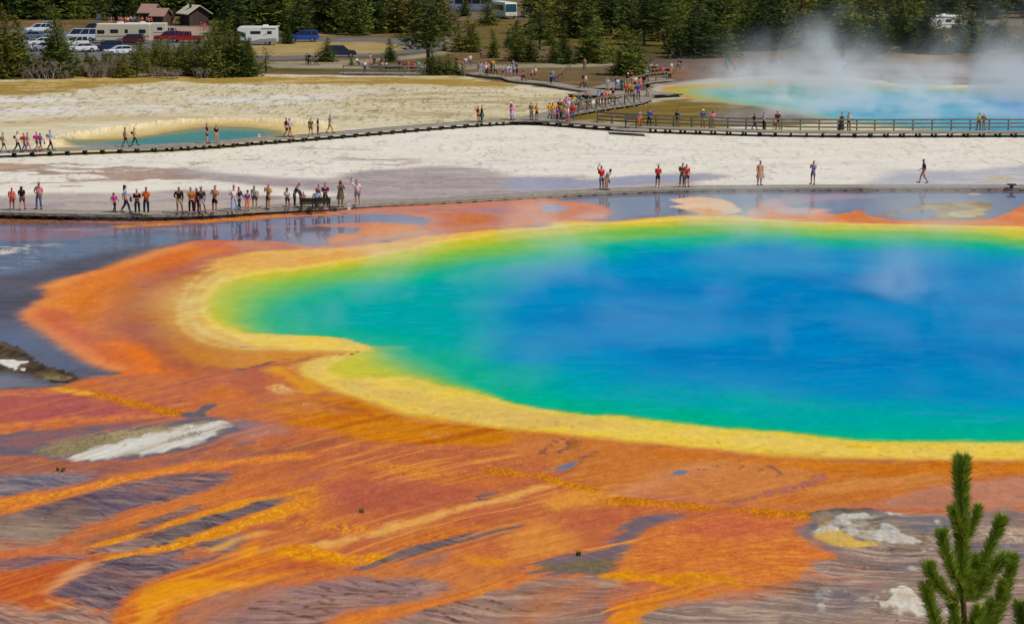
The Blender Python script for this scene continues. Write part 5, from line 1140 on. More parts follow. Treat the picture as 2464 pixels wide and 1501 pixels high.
def pose_joints(pose):
    J = dict(pel=(0, 0, .95), sp=(0, 0, 1.12), ch=(0, 0, 1.34), nk=(0, 0, 1.47), h0=(0, -.01, 1.56), h1=(0, -.015, 1.645), h2=(0, -.005, 1.715))
    for s, n in ((-1, 'r'), (1, 'l')):
        J['hip' + n] = (s * .095, 0, .90); J['kn' + n] = (s * .11, -.01, .50); J['an' + n] = (s * .115, .02, .09); J['to' + n] = (s * .135, -.16, .035)
        J['sh' + n] = (s * .185, 0, 1.40); J['el' + n] = (s * .225, .03, 1.13); J['wr' + n] = (s * .205, -.06, .90); J['hd' + n] = (s * .19, -.09, .80)
    if pose == 'shift':
        J['knl'] = (.16, -.07, .50); J['anl'] = (.2, 0, .09); J['tol'] = (.27, -.14, .035)
        J['elr'] = (-.30, .02, 1.15); J['wrr'] = (-.17, -.13, 1.05); J['hdr'] = (-.08, -.16, 1.08)
    if pose == 'pocket':
        J['elr'] = (-.27, .07, 1.16); J['wrr'] = (-.20, -.02, .96); J['hdr'] = (-.16, -.07, .90); J['knl'] = (.13, -.05, .50); J['anl'] = (.15, .0, .09); J['tol'] = (.19, -.16, .035)
        J['nk'] = (.015, -.02, 1.47); J['h0'] = (.02, -.04, 1.56); J['h1'] = (.025, -.05, 1.64); J['h2'] = (.025, -.04, 1.71)
    if pose == 'fold':
        for s, n in ((-1, 'r'), (1, 'l')):
            J['el' + n] = (s * .215, -.02, 1.13); J['wr' + n] = (s * .06, -.19, 1.12); J['hd' + n] = (-s * .05, -.19, 1.14)
    if pose == 'photo':
        for s, n in ((-1, 'r'), (1, 'l')):
            J['el' + n] = (s * .20, -.13, 1.17); J['wr' + n] = (s * .10, -.27, 1.38); J['hd' + n] = (s * .045, -.28, 1.46)
    if pose == 'hips':
        for s, n in ((-1, 'r'), (1, 'l')):
            J['el' + n] = (s * .33, .06, 1.17); J['wr' + n] = (s * .22, -.03, 1.02); J['hd' + n] = (s * .15, -.09, 1.0)
    if pose == 'armup':
        J['elr'] = (-.36, -.08, 1.60); J['wrr'] = (-.30, -.22, 1.84); J['hdr'] = (-.28, -.26, 1.92)
    if pose == 'walk':
        J['knr'] = (-.10, -.17, .52); J['anr'] = (-.10, -.25, .10); J['tor'] = (-.11, -.43, .06)
        J['knl'] = (.10, .04, .50); J['anl'] = (.10, .27, .15); J['tol'] = (.11, .15, .035)
        J['elr'] = (-.24, .14, 1.15); J['wrr'] = (-.23, .12, .92); J['hdr'] = (-.22, .08, .83)
        J['ell'] = (.24, -.06, 1.14); J['wrl'] = (.22, -.26, 1.0); J['hdl'] = (.2, -.33, .95)
    if pose == 'bend':
        for k in ('sp', 'ch', 'nk', 'h0', 'h1', 'h2', 'shr', 'shl', 'elr', 'ell', 'wrr', 'wrl', 'hdr', 'hdl'):
            x, y, z = J[k]; dz = z - .95; a = math.radians(28)
            J[k] = (x, y * math.cos(a) - dz * math.sin(a), .95 + dz * math.cos(a) + y * math.sin(a))
    if pose == 'sit':
        for k in J: J[k] = (J[k][0], J[k][1], J[k][2] - .43)
        for s, n in ((-1, 'r'), (1, 'l')):
            J['hip' + n] = (s * .10, -.02, .50); J['kn' + n] = (s * .13, -.44, .52); J['an' + n] = (s * .13, -.42, .09); J['to' + n] = (s * .14, -.60, .035)
            J['el' + n] = (s * .26, -.06, .72); J['wr' + n] = (s * .12, -.28, .62); J['hd' + n] = (s * .05, -.34, .60)
    return J


PM = {}


def body_mesh(pose, kind):
    key = (pose, kind)
    if key in PM: return PM[key]
    J = pose_joints(pose)
    c = []
    if kind == 'body':
        c.append([('pel', J['pel'], (.125, .10)), ('sp', J['sp'], (.125, .085)), ('ch', J['ch'], (.15, .10)), ('nk', J['nk'], .052), ('h0', J['h0'], .07), ('h1', J['h1'], (.082, .095)), ('h2', J['h2'], .06)])
        c.append([('h1', J['h1'], .08), ('nose', tuple(Vector(J['h1']) + Vector((0, -.115, -.03))), .012)])
        for s, n in ((-1, 'r'), (1, 'l')):
            c.append([('pel', J['pel'], .12), ('hip' + n, J['hip' + n], .092), ('kn' + n, J['kn' + n], .062), ('an' + n, J['an' + n], .043), ('to' + n, J['to' + n], .03)])
            c.append([('ch', J['ch'], .14), ('sh' + n, J['sh' + n], .055), ('el' + n, J['el' + n], .040), ('wr' + n, J['wr' + n], .028), ('pm' + n, tuple(Vector(J['wr' + n]).lerp(Vector(J['hd' + n]), .75)), (.034, .018))])
            w, h = Vector(J['wr' + n]), Vector(J['hd' + n])
            d = (h - w).normalized(); sd = d.cross(Vector((0, -1, .2))).normalized()
            p0 = w.lerp(h, .75)
            for k, (o, L) in enumerate(((-1.5, .062), (-.5, .074), (.5, .078), (1.5, .068))):
                q = p0 + sd * o * .018
                c.append([('pm' + n, tuple(p0), .03), ('f%d' % k + n, tuple(q + d * L * .5), .008), ('g%d' % k + n, tuple(q + d * L + Vector((0, -.012 - .004 * k, 0))), .007)])
            c.append([('wr' + n, J['wr' + n], .028), ('th' + n, tuple(w.lerp(h, .45) - sd * .045 * s), .009)])
    elif kind in ('tee', 'long'):
        c.append([('pel', tuple(Vector(J['pel']) + Vector((0, 0, -.02))), (.155, .125)), ('sp', J['sp'], (.15, .115)), ('ch', J['ch'], (.17, .125)), ('nk', tuple(Vector(J['nk']) - Vector((0, 0, .02))), .07)])
        for n in 'rl':
            sh, el, wr = Vector(J['sh' + n]), Vector(J['el' + n]), Vector(J['wr' + n])
            ch = [('ch', J['ch'], .15), ('sh' + n, tuple(sh), .075)]
            ch += [('el' + n, tuple(sh.lerp(el, .92)), .060)] if kind == 'tee' else [('el' + n, tuple(el), .056), ('wr' + n, tuple(el.lerp(wr, .9)), .042)]
            c.append(ch)
    elif kind in ('shorts', 'pants'):
        pz = J['pel']
        c.append([('w', tuple(Vector(pz) + Vector((0, 0, .05))), (.14, .115)), ('pel', tuple(Vector(pz) - Vector((0, 0, .03))), (.15, .13))])
        for n in 'rl':
            hp, kn, an = Vector(J['hip' + n]), Vector(J['kn' + n]), Vector(J['an' + n])
            ch = [('pel', pz, .13), ('hip' + n, tuple(hp), .10)]
            ch += [('kn' + n, tuple(hp.lerp(kn, .8)), .09)] if kind == 'shorts' else [('kn' + n, tuple(kn), .072), ('an' + n, tuple(kn.lerp(an, .92)), .058)]
            c.append(ch)
    elif kind == 'hair':
        c.append([('a', tuple(Vector(J['h1']) + Vector((0, .03, .035))), (.112, .122)), ('b', tuple(Vector(J['h2']) + Vector((0, .012, .02))), .095), ])
    elif kind == 'longhair':
        h = Vector(J['h1'])
        c.append([('b', tuple(h + Vector((0, .012, .085))), .10), ('a', tuple(h + Vector((0, .035, .01))), (.12, .105)), ('c', tuple(h + Vector((0, .075, -.15))), (.10, .06)), ('d', tuple(h + Vector((0, .095, -.30))), (.08, .04))])
    elif kind == 'pack':
        q = Vector(J['ch']); p = Vector(J['sp'])
        c.append([('a', tuple(q + Vector((0, .20, .06))), (.13, .09)), ('b', tuple(q.lerp(p, .5) + Vector((0, .21, 0))), (.155, .12)), ('c', tuple(p + Vector((0, .20, -.02))), (.14, .11))])
    elif kind == 'bag':
        p = Vector(J['wrl'])
        c.append([('a', tuple(p + Vector((.03, -.02, -.05))), (.05, .03)), ('b', tuple(p + Vector((.04, -.03, -.22))), (.15, .07)), ('c', tuple(p + Vector((.04, -.03, -.38))), (.14, .07))])
    elif kind in ('shoer', 'shoel'):
        mb = MB(); n = kind[-1]
        a, t = Vector(J['an' + n]), Vector(J['to' + n])
        mb.tube([a + Vector((0, .05, -.035)), a + Vector((0, 0, -.04)), a.lerp(t, .6) + Vector((0, 0, -.005)), t + Vector((0, -.06, .0))], [.045, .055, .048, .028], 8)
        me = bpy.data.meshes.new('shoe'); me.from_pydata(mb.v, [], mb.f); me.materials.append(None)
        me.polygons.foreach_set('use_smooth', [True] * len(me.polygons)); PM[key] = me; return me
    elif kind in ('dress', 'skirt', 'gown', 'cap', 'hat'):
        rings = []
        if kind == 'cap' or kind == 'hat':
            h = Vector(J['h2']); r0 = .105
            br = .12 if kind == 'cap' else .21
            rings = [(h + Vector((0, -.05 if kind == 'cap' else 0, -.025)), br, br * 1.15 if kind == 'cap' else br), (h + Vector((0, -.03 if kind == 'cap' else 0, -.012)), br * .98, br), (h + Vector((0, 0, -.005)), r0, r0 * 1.1), (h + Vector((0, 0, .05)), r0 * .9, r0), (h + Vector((0, 0, .08)), r0 * .4, r0 * .4), (h + Vector((0, 0, .083)), .005, .005)]
        else:
            top, hem = {'dress': (1.43, .52), 'skirt': (1.04, .45), 'gown': (1.43, .10)}[kind]
            off = -.43 if pose == 'sit' else 0
            prof = [(top, .10, .075), (1.34, .185, .125), (1.12, .15, .115), (.95, .19, .15), (.7, .23, .19), (hem, .25 if kind != 'gown' else .30, .22 if kind != 'gown' else .28)]
            if kind == 'skirt': prof = [(1.04, .15, .115), (.95, .185, .15), (.7, .23, .2), (hem, .26, .23)]
            rings = [(Vector((0, 0, z + off)), a, b) for z, a, b in prof]
            if kind == 'gown': rings = [(Vector((0, 0, 1.46)), .07, .07)] + rings
        mb = MB(); n = 12
        for i, (q, a, b) in enumerate(rings):
            for k in range(n):
                t = 2 * math.pi * k / n
                mb.v.append((q.x + a * math.cos(t) * (1 + .05 * math.sin(3 * t + i)), q.y + b * math.sin(t), q.z))
        for i in range(len(rings) - 1):
            for k in range(n): mb.f.append((i * n + k, i * n + (k + 1) % n, (i + 1) * n + (k + 1) % n, (i + 1) * n + k))
        me = bpy.data.meshes.new(kind); me.from_pydata(mb.v, [], mb.f); me.materials.append(None)
        me.polygons.foreach_set('use_smooth', [True] * len(me.polygons)); PM[key] = me; return me
    PM[key] = skin_mesh(kind, c, 1 if kind == 'body' else 1)
    return PM[key]


CL = dict(white=(226, 222, 218), cream=(214, 204, 180), grey=(120, 120, 124), charcoal=(52, 52, 58), black=(24, 23, 26), navy=(28, 34, 66), blue=(24, 74, 176), royal=(30, 96, 200), sky=(130, 170, 214), paleblue=(170, 188, 212),
          teal=(10, 126, 124), mint=(110, 204, 168), green=(70, 150, 60), lime=(150, 200, 60), olive=(96, 90, 56), khaki=(176, 158, 116), tan=(186, 142, 104), brown=(94, 60, 38), mustard=(176, 128, 50), yellow=(240, 178, 20), gold=(250, 190, 10),
          orange=(232, 112, 40), coral=(240, 100, 78), red=(206, 26, 34), maroon=(120, 20, 50), pink=(234, 110, 170), salmon=(236, 150, 140), rose=(214, 90, 120), magenta=(224, 30, 150), purple=(112, 54, 150), lavender=(176, 164, 210), jeans=(80, 100, 140), lightjeans=(150, 180, 216), steel=(110, 126, 150), tealdark=(14, 90, 84), plum=(96, 30, 80))
CNAME = dict(paleblue='pale blue', sky='light blue', royal='bright blue', gold='bright yellow', jeans='denim blue', lightjeans='pale denim', tealdark='dark teal', steel='steel grey')
SKIN = mat('skin', srgb(178, 122, 94), 0.6, 0.3)
SKIN2 = mat('skin_tan', srgb(136, 88, 62), 0.6, 0.3)
HAIR = dict(dark=mat('hair_dark', srgb(36, 26, 20), 0.7), brown=mat('hair_brown', srgb(92, 62, 38), 0.7), blond=mat('hair_blond', srgb(176, 142, 92), 0.7), grey=mat('hair_grey', srgb(170, 166, 158), 0.7))
USED = {}


def cloth(n):
    return mat('cloth_' + n, srgb(*CL[n], k=1.15), 0.85, 0.15, 0.08, 9)


def part_o(name, me, m, root):
    o = bpy.data.objects.new(name, me); COL.objects.link(o); o.parent = root
    o.material_slots[0].link = 'OBJECT'; o.material_slots[0].material = m
    return o


prnd = random.Random(77)


def person(px, py, z, hgt, pose, rz, top, bot, hair='dark', extra='', label=None, group=None, small=False):
    """top 'red:tee', bot 'black:shorts' ('-' with a dress); extra: words pack:colour, bag:colour, cap:colour, hat:colour"""
    root = empty('person', at(px, py, z), math.radians(rz))
    if pose == 'stand' and prnd.random() < .55: pose = prnd.choice(['pocket', 'shift', 'pocket'])
    root.rotation_euler = (math.radians(prnd.uniform(-3, 2)), math.radians(prnd.uniform(-3, 3)), math.radians(rz + prnd.uniform(-25, 25)))
    s = hgt / 1.75
    root.scale = (s * (1.08 if hgt > 1.3 else 1.12), s * 1.08, s)
    sk = SKIN if prnd.random() < .7 else SKIN2
    part_o('body', body_mesh(pose, 'body'), sk, root)
    tc, tk = top.split(':')
    nm = {'tee': 'shirt', 'long': 'jacket', 'dress': 'dress', 'gown': 'robe'}[tk]
    part_o(nm, body_mesh(pose, tk), cloth(tc), root)
    if bot != '-':
        bc, bk = bot.split(':')
        part_o({'shorts': 'shorts', 'pants': 'trousers', 'skirt': 'skirt'}[bk], body_mesh(pose, bk), cloth(bc), root)
    smt = cloth('grey' if prnd.random() < .25 else 'charcoal') if 'shoes:' not in extra else cloth([w for w in extra.split() if w.startswith('shoes:')][0][6:])
    for sd in 'rl': part_o('shoe', body_mesh(pose, 'shoe' + sd), smt, root)
    hk = hair.split('-')
    part_o('hair', body_mesh(pose, 'longhair' if len(hk) > 1 else 'hair'), HAIR[hk[0]], root)
    for w in extra.split():
        k, c = w.split(':')
        if k in ('pack', 'bag', 'cap', 'hat'):
            part_o({'pack': 'backpack', 'bag': 'shoulder_bag'}.get(k, k), body_mesh(pose, k), cloth(c), root)
    cn = lambda c: CNAME.get(c, c)
    if label is None: label = 'person'
    who = 'child' if hgt < 1.4 else 'person'
    t = f"{who} in {cn(tc)} {nm if tk != 'tee' else 'shirt'}"
    if bot != '-': t += f" and {cn(bc)} {dict(shorts='shorts', pants='trousers', skirt='skirt')[bk]}"
    for w in extra.split():
        k, c = w.split(':')
        if k == 'pack': t += f" with {cn(c)} backpack"
        if k == 'bag': t += f" with {cn(c)} bag"
        if k == 'hat' or k == 'cap': t += f" with {cn(c)} {k}"
    lab = t + ' ' + label
    words = lab.split()
    if len(words) > 16: lab = ' '.join(words[:16])
    USED.setdefault(lab, []).append(root)
    tag(root, lab, 'person', group)
    return root


GN = 'visitors on the near boardwalk'
zn = z_near
N = lambda x, y, h, pose, rz, top, bot, hair='dark', extra='', label='on the near boardwalk': person(x, y, zn(x), h, pose, rz, top, bot, hair, extra, label, GN)
N(29, 507, 1.58, 'walk', 200, 'coral:tee', 'red:shorts', 'dark', '', 'leftmost on the near boardwalk')
N(54, 506, 1.66, 'walk', 170, 'black:tee', 'brown:shorts', 'dark-l', '', 'second from left on near boardwalk')
N(92, 504, 1.88, 'stand', 5, 'salmon:tee', 'jeans:pants', 'brown', '', 'standing alone on near boardwalk')
N(276, 511, 1.36, 'walk', 60, 'magenta:tee', 'black:pants', 'dark-l', '', 'walking on the near boardwalk')
N(303, 512, 1.92, 'walk', 110, 'paleblue:tee', 'charcoal:pants', 'dark-l', 'bag:grey', 'on near boardwalk')
N(331, 516.5, 1.72, 'fold', 0, 'black:tee', 'black:pants', 'brown', '', 'facing the great spring')
N(352, 516.5, 1.88, 'photo', -10, 'orange:tee', 'navy:pants', 'brown', 'shoes:lime', 'photographing the great spring')
N(432, 515, 1.84, 'shift', 25, 'black:long', 'khaki:shorts', 'brown', '', 'turned right on near boardwalk')
N(461, 514.5, 1.80, 'photo', 10, 'mustard:tee', 'black:pants', 'dark', '', 'left in the cluster of three')
N(473, 513.5, 1.74, 'stand', 10, 'red:tee', 'maroon:pants', 'brown', '', 'middle of the cluster of three')
N(487, 514, 1.80, 'shift', 0, 'charcoal:tee', 'paleblue:shorts', 'grey', 'cap:steel', 'in the near cluster')
N(516, 513, 1.90, 'photo', 0, 'tan:tee', 'black:shorts', 'dark', 'pack:black', 'on near boardwalk')
N(562, 511, 1.88, 'stand', 15, 'white:tee', 'lightjeans:pants', 'dark', 'pack:brown', 'on near boardwalk')
N(575, 506, 1.62, 'walk', 70, 'navy:long', 'charcoal:pants', 'dark', '', 'behind the one in pale denim')
N(594, 507, 1.38, 'stand', 20, 'purple:tee', 'orange:pants', 'dark', 'cap:black', 'on near boardwalk')
N(613, 503, 1.72, 'bend', -15, 'white:tee', 'charcoal:shorts', 'brown', '', 'leaning forward on near boardwalk')
N(644, 503.5, 1.78, 'photo', -20, 'tan:tee', 'olive:shorts', 'blond', 'pack:gold', 'on near boardwalk')
N(693, 502.5, 1.48, 'fold', 10, 'white:tee', 'navy:shorts', 'dark-l', '', 'girl-sized, left of the benches')
N(710, 500, 1.82, 'bend', 70, 'blue:tee', 'navy:pants', 'dark', '', 'bending over by the left bench')
N(724, 501, 1.66, 'bend', -70, 'grey:tee', 'lavender:shorts', 'brown', '', 'behind the left bench')
N(731, 499, 1.1, 'stand', -30, 'salmon:tee', 'white:shorts', 'brown', '', 'behind the left bench')
N(762, 500.5, 1.74, 'sit', 10, 'paleblue:tee', 'jeans:pants', 'dark', 'cap:red', 'behind the right bench')
N(768, 499, 1.62, 'stand', 150, 'sky:tee', 'steel:shorts', 'brown', '', 'behind the right bench')
N(784, 500, 1.74, 'fold', -10, 'plum:tee', 'navy:pants', 'dark', '', 'right behind the right bench')
N(819, 499, 1.88, 'photo', 20, 'olive:dress', '-', 'brown-l', '', 'standing right of the benches')
N(861, 494, 1.82, 'armup', 0, 'white:tee', 'steel:shorts', 'dark', '', 'with raised arm, right of benches')
N(1448, 456.5, 1.80, 'armup', 20, 'red:tee', 'steel:shorts', 'dark', 'pack:black', 'arm raised')
N(1459, 457.5, 1.72, 'bend', 60, 'cream:tee', 'tan:pants', 'brown-l', 'bag:charcoal', 'leaning in')
N(1582, 451, 1.70, 'fold', 0, 'red:long', 'black:shorts', 'brown', 'shoes:white', 'standing alone on near boardwalk')
N(1640, 450, 1.84, 'fold', 5, 'brown:tee', 'olive:pants', 'brown', '', 'left of a pair')
N(1653, 450, 1.72, 'stand', -5, 'red:tee', 'black:shorts', 'dark', '', 'right of a pair')
N(1827, 446, 1.88, 'stand', 0, 'tan:dress', 'tan:pants', 'brown', 'bag:lavender', '')
N(1955, 444, 1.82, 'photo', -40, 'lavender:tee', 'steel:shorts', 'brown', 'pack:steel', 'taking a picture')
N(2222, 441.5, 1.88, 'walk', -95, 'navy:tee', 'salmon:shorts', 'brown', '', 'walking left alone, rightmost on near boardwalk')
GB = 'visitors on the back boardwalk'
B = lambda x, y, h, pose, rz, top, bot, hair='dark', extra='', label='on back boardwalk': person(x, y, .52, h, pose, rz, top, bot, hair, extra, label, GB)
B(9, 367.5, 1.72, 'walk', 90, 'grey:tee', 'charcoal:shorts', 'brown', 'pack:olive', 'leftmost on back boardwalk')
B(42, 366, 1.78, 'walk', 92, 'white:tee', 'black:pants', 'dark', 'pack:charcoal')
B(59, 365, 1.62, 'walk', 88, 'red:tee', 'jeans:pants', 'brown', 'pack:maroon')
B(67, 365, 1.66, 'walk', 95, 'steel:tee', 'rose:shorts', 'dark')
B(89, 364, 1.66, 'walk', 90, 'magenta:tee', 'navy:shorts', 'brown', 'pack:plum')
B(97, 364, 1.56, 'walk', 90, 'purple:tee', 'navy:shorts', 'dark', 'bag:blue')
B(121, 362, 1.75, 'walk', 90, 'sky:tee', 'black:pants', 'dark', 'pack:navy')
B(302, 354, 1.76, 'walk', 90, 'grey:tee', 'black:shorts', 'brown', '', 'walking past the turquoise pool')
B(324, 350.5, 1.58, 'walk', 90, 'tan:tee', 'charcoal:pants', 'dark', 'pack:black', 'past the pool')
B(499, 345.5, 1.82, 'stand', 90, 'navy:tee', 'charcoal:shorts', 'dark', '', 'in front of turquoise pool')
B(521, 344, 1.60, 'stand', 30, 'black:tee', 'tan:pants', 'dark', '', 'in front of turquoise pool')
B(690, 330.5, 1.80, 'walk', 100, 'black:tee', 'black:shorts', 'dark', '', 'at right end of turquoise pool')
B(698, 330, 1.74, 'walk', 85, 'lavender:tee', 'brown:shorts', 'dark', '', 'beside one in black')
B(748, 327, 1.62, 'walk', 0, 'olive:tee', 'charcoal:shorts', 'brown')
B(764.5, 323.5, 1.56, 'stand', 90, 'black:tee', 'black:pants', 'dark', 'cap:white')
B(793, 321, 1.74, 'walk', 90, 'grey:tee', 'khaki:shorts', 'dark', '', 'stepping out right of the white cap')
B(1151, 294, 1.56, 'stand', 60, 'maroon:tee', 'brown:shorts', 'dark')
B(1159, 293.5, 1.66, 'stand', -60, 'charcoal:dress', 'brown:pants', 'brown', 'bag:teal')
B(1230, 288, 1.70, 'stand', 80, 'grey:tee', 'grey:pants', 'dark', 'hat:white')
B(1233, 289.5, 1.56, 'walk', 80, 'pink:tee', 'lavender:skirt', 'dark-l')
B(1279, 289, 1.78, 'stand', 60, 'olive:tee', 'olive:pants', 'dark')
B(1292, 288.5, 1.62, 'fold', -40, 'yellow:tee', 'charcoal:shorts', 'dark')
B(1322, 286, 1.64, 'walk', 60, 'yellow:tee', 'tan:pants', 'dark')
B(1331, 286, 1.62, 'stand', 0, 'gold:tee', 'khaki:shorts', 'dark')
B(1344, 287.5, 1.62, 'stand', 20, 'orange:tee', 'brown:pants', 'dark')
B(1334, 291, 1.3, 'stand', 10, 'lavender:tee', 'steel:pants', 'dark')
B(1341, 291, 1.36, 'stand', -10, 'purple:tee', 'plum:pants', 'dark')
B(1350, 288, 1.62, 'walk', 40, 'mustard:tee', 'charcoal:pants', 'dark')
B(1367, 294.5, 1.62, 'walk', -60, 'white:tee', 'rose:pants', 'dark')
B(1363, 293, 1.52, 'stand', 60, 'salmon:tee', 'sky:shorts', 'brown')
B(1377, 291, 1.66, 'stand', 0, 'red:tee', 'jeans:pants', 'dark')
B(1355, 284, 1.66, 'walk', 70, 'tealdark:tee', 'grey:pants', 'dark')
B(1473, 297, 1.24, 'stand', 0, 'magenta:tee', 'magenta:shorts', 'brown')
B(1540, 304, 1.62, 'stand', 20, 'grey:tee', 'orange:pants', 'brown', 'bag:maroon')
B(1562, 303.5, 1.72, 'stand', 180, 'royal:tee', 'navy:pants', 'dark')
B(1630, 305, 1.66, 'stand', 150, 'teal:tee', 'black:shorts', 'dark', 'pack:black')
B(1691, 307, 1.70, 'fold', 0, 'blue:tee', 'khaki:shorts', 'grey', 'cap:white')
B(1715, 308, 1.62, 'hips', 10, 'pink:tee', 'grey:shorts', 'dark-l')
B(1815, 312.5, 1.58, 'walk', 80, 'navy:tee', 'navy:pants', 'brown')
B(1839, 312.5, 1.62, 'photo', 160, 'paleblue:tee', 'black:pants', 'dark')
B(1863, 312, 1.06, 'stand', 180, 'gold:tee', 'purple:shorts', 'dark', '', 'by the rail')
B(1872, 311.5, 1.72, 'stand', 180, 'maroon:tee', 'black:shorts', 'dark', '', 'by the rail')
B(2024, 314, 1.68, 'stand', 200, 'charcoal:gown', '-', 'dark', '', 'at the rail')
B(2042, 314, 1.70, 'photo', 150, 'white:tee', 'charcoal:pants', 'dark', 'bag:black', 'at the rail')
B(2355, 313.5, 1.64, 'stand', 190, 'lime:tee', 'brown:pants', 'brown', '', 'at the rail far right')
B(2367, 313.5, 1.58, 'fold', 160, 'rose:tee', 'grey:shorts', 'dark', 'cap:white', 'at the rail far right')
GU = 'visitors on the curving upper boardwalk'
U = lambda x, y, h, pose, rz, top, bot, hair='dark', extra='', label='on upper boardwalk', z=.30: person(x, y, z, h, pose, rz, top, bot, hair, extra, label, GU)
U(1156, 181, 1.8, 'stand', 0, 'lavender:tee', 'paleblue:pants')
U(1169, 182.5, 1.62, 'walk', 60, 'white:tee', 'black:pants', 'brown', 'hat:cream')
U(1175, 180, 1.62, 'stand', -30, 'salmon:tee', 'charcoal:pants')
U(1191, 181, 1.56, 'walk', 90, 'mint:tee', 'black:pants')
U(1187, 172, 1.6, 'stand', 0, 'yellow:tee', 'grey:pants')
U(1179, 170, 1.6, 'stand', 0, 'steel:tee', 'maroon:pants')
U(1211, 184, 1.5, 'walk', 80, 'paleblue:tee', 'black:shorts')
U(1220, 186, 1.66, 'stand', 20, 'white:tee', 'lavender:shorts', 'brown')
U(1229, 185, 1.5, 'walk', 60, 'sky:tee', 'lightjeans:shorts')
U(1237, 184, 1.56, 'stand', 0, 'paleblue:tee', 'blue:shorts')
U(1244, 180, 1.66, 'stand', 40, 'navy:tee', 'charcoal:pants')
U(1260, 195, 1.68, 'walk', 50, 'jeans:tee', 'brown:pants')
U(1256, 193, 1.3, 'stand', 20, 'rose:tee', 'maroon:pants')
U(1279, 192.5, 1.50, 'walk', -80, 'white:tee', 'black:shorts', 'grey')
U(1288.5, 191.5, 1.64, 'walk', -90, 'white:tee', 'charcoal:shorts', 'dark', '', 'beside one with black shorts')
U(1325, 202, 1.76, 'stand', 60, 'teal:tee', 'navy:pants')
U(1331, 197, 1.5, 'walk', 90, 'sky:tee', 'blue:pants')
U(1402, 211, 1.66, 'walk', -60, 'black:tee', 'charcoal:pants', 'dark', 'bag:orange')
U(1409, 212.5, 1.68, 'walk', 60, 'white:tee', 'jeans:pants')
U(1461, 221, 1.66, 'hips', 0, 'paleblue:tee', 'khaki:pants', 'grey')
U(1482, 215, 1.6, 'stand', 90, 'royal:tee', 'sky:pants')
U(1487, 218, 1.5, 'stand', 10, 'white:tee', 'sky:shorts', 'brown')
U(1497, 222, 1.74, 'stand', -20, 'teal:tee', 'tealdark:pants')
U(1509, 211, 1.7, 'stand', 30, 'black:tee', 'mustard:pants', 'dark', 'cap:white')
U(1519, 204, 1.66, 'walk', 30, 'navy:tee', 'charcoal:pants', 'dark', 'cap:red')
U(1528, 215, 1.66, 'hips', 0, 'white:tee', 'navy:shorts', 'brown')
U(1523, 213, 1.5, 'stand', 10, 'salmon:tee', 'tan:pants', 'blond-l')
U(1540, 220, 1.66, 'stand', 60, 'coral:tee', 'rose:pants', 'dark-l')
U(1549, 213, 1.60, 'stand', 0, 'black:tee', 'grey:pants')
U(1556.5, 196, 1.60, 'photo', 0, 'sky:tee', 'black:pants', 'dark')
GL = 'visitors packed on the looped boardwalk ramp'
Lp = lambda x, y, h, pose, rz, top, bot, hair='dark', extra='', label='on the looped ramp': person(x, y, .40, h, pose, rz, top, bot, hair, extra, label, GL)
Lp(1558, 233, 1.72, 'stand', -20, 'black:tee', 'white:shorts', 'dark', '', 'at the outer bend of ramp')
Lp(1535, 238, 1.72, 'stand', 20, 'blue:tee', 'navy:pants', 'dark', '', 'at the bend of ramp')
Lp(1508, 236, 1.62, 'fold', 0, 'red:tee', 'brown:shorts')
Lp(1520, 234, 1.6, 'stand', 40, 'mustard:tee', 'black:pants')
Lp(1515, 230, 1.5, 'stand', 0, 'gold:tee', 'olive:pants')
Lp(1474, 246, 1.66, 'stand', 20, 'navy:tee', 'grey:pants', 'dark')
Lp(1467, 247, 1.55, 'stand', 0, 'cream:tee', 'olive:pants', 'grey')
Lp(1459, 250, 1.6, 'walk', 60, 'salmon:tee', 'tan:shorts', 'brown')
Lp(1452, 252, 1.4, 'stand', 0, 'rose:tee', 'grey:shorts', 'brown')
Lp(1440, 256, 1.7, 'fold', 10, 'sky:tee', 'navy:pants', 'dark')
Lp(1446, 254, 1.66, 'stand', 180, 'charcoal:tee', 'black:pants')
Lp(1420, 261, 1.6, 'stand', 0, 'tealdark:tee', 'tealdark:pants')
Lp(1412, 262, 1.7, 'stand', 60, 'black:tee', 'charcoal:shorts', 'dark', 'pack:black')
Lp(1408, 260, 1.7, 'stand', -20, 'charcoal:tee', 'khaki:pants')
Lp(1398, 266, 1.6, 'walk', 0, 'teal:tee', 'grey:shorts')
Lp(1392, 265, 1.64, 'stand', 90, 'black:tee', 'grey:pants', 'dark')
Lp(1388, 268, 1.5, 'walk', -60, 'lavender:tee', 'jeans:shorts')
Lp(1381, 266, 1.66, 'stand', 0, 'gold:tee', 'grey:pants', 'dark')
Lp(1376, 270, 1.5, 'stand', 30, 'sky:tee', 'grey:pants')
Lp(1364, 272, 1.7, 'stand', 0, 'pink:tee', 'white:pants', 'brown', 'hat:pink')
Lp(1369, 275, 1.6, 'stand', 30, 'white:tee', 'tan:shorts')
Lp(1346, 279, 1.74, 'stand', 10, 'navy:tee', 'brown:pants', 'dark')
GT = 'visitors at the trailhead'
T = lambda x, y, h, pose, rz, top, bot, hair='dark', extra='', label='at the trailhead', z=0.0: person(x, y, z, h, pose, rz, top, bot, hair, extra, label, GT)
T(1566, 181, 1.7, 'stand', 0, 'cream:tee', 'khaki:pants', 'blond')
T(1571, 186, 1.78, 'stand', 30, 'navy:tee', 'charcoal:pants')
T(1576, 183, 1.6, 'stand', 0, 'black:tee', 'navy:pants', 'dark')
T(1580, 182, 1.66, 'stand', 60, 'mint:tee', 'black:pants')
T(1588, 192, 1.74, 'stand', 0, 'red:tee', 'charcoal:pants')
T(1594, 191, 1.7, 'stand', 20, 'rose:tee', 'black:pants')
T(1584, 194, 1.7, 'stand', -20, 'olive:tee', 'olive:pants')
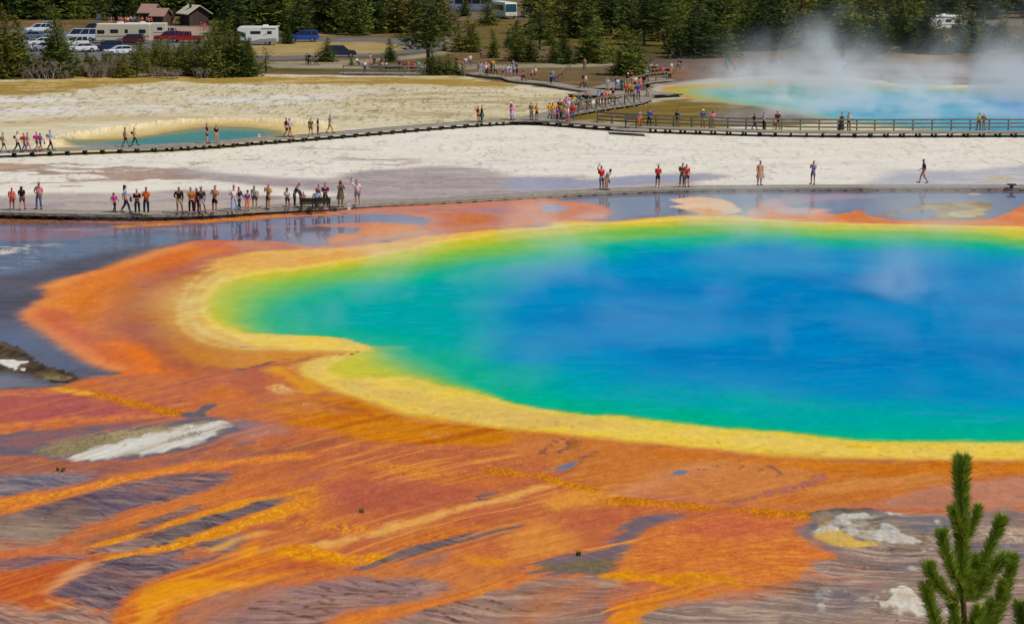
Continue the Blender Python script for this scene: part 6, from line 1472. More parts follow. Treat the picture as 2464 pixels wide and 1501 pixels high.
T(1601, 190, 1.74, 'stand', 0, 'steel:tee', 'jeans:pants')
T(1607, 193, 1.7, 'stand', 0, 'black:tee', 'black:pants', 'brown', 'pack:olive')
T(1612, 192, 1.6, 'stand', 30, 'mustard:tee', 'brown:pants')
T(1616, 178, 1.6, 'stand', 60, 'white:tee', 'tan:shorts', 'blond')
T(1632, 170, 1.7, 'walk', -60, 'maroon:tee', 'black:pants')
T(1639, 171, 1.66, 'walk', 60, 'charcoal:tee', 'black:shorts', 'brown')
T(1749, 173, 1.7, 'stand', 20, 'teal:tee', 'black:pants', 'dark', '', 'beside the far crater lake')
T(1768, 175, 1.7, 'walk', 60, 'pink:tee', 'grey:pants', 'dark', '', 'beside the far crater lake')
T(1875, 173, 1.7, 'stand', 20, 'lavender:tee', 'grey:pants', 'dark', '', 'in the steam by the crater lake')
T(2031, 175, 1.66, 'stand', 0, 'white:tee', 'black:pants', 'dark', 'pack:black', 'beyond the crater lake')
GP = 'people on the road side path'
P = lambda x, y, h, pose, rz, top, bot, hair='dark', extra='', label='on the roadside path': person(x, y, 0, h, pose, rz, top, bot, hair, extra, label, GP)
P(738, 157, 1.7, 'stand', 0, 'grey:tee', 'charcoal:pants')
P(745, 157.5, 1.7, 'stand', 10, 'black:tee', 'black:pants')
P(761, 157, 1.66, 'walk', 60, 'navy:tee', 'charcoal:pants')
P(859, 157, 1.5, 'sit', 30, 'white:tee', 'navy:pants', 'dark')
P(891, 157, 1.7, 'stand', 60, 'lavender:tee', 'salmon:pants')
P(901, 157, 1.6, 'sit', -20, 'black:tee', 'black:pants', 'dark', 'pack:maroon')
P(878, 176, 1.66, 'walk', 20, 'white:tee', 'navy:pants')
P(921, 175, 1.6, 'stand', 0, 'salmon:tee', 'grey:pants')
P(929, 174, 1.5, 'bend', 40, 'white:tee', 'black:pants', 'brown')
P(920, 152, 1.5, 'sit', 0, 'teal:tee', 'black:pants')
P(962, 172, 1.66, 'stand', 0, 'purple:tee', 'purple:pants')
P(973, 178, 1.6, 'stand', 30, 'brown:tee', 'brown:pants')
P(980, 176, 1.7, 'stand', -30, 'tan:tee', 'khaki:pants')
P(993, 177, 1.66, 'stand', 0, 'red:tee', 'maroon:pants', 'brown')
P(1006, 174, 1.6, 'stand', 10, 'mint:tee', 'steel:pants', 'dark', 'cap:red')
P(1098, 164, 1.7, 'walk', 60, 'black:tee', 'charcoal:pants', 'grey')
P(1121, 163, 1.5, 'stand', 0, 'white:tee', 'grey:pants')
P(1132, 160, 1.7, 'stand', 20, 'white:tee', 'jeans:pants', 'brown')
P(1157, 142, 1.7, 'stand', 30, 'navy:tee', 'brown:pants')
P(1235.5, 172, 1.6, 'walk', 30, 'steel:tee', 'sky:pants')
P(1406, 168, 1.6, 'stand', 0, 'khaki:tee', 'charcoal:pants')
GK = 'people waiting beside the parking lot'
K = lambda x, y, h, top, bot, hair='dark', extra='': person(x, y, 0, h, prnd.choice(['stand', 'shift', 'fold']), prnd.randrange(-60, 60), top, bot, hair, extra, 'by the parking lot toilets', GK)
for a in ((263, 62, 1.6, 'navy:tee', 'tan:pants'), (268, 61, 1.75, 'steel:tee', 'khaki:pants'), (274, 62, 1.65, 'navy:long', 'brown:pants'), (286, 63, 1.85, 'rose:tee', 'maroon:pants'), (291, 61, 1.7, 'pink:tee', 'tan:shorts'), (296, 62, 1.6, 'grey:tee', 'khaki:shorts'),
          (302, 62, 1.8, 'orange:tee', 'red:pants'), (308, 63, 1.8, 'white:tee', 'brown:pants'), (314, 61, 1.85, 'lavender:tee', 'black:shorts'), (319, 62, 1.7, 'salmon:tee', 'black:pants'), (325, 61, 1.8, 'teal:tee', 'navy:pants'), (330, 62, 1.6, 'royal:tee', 'charcoal:shorts'),
          (336, 62, 1.6, 'olive:tee', 'khaki:shorts'), (342, 61, 1.7, 'orange:tee', 'tan:shorts'), (354, 62, 1.75, 'coral:tee', 'black:pants'), (359, 63, 1.7, 'salmon:tee', 'maroon:shorts'), (364, 62, 1.7, 'red:tee', 'navy:pants'),
          (413, 60, 1.8, 'paleblue:tee', 'navy:pants'), (421, 61, 1.6, 'rose:tee', 'white:shorts'), (432, 61, 1.6, 'sky:tee', 'black:pants'), (444, 61, 1.7, 'white:tee', 'navy:shorts'), (484, 74, 1.7, 'red:tee', 'red:shorts'), (491, 76, 1.6, 'coral:long', 'rose:pants')):
    K(*a)
ORD = ['leftmost', 'second from left', 'third from left', 'fourth from left', 'fifth from left']
for lab, rs in USED.items():
    if len(rs) > 1:
        rs.sort(key=lambda o: o.location.x / o.location.y)
        for k, o in enumerate(rs): o['label'] = ORD[min(k, 4)] + ' ' + lab
# ------------------------------------------------------------------ trees
def leaf_mat(name, a, b, dead=0.0):
    m = bpy.data.materials.new(name); m.use_nodes = True
    nt = m.node_tree; L = nt.links; bs = nt.nodes['Principled BSDF']
    bs.inputs['Roughness'].default_value = 0.75; bs.inputs['Specular IOR Level'].default_value = 0.15
    oi = nt.nodes.new('ShaderNodeObjectInfo'); tc = nt.nodes.new('ShaderNodeTexCoord')
    n = nt.nodes.new('ShaderNodeTexNoise'); n.inputs['Scale'].default_value = 1.1; n.inputs['Detail'].default_value = 3
    L.new(tc.outputs['Object'], n.inputs['Vector'])
    ad = nt.nodes.new('ShaderNodeMath'); ad.operation = 'ADD'
    ml = nt.nodes.new('ShaderNodeMath'); ml.operation = 'MULTIPLY_ADD'; ml.inputs[1].default_value = 0.55; ml.inputs[2].default_value = -0.27
    L.new(oi.outputs['Random'], ml.inputs[0]); L.new(n.outputs['Fac'], ad.inputs[0]); L.new(ml.outputs[0], ad.inputs[1])
    r = nt.nodes.new('ShaderNodeValToRGB'); r.color_ramp.elements[0].position = 0.3; r.color_ramp.elements[1].position = 0.75
    r.color_ramp.elements[0].color = (*a, 1); r.color_ramp.elements[1].color = (*b, 1)
    L.new(ad.outputs[0], r.inputs['Fac']); L.new(r.outputs['Color'], bs.inputs['Base Color'])
    tr = nt.nodes.new('ShaderNodeBsdfTranslucent'); L.new(r.outputs['Color'], tr.inputs['Color'])
    mx = nt.nodes.new('ShaderNodeMixShader'); mx.inputs[0].default_value = 0.18 if 'near' not in name else 0.42
    L.new(bs.outputs[0], mx.inputs[1]); L.new(tr.outputs[0], mx.inputs[2])
    L.new(mx.outputs[0], nt.nodes['Material Output'].inputs[0])
    return m


LEAF = dict(green=leaf_mat('pine_needles', (.044, .070, .010), (.165, .190, .028)), dark=leaf_mat('pine_needles_dark', (.028, .048, .012), (.105, .130, .024)),
            olive=leaf_mat('pine_needles_olive', (.10, .105, .014), (.25, .215, .036)), dead=leaf_mat('dead_needles', (.10, .040, .016), (.20, .11, .060)), straw=leaf_mat('straw_shrub', (.12, .10, .04), (.26, .21, .10)))
BARK = mat('pine_bark', srgb(92, 74, 60), 0.95, 0.1, 0.25, 4.0)
BARKG = mat('dead_bark', srgb(128, 114, 102), 0.95, 0.1, 0.2, 4.0)
trnd = random.Random(5)
TM = {}


def conifer_mesh(kind, seed):
    """unit tree 10 m tall; returns (crown mesh, trunk mesh)"""
    key = (kind, seed)
    if key in TM: return TM[key]
    rd = random.Random(hash(kind) % 1000 * 0 + seed * 31 + len(kind) * 7)
    H = 10.0
    P = dict(bushy=(.03, 2.9, 0.70, 26, 10, 1.25), spire=(.05, 2.2, 0.72, 28, 9, 1.15), tall=(.30, 2.1, 0.50, 20, 8, 1.1), open=(.20, 2.2, 0.6, 17, 6, 1.0), dead=(.10, 1.9, .7, 20, 6, .85), shrub=(.0, 3.6, 0.6, 16, 9, 1.3))[kind]
    z0, Rm, pw, nl, nb, cs = P
    cr = MB(); tk = MB()
    bend = [(rd.uniform(-.15, .15) * k, rd.uniform(-.15, .15) * k) for k in range(5)]
    def axis(z):
        t = z / H * 4; i = min(int(t), 3); f = t - i
        return bend[i][0] * (1 - f) + bend[i + 1][0] * f, bend[i][1] * (1 - f) + bend[i + 1][1] * f
    tk.tube([(*axis(H * q), H * q) for q in (0, .03, .25, .5, .75, .97)], [.17, .14, .12, .09, .05, .015], 7)
    lob = [rd.uniform(.75, 1.2) for _ in range(7)]
    for l in range(nl):
        t = l / (nl - 1)
        z = H * (z0 + (0.985 - z0) * t)
        ax, ay = axis(z)
        env = Rm * ((1 - t) ** pw) * (min(1, (t + .12) / .22) if kind in ('tall', 'open') else min(1, (t + .25) / .35)) + .10
        ph = rd.uniform(0, 6.28)
        n = max(3, int(nb * (0.5 + 0.5 * (1 - t))))
        for b in range(n):
            if rd.random() < (.17 if kind != 'open' else .25): continue
            a = ph + 6.283 * b / n + rd.uniform(-.3, .3)
            r = env * rd.uniform(.5, 1.2) * lob[int((a % 6.283) / 6.283 * 7) % 7]
            up = .25 if t > .6 else (-.05 if t > .25 else -.22)
            tip = (ax + r * math.cos(a), ay + r * math.sin(a), z + r * up)
            if kind != 'bushy' and rd.random() < .5 and r > .5:
                tk.tube([(ax, ay, z), tip], [.03, .01], 3, cap=False)
            m = max(2, int(r / .42 / cs) + 1)
            for k in range(m):
                f = (k + .7) / m
                c = Vector((ax + (tip[0] - ax) * f, ay + (tip[1] - ay) * f, z + (tip[2] - z) * f + rd.uniform(-.1, .1)))
                if kind == 'dead' and rd.random() < .35: continue
                s = (.20 + .24 * (1 - t)) * cs * rd.uniform(.7, 1.3)
                for q in range(4):
                    th = rd.uniform(0, 6.28); ph2 = rd.uniform(-.5, .9)
                    d = Vector((math.cos(th) * math.cos(ph2), math.sin(th) * math.cos(ph2), math.sin(ph2))) * s * 1.5
                    e = Vector((rd.uniform(-1, 1), rd.uniform(-1, 1), rd.uniform(-.6, 1))).normalized() * s * .5
                    o = c + Vector((rd.uniform(-1, 1), rd.uniform(-1, 1), rd.uniform(-.6, .6))) * s * .6
                    cr.poly([o - e * .6, o + d * .45 + e * .2, o + d, o + d * .35 - e * .9])
    def mk(mb, nm, m):
        me = bpy.data.meshes.new(nm); me.from_pydata(mb.v, [], mb.f); me.materials.append(m); me.update(); return me
    TM[key] = (mk(cr, 'crown', None), mk(tk, 'trunk', None))
    return TM[key]


def tree(px, py, hD, kind='spire', leaf='green', label=None, group=None, name='pine_tree', cat='tree', wide=1.0, seed=None, bark=None):
    """base at the traced point, hD = height in traced units"""
    p = at(px, py)
    h = hD / ((py - HOR) / HCAM)
    cm, tm = conifer_mesh(kind, seed if seed is not None else trnd.randrange(4))
    r = empty(name, (p.x, p.y, -0.05), trnd.uniform(0, 6.28))
    s = h / 10.0
    r.scale = (s * wide * trnd.uniform(.9, 1.1), s * wide * trnd.uniform(.9, 1.1), s)
    for nm, me, m in (('crown', cm, LEAF[leaf]), ('trunk', tm, bark or (BARK if leaf != 'dead' else BARKG))):
        o = bpy.data.objects.new(nm, me); COL.objects.link(o); o.parent = r
        o.material_slots[0].link = 'OBJECT'; o.material_slots[0].material = m
    tag(r, label, cat, group)
    return r


def bare_shrub(px, py, hD, label, group):
    p = at(px, py); h = hD / ((py - HOR) / HCAM)
    key = ('bare', trnd.randrange(4))
    if key not in TM:
        rd = random.Random(key[1] + 90); mb = MB()
        for i in range(26):
            a = rd.uniform(0, 6.28); b = rd.uniform(.1, .75)
            q = Vector((rd.uniform(-.5, .5), rd.uniform(-.5, .5), 0)); L = rd.uniform(.5, 1.0)
            e = q + Vector((math.cos(a) * b, math.sin(a) * b, 1)) * L
            m_ = q.lerp(e, .5) + Vector((rd.uniform(-.08, .08), rd.uniform(-.08, .08), 0))
            mb.tube([q, m_, e], [.022, .015, .006], 3, cap=False)
            for k in range(7):
                s = m_.lerp(e, rd.random()); t = s + Vector((rd.uniform(-.28, .28), rd.uniform(-.28, .28), rd.uniform(.03, .25)))
                mb.tube([s, t], [.012, .005], 3, cap=False)
        me = bpy.data.meshes.new('bare_shrub'); me.from_pydata(mb.v, [], mb.f); me.materials.append(BARKG); TM[key] = me
    o = bpy.data.objects.new('bare_shrub', TM[key]); COL.objects.link(o)
    o.location = (p.x, p.y, -.05); o.scale = (h * 1.2, h * 1.2, h); o.rotation_euler = (0, 0, trnd.uniform(0, 6.28))
    tag(o, label, 'shrub', group)


# individually traced trees: x, base y, height, kind, leaf, width, label
for a in (
    (640, 175, 64, 'open', 'green', 1.5, 'lone small pine with bare lower trunk between pine belt and sinter'),
    (691, 106, 52, 'bushy', 'green', 1.15, 'small rounded pine between the white motorhome and the blue car'),
    (784, 149, 58, 'bushy', 'green', 1.5, 'round dark pine hiding the tail of the dark car on the road'),
    (940, 149, 57, 'bushy', 'green', 1.15, 'small dense pine standing alone at the inner edge of the road bend'),
    (1031, 168, 195, 'tall', 'dark', 1.35, 'tall dark pine with bare trunk crossing the road bend'),
    (1038, 180, 64, 'bushy', 'green', 1.25, 'bushy pine at the foot of the tall bare trunked pine'),
    (1078, 180, 52, 'bushy', 'green', 1.5, 'low dark pine bush left of the boardwalk fence'),
    (1058, 180, 44, 'bushy', 'olive', 1.3, 'low olive pine bush squeezed between two darker ones'),
    (1098, 180, 40, 'bushy', 'green', 1.4, 'lowest pine bush touching the three rail fence'),
    (1072, 60, 66, 'dead', 'dead', 1.4, 'rust red dead pine among green ones behind the road'),
    (1094, 58, 60, 'dead', 'dead', 1.0, 'smaller rust red dead pine beside the larger dead one'),
    (1105, 124, 74, 'spire', 'green', 1.1, 'left pine of the dense clump behind the boardwalk fence'),
    (1126, 126, 88, 'spire', 'olive', 1.2, 'yellowish pine in middle of the dense clump'),
    (1142, 126, 80, 'spire', 'green', 1.2, 'right dark pine of the dense clump behind the fence'),
    (1118, 40, 60, 'spire', 'green', 1.2, 'pine in front of the grey bus side at the top'),
    (1174, 62, 78, 'spire', 'green', 1.3, 'dark pine left of the coach front'),
    (1186, 140, 72, 'spire', 'green', 1.0, 'slender pine just right of the dense clump'),
    (1240, 116, 70, 'spire', 'dark', 1.0, 'narrow dark pine on the grass slope'),
    (1222, 112, 44, 'spire', 'green', .9, 'short narrow pine on the grass slope'),
    (1240, 148, 86, 'bushy', 'green', .9, 'pine left of the pale path opening'),
    (1276, 150, 88, 'spire', 'green', 1.05, 'tall pine right of the pale path opening'),
    (1298, 122, 110, 'tall', 'dark', 1.2, 'dark trunked pine with high crown behind the path opening'),
    (1334, 152, 66, 'bushy', 'green', 1.1, 'pine at left end of the broad path clump'),
    (1356, 140, 90, 'spire', 'green', 1.0, 'dark middle pine of the broad path clump'),
    (1366, 155, 50, 'bushy', 'green', 1.2, 'low pine in front of the broad path clump'),
    (1406, 150, 80, 'bushy', 'green', 1.15, 'full pine right of the broad path clump'),
    (1432, 152, 108, 'spire', 'green', 1.45, 'large pine between the path clump and the biggest pine'),
    (1512, 182, 122, 'bushy', 'green', 1.25, 'biggest full pine right beside the crowded ramp'),
    (1528, 176, 96, 'bushy', 'dark', 1.2, 'darker pine tucked behind the biggest ramp pine'),
    (1490, 180, 60, 'bushy', 'dark', 1.2, 'low dark pine at left foot of the biggest ramp pine'),
    (1470, 140, 44, 'bushy', 'olive', 1.6, 'low olive bush behind the big ramp pine'),
    (1600, 112, 150, 'tall', 'dark', 1.2, 'tall pine with thin pale trunk above the ramp crowd'),
    (1550, 108, 140, 'tall', 'green', 1.1, 'tall thin pine left of the pale trunked one'),
    (1625, 130, 110, 'spire', 'green', 1.3, 'green pine right of the ramp crowd'),
    (1668, 140, 124, 'bushy', 'dark', 1.35, 'broad dark pine left of the steam'),
    (1700, 138, 116, 'bushy', 'dark', 1.4, 'broad dark pine in front of the steam, left one'),
    (1736, 138, 104, 'bushy', 'green', 1.4, 'broad pine at left edge of the steam'),
    (1754, 160, 40, 'bushy', 'green', 1.5, 'low bush beside the lone hikers by the lake'),
    (1610, 100, 80, 'bushy', 'olive', 1.6, 'light green pine thicket behind the ramp crowd'),
    (2028, 140, 96, 'tall', 'dark', 1.6, 'dark bare trunked pine seen through the steam'),
    (2090, 150, 44, 'bushy', 'olive', 1.6, 'olive bush by the far lake shore'),
    (2320, 128, 44, 'bushy', 'olive', 1.5, 'low green bush below the dark pickup'),
    (2340, 100, 34, 'bushy', 'green', 1.5, 'round bush in front of the dark pickup bonnet'),
    (2385, 110, 40, 'bushy', 'green', 1.5, 'bush just right of the dark pickup'),
    (1070, 122, 26, 'bushy', 'olive', 1.3, 'tiny olive bush at the tip of the road bend'),
    (1240, 176 - 30, 18, 'bushy', 'olive', 1.5, 'tiny bush beside the pale path opening'),
    (846, 158, 26, 'bushy', 'green', 1.2, 'tiny green bush beside the seated walkers'),
    (920, 158, 22, 'bushy', 'olive', 1.5, 'tiny bush right in front of the lone road pine'),
    (1440, 182, 16, 'dead', 'dead', 2.4, 'low reddish dead bush on the brown bank'),
    (556, 185, 158, 'spire', 'green', 1.15, 'tallest pine at right end of the front pine belt'),
    (520, 185, 140, 'spire', 'green', 1.1, 'second tallest pine at right end of the front belt'),
    (574, 185, 120, 'bushy', 'dark', .95, 'dark pine beside the tallest one of the front belt'),
    (598, 185, 96, 'bushy', 'green', 1.0, 'rightmost pine of the front belt'),
    (141, 187, 172, 'spire', 'green', 1.15, 'tall pine rising in front of the parked cars'),
    (14, 188, 182, 'spire', 'olive', 1.1, 'leftmost tall olive pine of the front belt'),
    (44, 186, 150, 'spire', 'green', 1.0, 'second tall pine at left edge of the front belt'),
):
    tree(a[0], a[1], a[2], a[3], a[4], a[6], 'pine trees of the basin edge', wide=a[5] * (1.45 if a[2] > 40 else 1.0))
# front pine belt
def part_of(x, a, b):
    return ['left end', 'left half', 'middle', 'right half', 'right end'][min(4, int(max(0, (x - a) / (b - a)) * 5))]


GF = 'pines of the front belt below the parking lot'
def top_y(x):
    pts = [(-60, 30), (0, 40), (55, 90), (75, 132), (118, 128), (125, 80), (160, 80), (172, 134), (250, 128), (300, 122), (330, 100), (400, 92), (470, 90), (500, 78), (540, 60), (600, 90), (615, 120)]
    return np.interp(x, [p[0] for p in pts], [p[1] for p in pts])
for i in range(100):
    x = -50 + 660 * (i + trnd.uniform(0, .8)) / 100
    by = trnd.choice([trnd.uniform(150, 172), trnd.uniform(174, 188)])
    ty = top_y(x) + trnd.uniform(-6, 22)
    if by - ty < 26: ty = by - 30
    tree(x, by, by - ty, trnd.choice(['spire', 'bushy', 'spire', 'open']), (lf := trnd.choice(['green', 'green', 'olive', 'olive'])), f"{'low' if by - ty < 60 else 'taller'} {dict(green='green', olive='yellowish')[lf]} pine in the {part_of(x, -50, 610)} of the belt below the parking lot", GF, wide=trnd.uniform(1.3, 1.7) * (1.35 if by - ty < 70 else 1.0))
for i in range(26):
    x = -40 + 620 * (i + trnd.uniform(0, .9)) / 26
    bare_shrub(x, trnd.uniform(183, 191), trnd.uniform(22, 48) if x < 350 else trnd.uniform(14, 28), 'leafless grey brown shrub at the foot of the pine belt, ' + part_of(x, -40, 580), 'leafless shrubs along the foot of the pine belt')
grp_span = {'dark pines behind the parking lot': (-80, 560), 'pines along the far side of the road': (500, 1080), 'scattered pines on the slope behind the path': (1270, 1700), 'pines behind the steaming crater lake': (1700, 2540)}
# forest behind the lot and the road, to the right behind the crater lake
def forest(n, xa, xb, ya, yb, hmin, hmax, lab, grp, kinds=('tall', 'spire', 'open'), leafs=('dark', 'dark', 'green'), wide=(.9, 1.25)):
    for i in range(n):
        x = xa + (xb - xa) * (i + trnd.uniform(0, 1)) / n
        y = trnd.uniform(ya, yb)
        hm = trnd.uniform(hmin, hmax)
        lf = trnd.choice(leafs); kd = trnd.choice(kinds)
        tree(x, y, hm * (y - HOR) / HCAM, kd, lf, f"{dict(green='green', olive='yellowish', dark='dark')[lf]} {'bushy ' if kd == 'bushy' else ''}{lab}, {part_of(x, *grp_span[grp])}", grp, wide=trnd.uniform(*wide))


G1 = 'dark pines behind the parking lot'
forest(32, -80, 560, 32, 50, 9, 13, 'pine in the forest wall behind the parking lot', G1, ('spire', 'bushy'), wide=(1.4, 1.9))
forest(8, -60, 540, 14, 30, 11, 14, 'pine in the forest wall behind the parking lot', G1, ('spire', 'spire'), wide=(1.6, 2.1))
G2 = 'pines along the far side of the road'
forest(17, 540, 1060, 74, 88, 8, 13, 'pine in the row along the far roadside', G2, ('spire', 'bushy', 'spire'), ('green', 'dark', 'olive', 'green'), wide=(1.3, 1.7))
forest(9, 530, 1080, 40, 66, 10, 14, 'pine in the row along the far roadside', G2, ('spire', 'bushy'), wide=(1.6, 2.0))
G3 = 'scattered pines on the slope behind the path'
forest(18, 1290, 1580, 52, 96, 7, 12, 'pine scattered on the slope behind the upper path', G3, ('tall', 'spire', 'spire'), ('dark', 'green', 'olive'), wide=(1.5, 2.0))
forest(16, 1270, 1700, 12, 44, 10, 15, 'pine scattered on the slope behind the upper path', G3, ('spire', 'spire'), wide=(1.5, 1.9))
forest(4, 1560, 1700, 60, 110, 9, 13, 'pine scattered on the slope behind the upper path', G3, ('spire',), ('dark', 'green'))
forest(14, 1230, 1740, 70, 128, 1.6, 3.2, 'pine sapling low on the slope behind the upper path', G3, ('bushy',), ('olive', 'green'), wide=(1.3, 1.9))
G4 = 'pines behind the steaming crater lake'
forest(18, 1740, 2180, 96, 124, 8, 13, 'pine in the wood behind the steaming crater lake', G4, ('spire', 'bushy', 'open'), ('green', 'dark', 'olive', 'green'), wide=(1.4, 1.8))
forest(11, 1700, 2240, 60, 94, 9, 13, 'pine in the wood behind the steaming crater lake', G4, ('spire', 'bushy'), ('green', 'dark'), wide=(1.6, 2.0))
forest(14, 2110, 2540, 104, 134, 4, 8, 'pine in the wood behind the steaming crater lake', G4, ('spire', 'bushy'), ('green', 'dark', 'dark'), wide=(1.4, 1.8))
forest(12, 2100, 2540, 8, 50, 10, 14, 'pine in the wood behind the steaming crater lake', G4, ('spire', 'bushy'), ('green', 'dark'), wide=(1.7, 2.1))
forest(9, 1700, 2150, 10, 50, 11, 14, 'pine in the wood behind the steaming crater lake', G4, ('spire', 'bushy'), wide=(1.7, 2.1))
# grass tufts alone on the mats
for (x, y, h, lab) in ((144, 1133, 9, 'pair of small green tufts alone on the lilac mat'), (150, 1131, 9, None), (870, 1233, 8, 'tiny dark seedling alone on the red orange flat'), (1392, 1336, 8, 'tiny seedling on the grey sand tongue')):
    if lab is None: continue
    p = at(x, y); mb = MB(); rd = random.Random(int(x))
    for k in range(26):
        a = rd.uniform(0, 6.28); r = rd.uniform(0, .09) + (0.16 if (x == 144 and k % 2) else 0)
        q = Vector((r * math.cos(a) if x != 144 else (.12 if k % 2 else -.1) + rd.uniform(-.05, .05), r * math.sin(a), 0)); w = rd.uniform(.01, .02)
        t = q + Vector((rd.uniform(-.06, .06), rd.uniform(-.06, .06), rd.uniform(.1, .22)))
        mb.poly([q + Vector((-w, 0, 0)), q + Vector((w, 0, 0)), t])
    o = mb.build('grass_tuft', LEAF['green']); o.location = p; tag(o, lab, 'plant')

# ------------------------------------------------------------------ the near pine
FOR_MAT = leaf_mat('near_needles', (.10, .165, .010), (.33, .42, .045))
FOR_MAT.node_tree.nodes['Noise Texture'].inputs['Scale'].default_value = 14.0
TWIG = mat('near_twig', srgb(96, 66, 40), 0.9, 0.1, 0.2, 20)


def near_pine(dist, base_xy, shoots, label, trunk_pts, seed):
    rd = random.Random(seed)
    def world(px, py, dd=0.0):
        a, b = (px - CX) / FD, (CY - py) / FD
        d = Vector((a, CT + b * ST, -ST + b * CT))
        return Vector((0, 0, HCAM)) + d * ((dist + dd) / d.y)
    base = world(*base_xy); gz = hill_z(base.y) - .3
    root = empty('young_pine', (base.x, base.y, gz)); O = Vector(root.location)
    tag(root, label, 'tree')
    tp = [world(*q[:2]) - O for q in trunk_pts]
    tk = MB()
    tk.tube([Vector((tp[-1].x, tp[-1].y, 0))] + [tp[-1] * .5 + Vector((tp[-1].x, tp[-1].y, 0)) * .5] + tp[::-1], [.06, .045] + [.028 - .018 * k / len(tp) for k in range(len(tp))], 8)
    cr = MB()
    for sh in shoots:
        pts = [world(x, y, dd) - O for x, y, dd in sh['p']]
        P = catmull([tuple(p) for p in pts], False, 8)
        P3 = []
        # 3-D resample (catmull blends x,y,z; third kept linear)
        for i in range(len(P)): P3.append(Vector(P[i]))
        tk.tube(P3, [.012 - .007 * i / len(P3) for i in range(len(P3))], 5, cap=False)
        L = sum((P3[i + 1] - P3[i]).length for i in range(len(P3) - 1))
        R = sh.get('r', .062) * 1.75
        n = int(L * sh.get('n', 1500) * 1.35)
        for k in range(n):
            u = rd.random() ** .92 * (len(P3) - 1.001); i = int(u); f = u - i
            q = P3[i].lerp(P3[i + 1], f); d = (P3[i + 1] - P3[i]).normalized()
            s = d.cross(Vector((rd.uniform(-1, 1), rd.uniform(-1, 1), rd.uniform(-1, 1)))).normalized()
            ang = rd.uniform(.40, 1.05); ln = R * rd.uniform(.75, 1.25) * (1.0 if u < len(P3) - 3 else .85)
            v = (d * math.cos(ang) + s * math.sin(ang)) * ln * 1.25
            w = v.cross(Vector((0, 1, .1)))
            w = (w.normalized() if w.length > 1e-5 else Vector((1, 0, 0))) * .0030
            cr.poly([q - w, q + w, q + v * .6 + w * .8, q + v, q + v * .6 - w * .8])
    cr.build('crown', FOR_MAT, root)
    tk.build('trunk', TWIG, root, smooth=True)


def Z(c): return (2181.8 + .2818 * c[0], 1078 + .4391 / 1.5583 * c[1], c[2] if len(c) > 2 else 0.0)
def S(*c, r=.062, n=1500): return dict(p=[Z(q) for q in c], r=r, n=n)
near_pine(18.0, (2318, 1501), [
    S((470, 1330), (478, 1000), (478, 700), (470, 400), (468, 230), (472, 118), r=.058, n=2000),
    S((470, 760, -.03), (430, 640, -.05), (405, 560, -.05), (398, 530, -.05), r=.04), S((480, 800, .02), (545, 700, .02), (590, 590, .03), (612, 505, .03), r=.038, n=1100),
    S((455, 800, .05), (440, 650, .08), (450, 590, .08), r=.045),
    S((462, 1190, -.05), (400, 1070, -.1), (350, 930, -.1), (315, 800, -.08), (300, 725, -.08), r=.046),
    S((480, 1240), (500, 1120, .04), (560, 1010, .1), (590, 960, .1), r=.055),
    S((490, 1190, .04), (600, 1060, .08), (660, 960, .1), (730, 800, .12), (785, 680, .12), (805, 618, .12), r=.048),
    S((440, 1310, -.1), (340, 1240, -.15), (260, 1150, -.18), (210, 1060, -.2), (195, 1015, -.2), r=.046),
    S((340, 1250, -.15), (290, 1180, -.15), (280, 1150, -.15), r=.04),
    S((340, 1720, -.1), (290, 1580, -.15), (235, 1430, -.18), (190, 1290, -.2), (165, 1190, -.2), r=.052),
    S((500, 1300, .05), (590, 1240, .08), (660, 1170, .1), (720, 1060, .12), (780, 980, .12), (820, 950, .12), r=.056),
    S((620, 1210, .08), (650, 1130, .08), (680, 1080, .08), r=.05), S((560, 1270, .05), (540, 1180, .05), (560, 1100, .05), r=.055),
    S((700, 1560, .1), (790, 1400, .12), (840, 1250, .14), (870, 1100, .15), (895, 990, .15), (900, 940, .15), r=.048),
    S((780, 1420, .12), (800, 1260, .1), (820, 1150, .1), r=.045),
    S((560, 1640), (640, 1520, .05), (690, 1420, .08), (735, 1330, .08), r=.056),
    S((500, 1620), (560, 1520, -.05), (590, 1440, -.05), (610, 1390, -.05), r=.05),
    S((440, 1680), (425, 1540, -.05), (410, 1420, -.05), (400, 1340, -.05), r=.045),
    S((480, 1640), (440, 1560), (400, 1480), r=.04),
], 'young green pine rising into the lower right corner, nearest plant', [Z((478, 1000)), Z((480, 1200)), Z((492, 1500))], 3)
near_pine(18.5, (2470, 1501), [S((1060, 1800), (1010, 1600), (985, 1450), (975, 1350), r=.055), S((1080, 1700), (1040, 1500), (1030, 1420), r=.05)],
          'tip of a second young pine cut by the right picture edge', [Z((1010, 1500)), Z((1040, 1700))], 8)
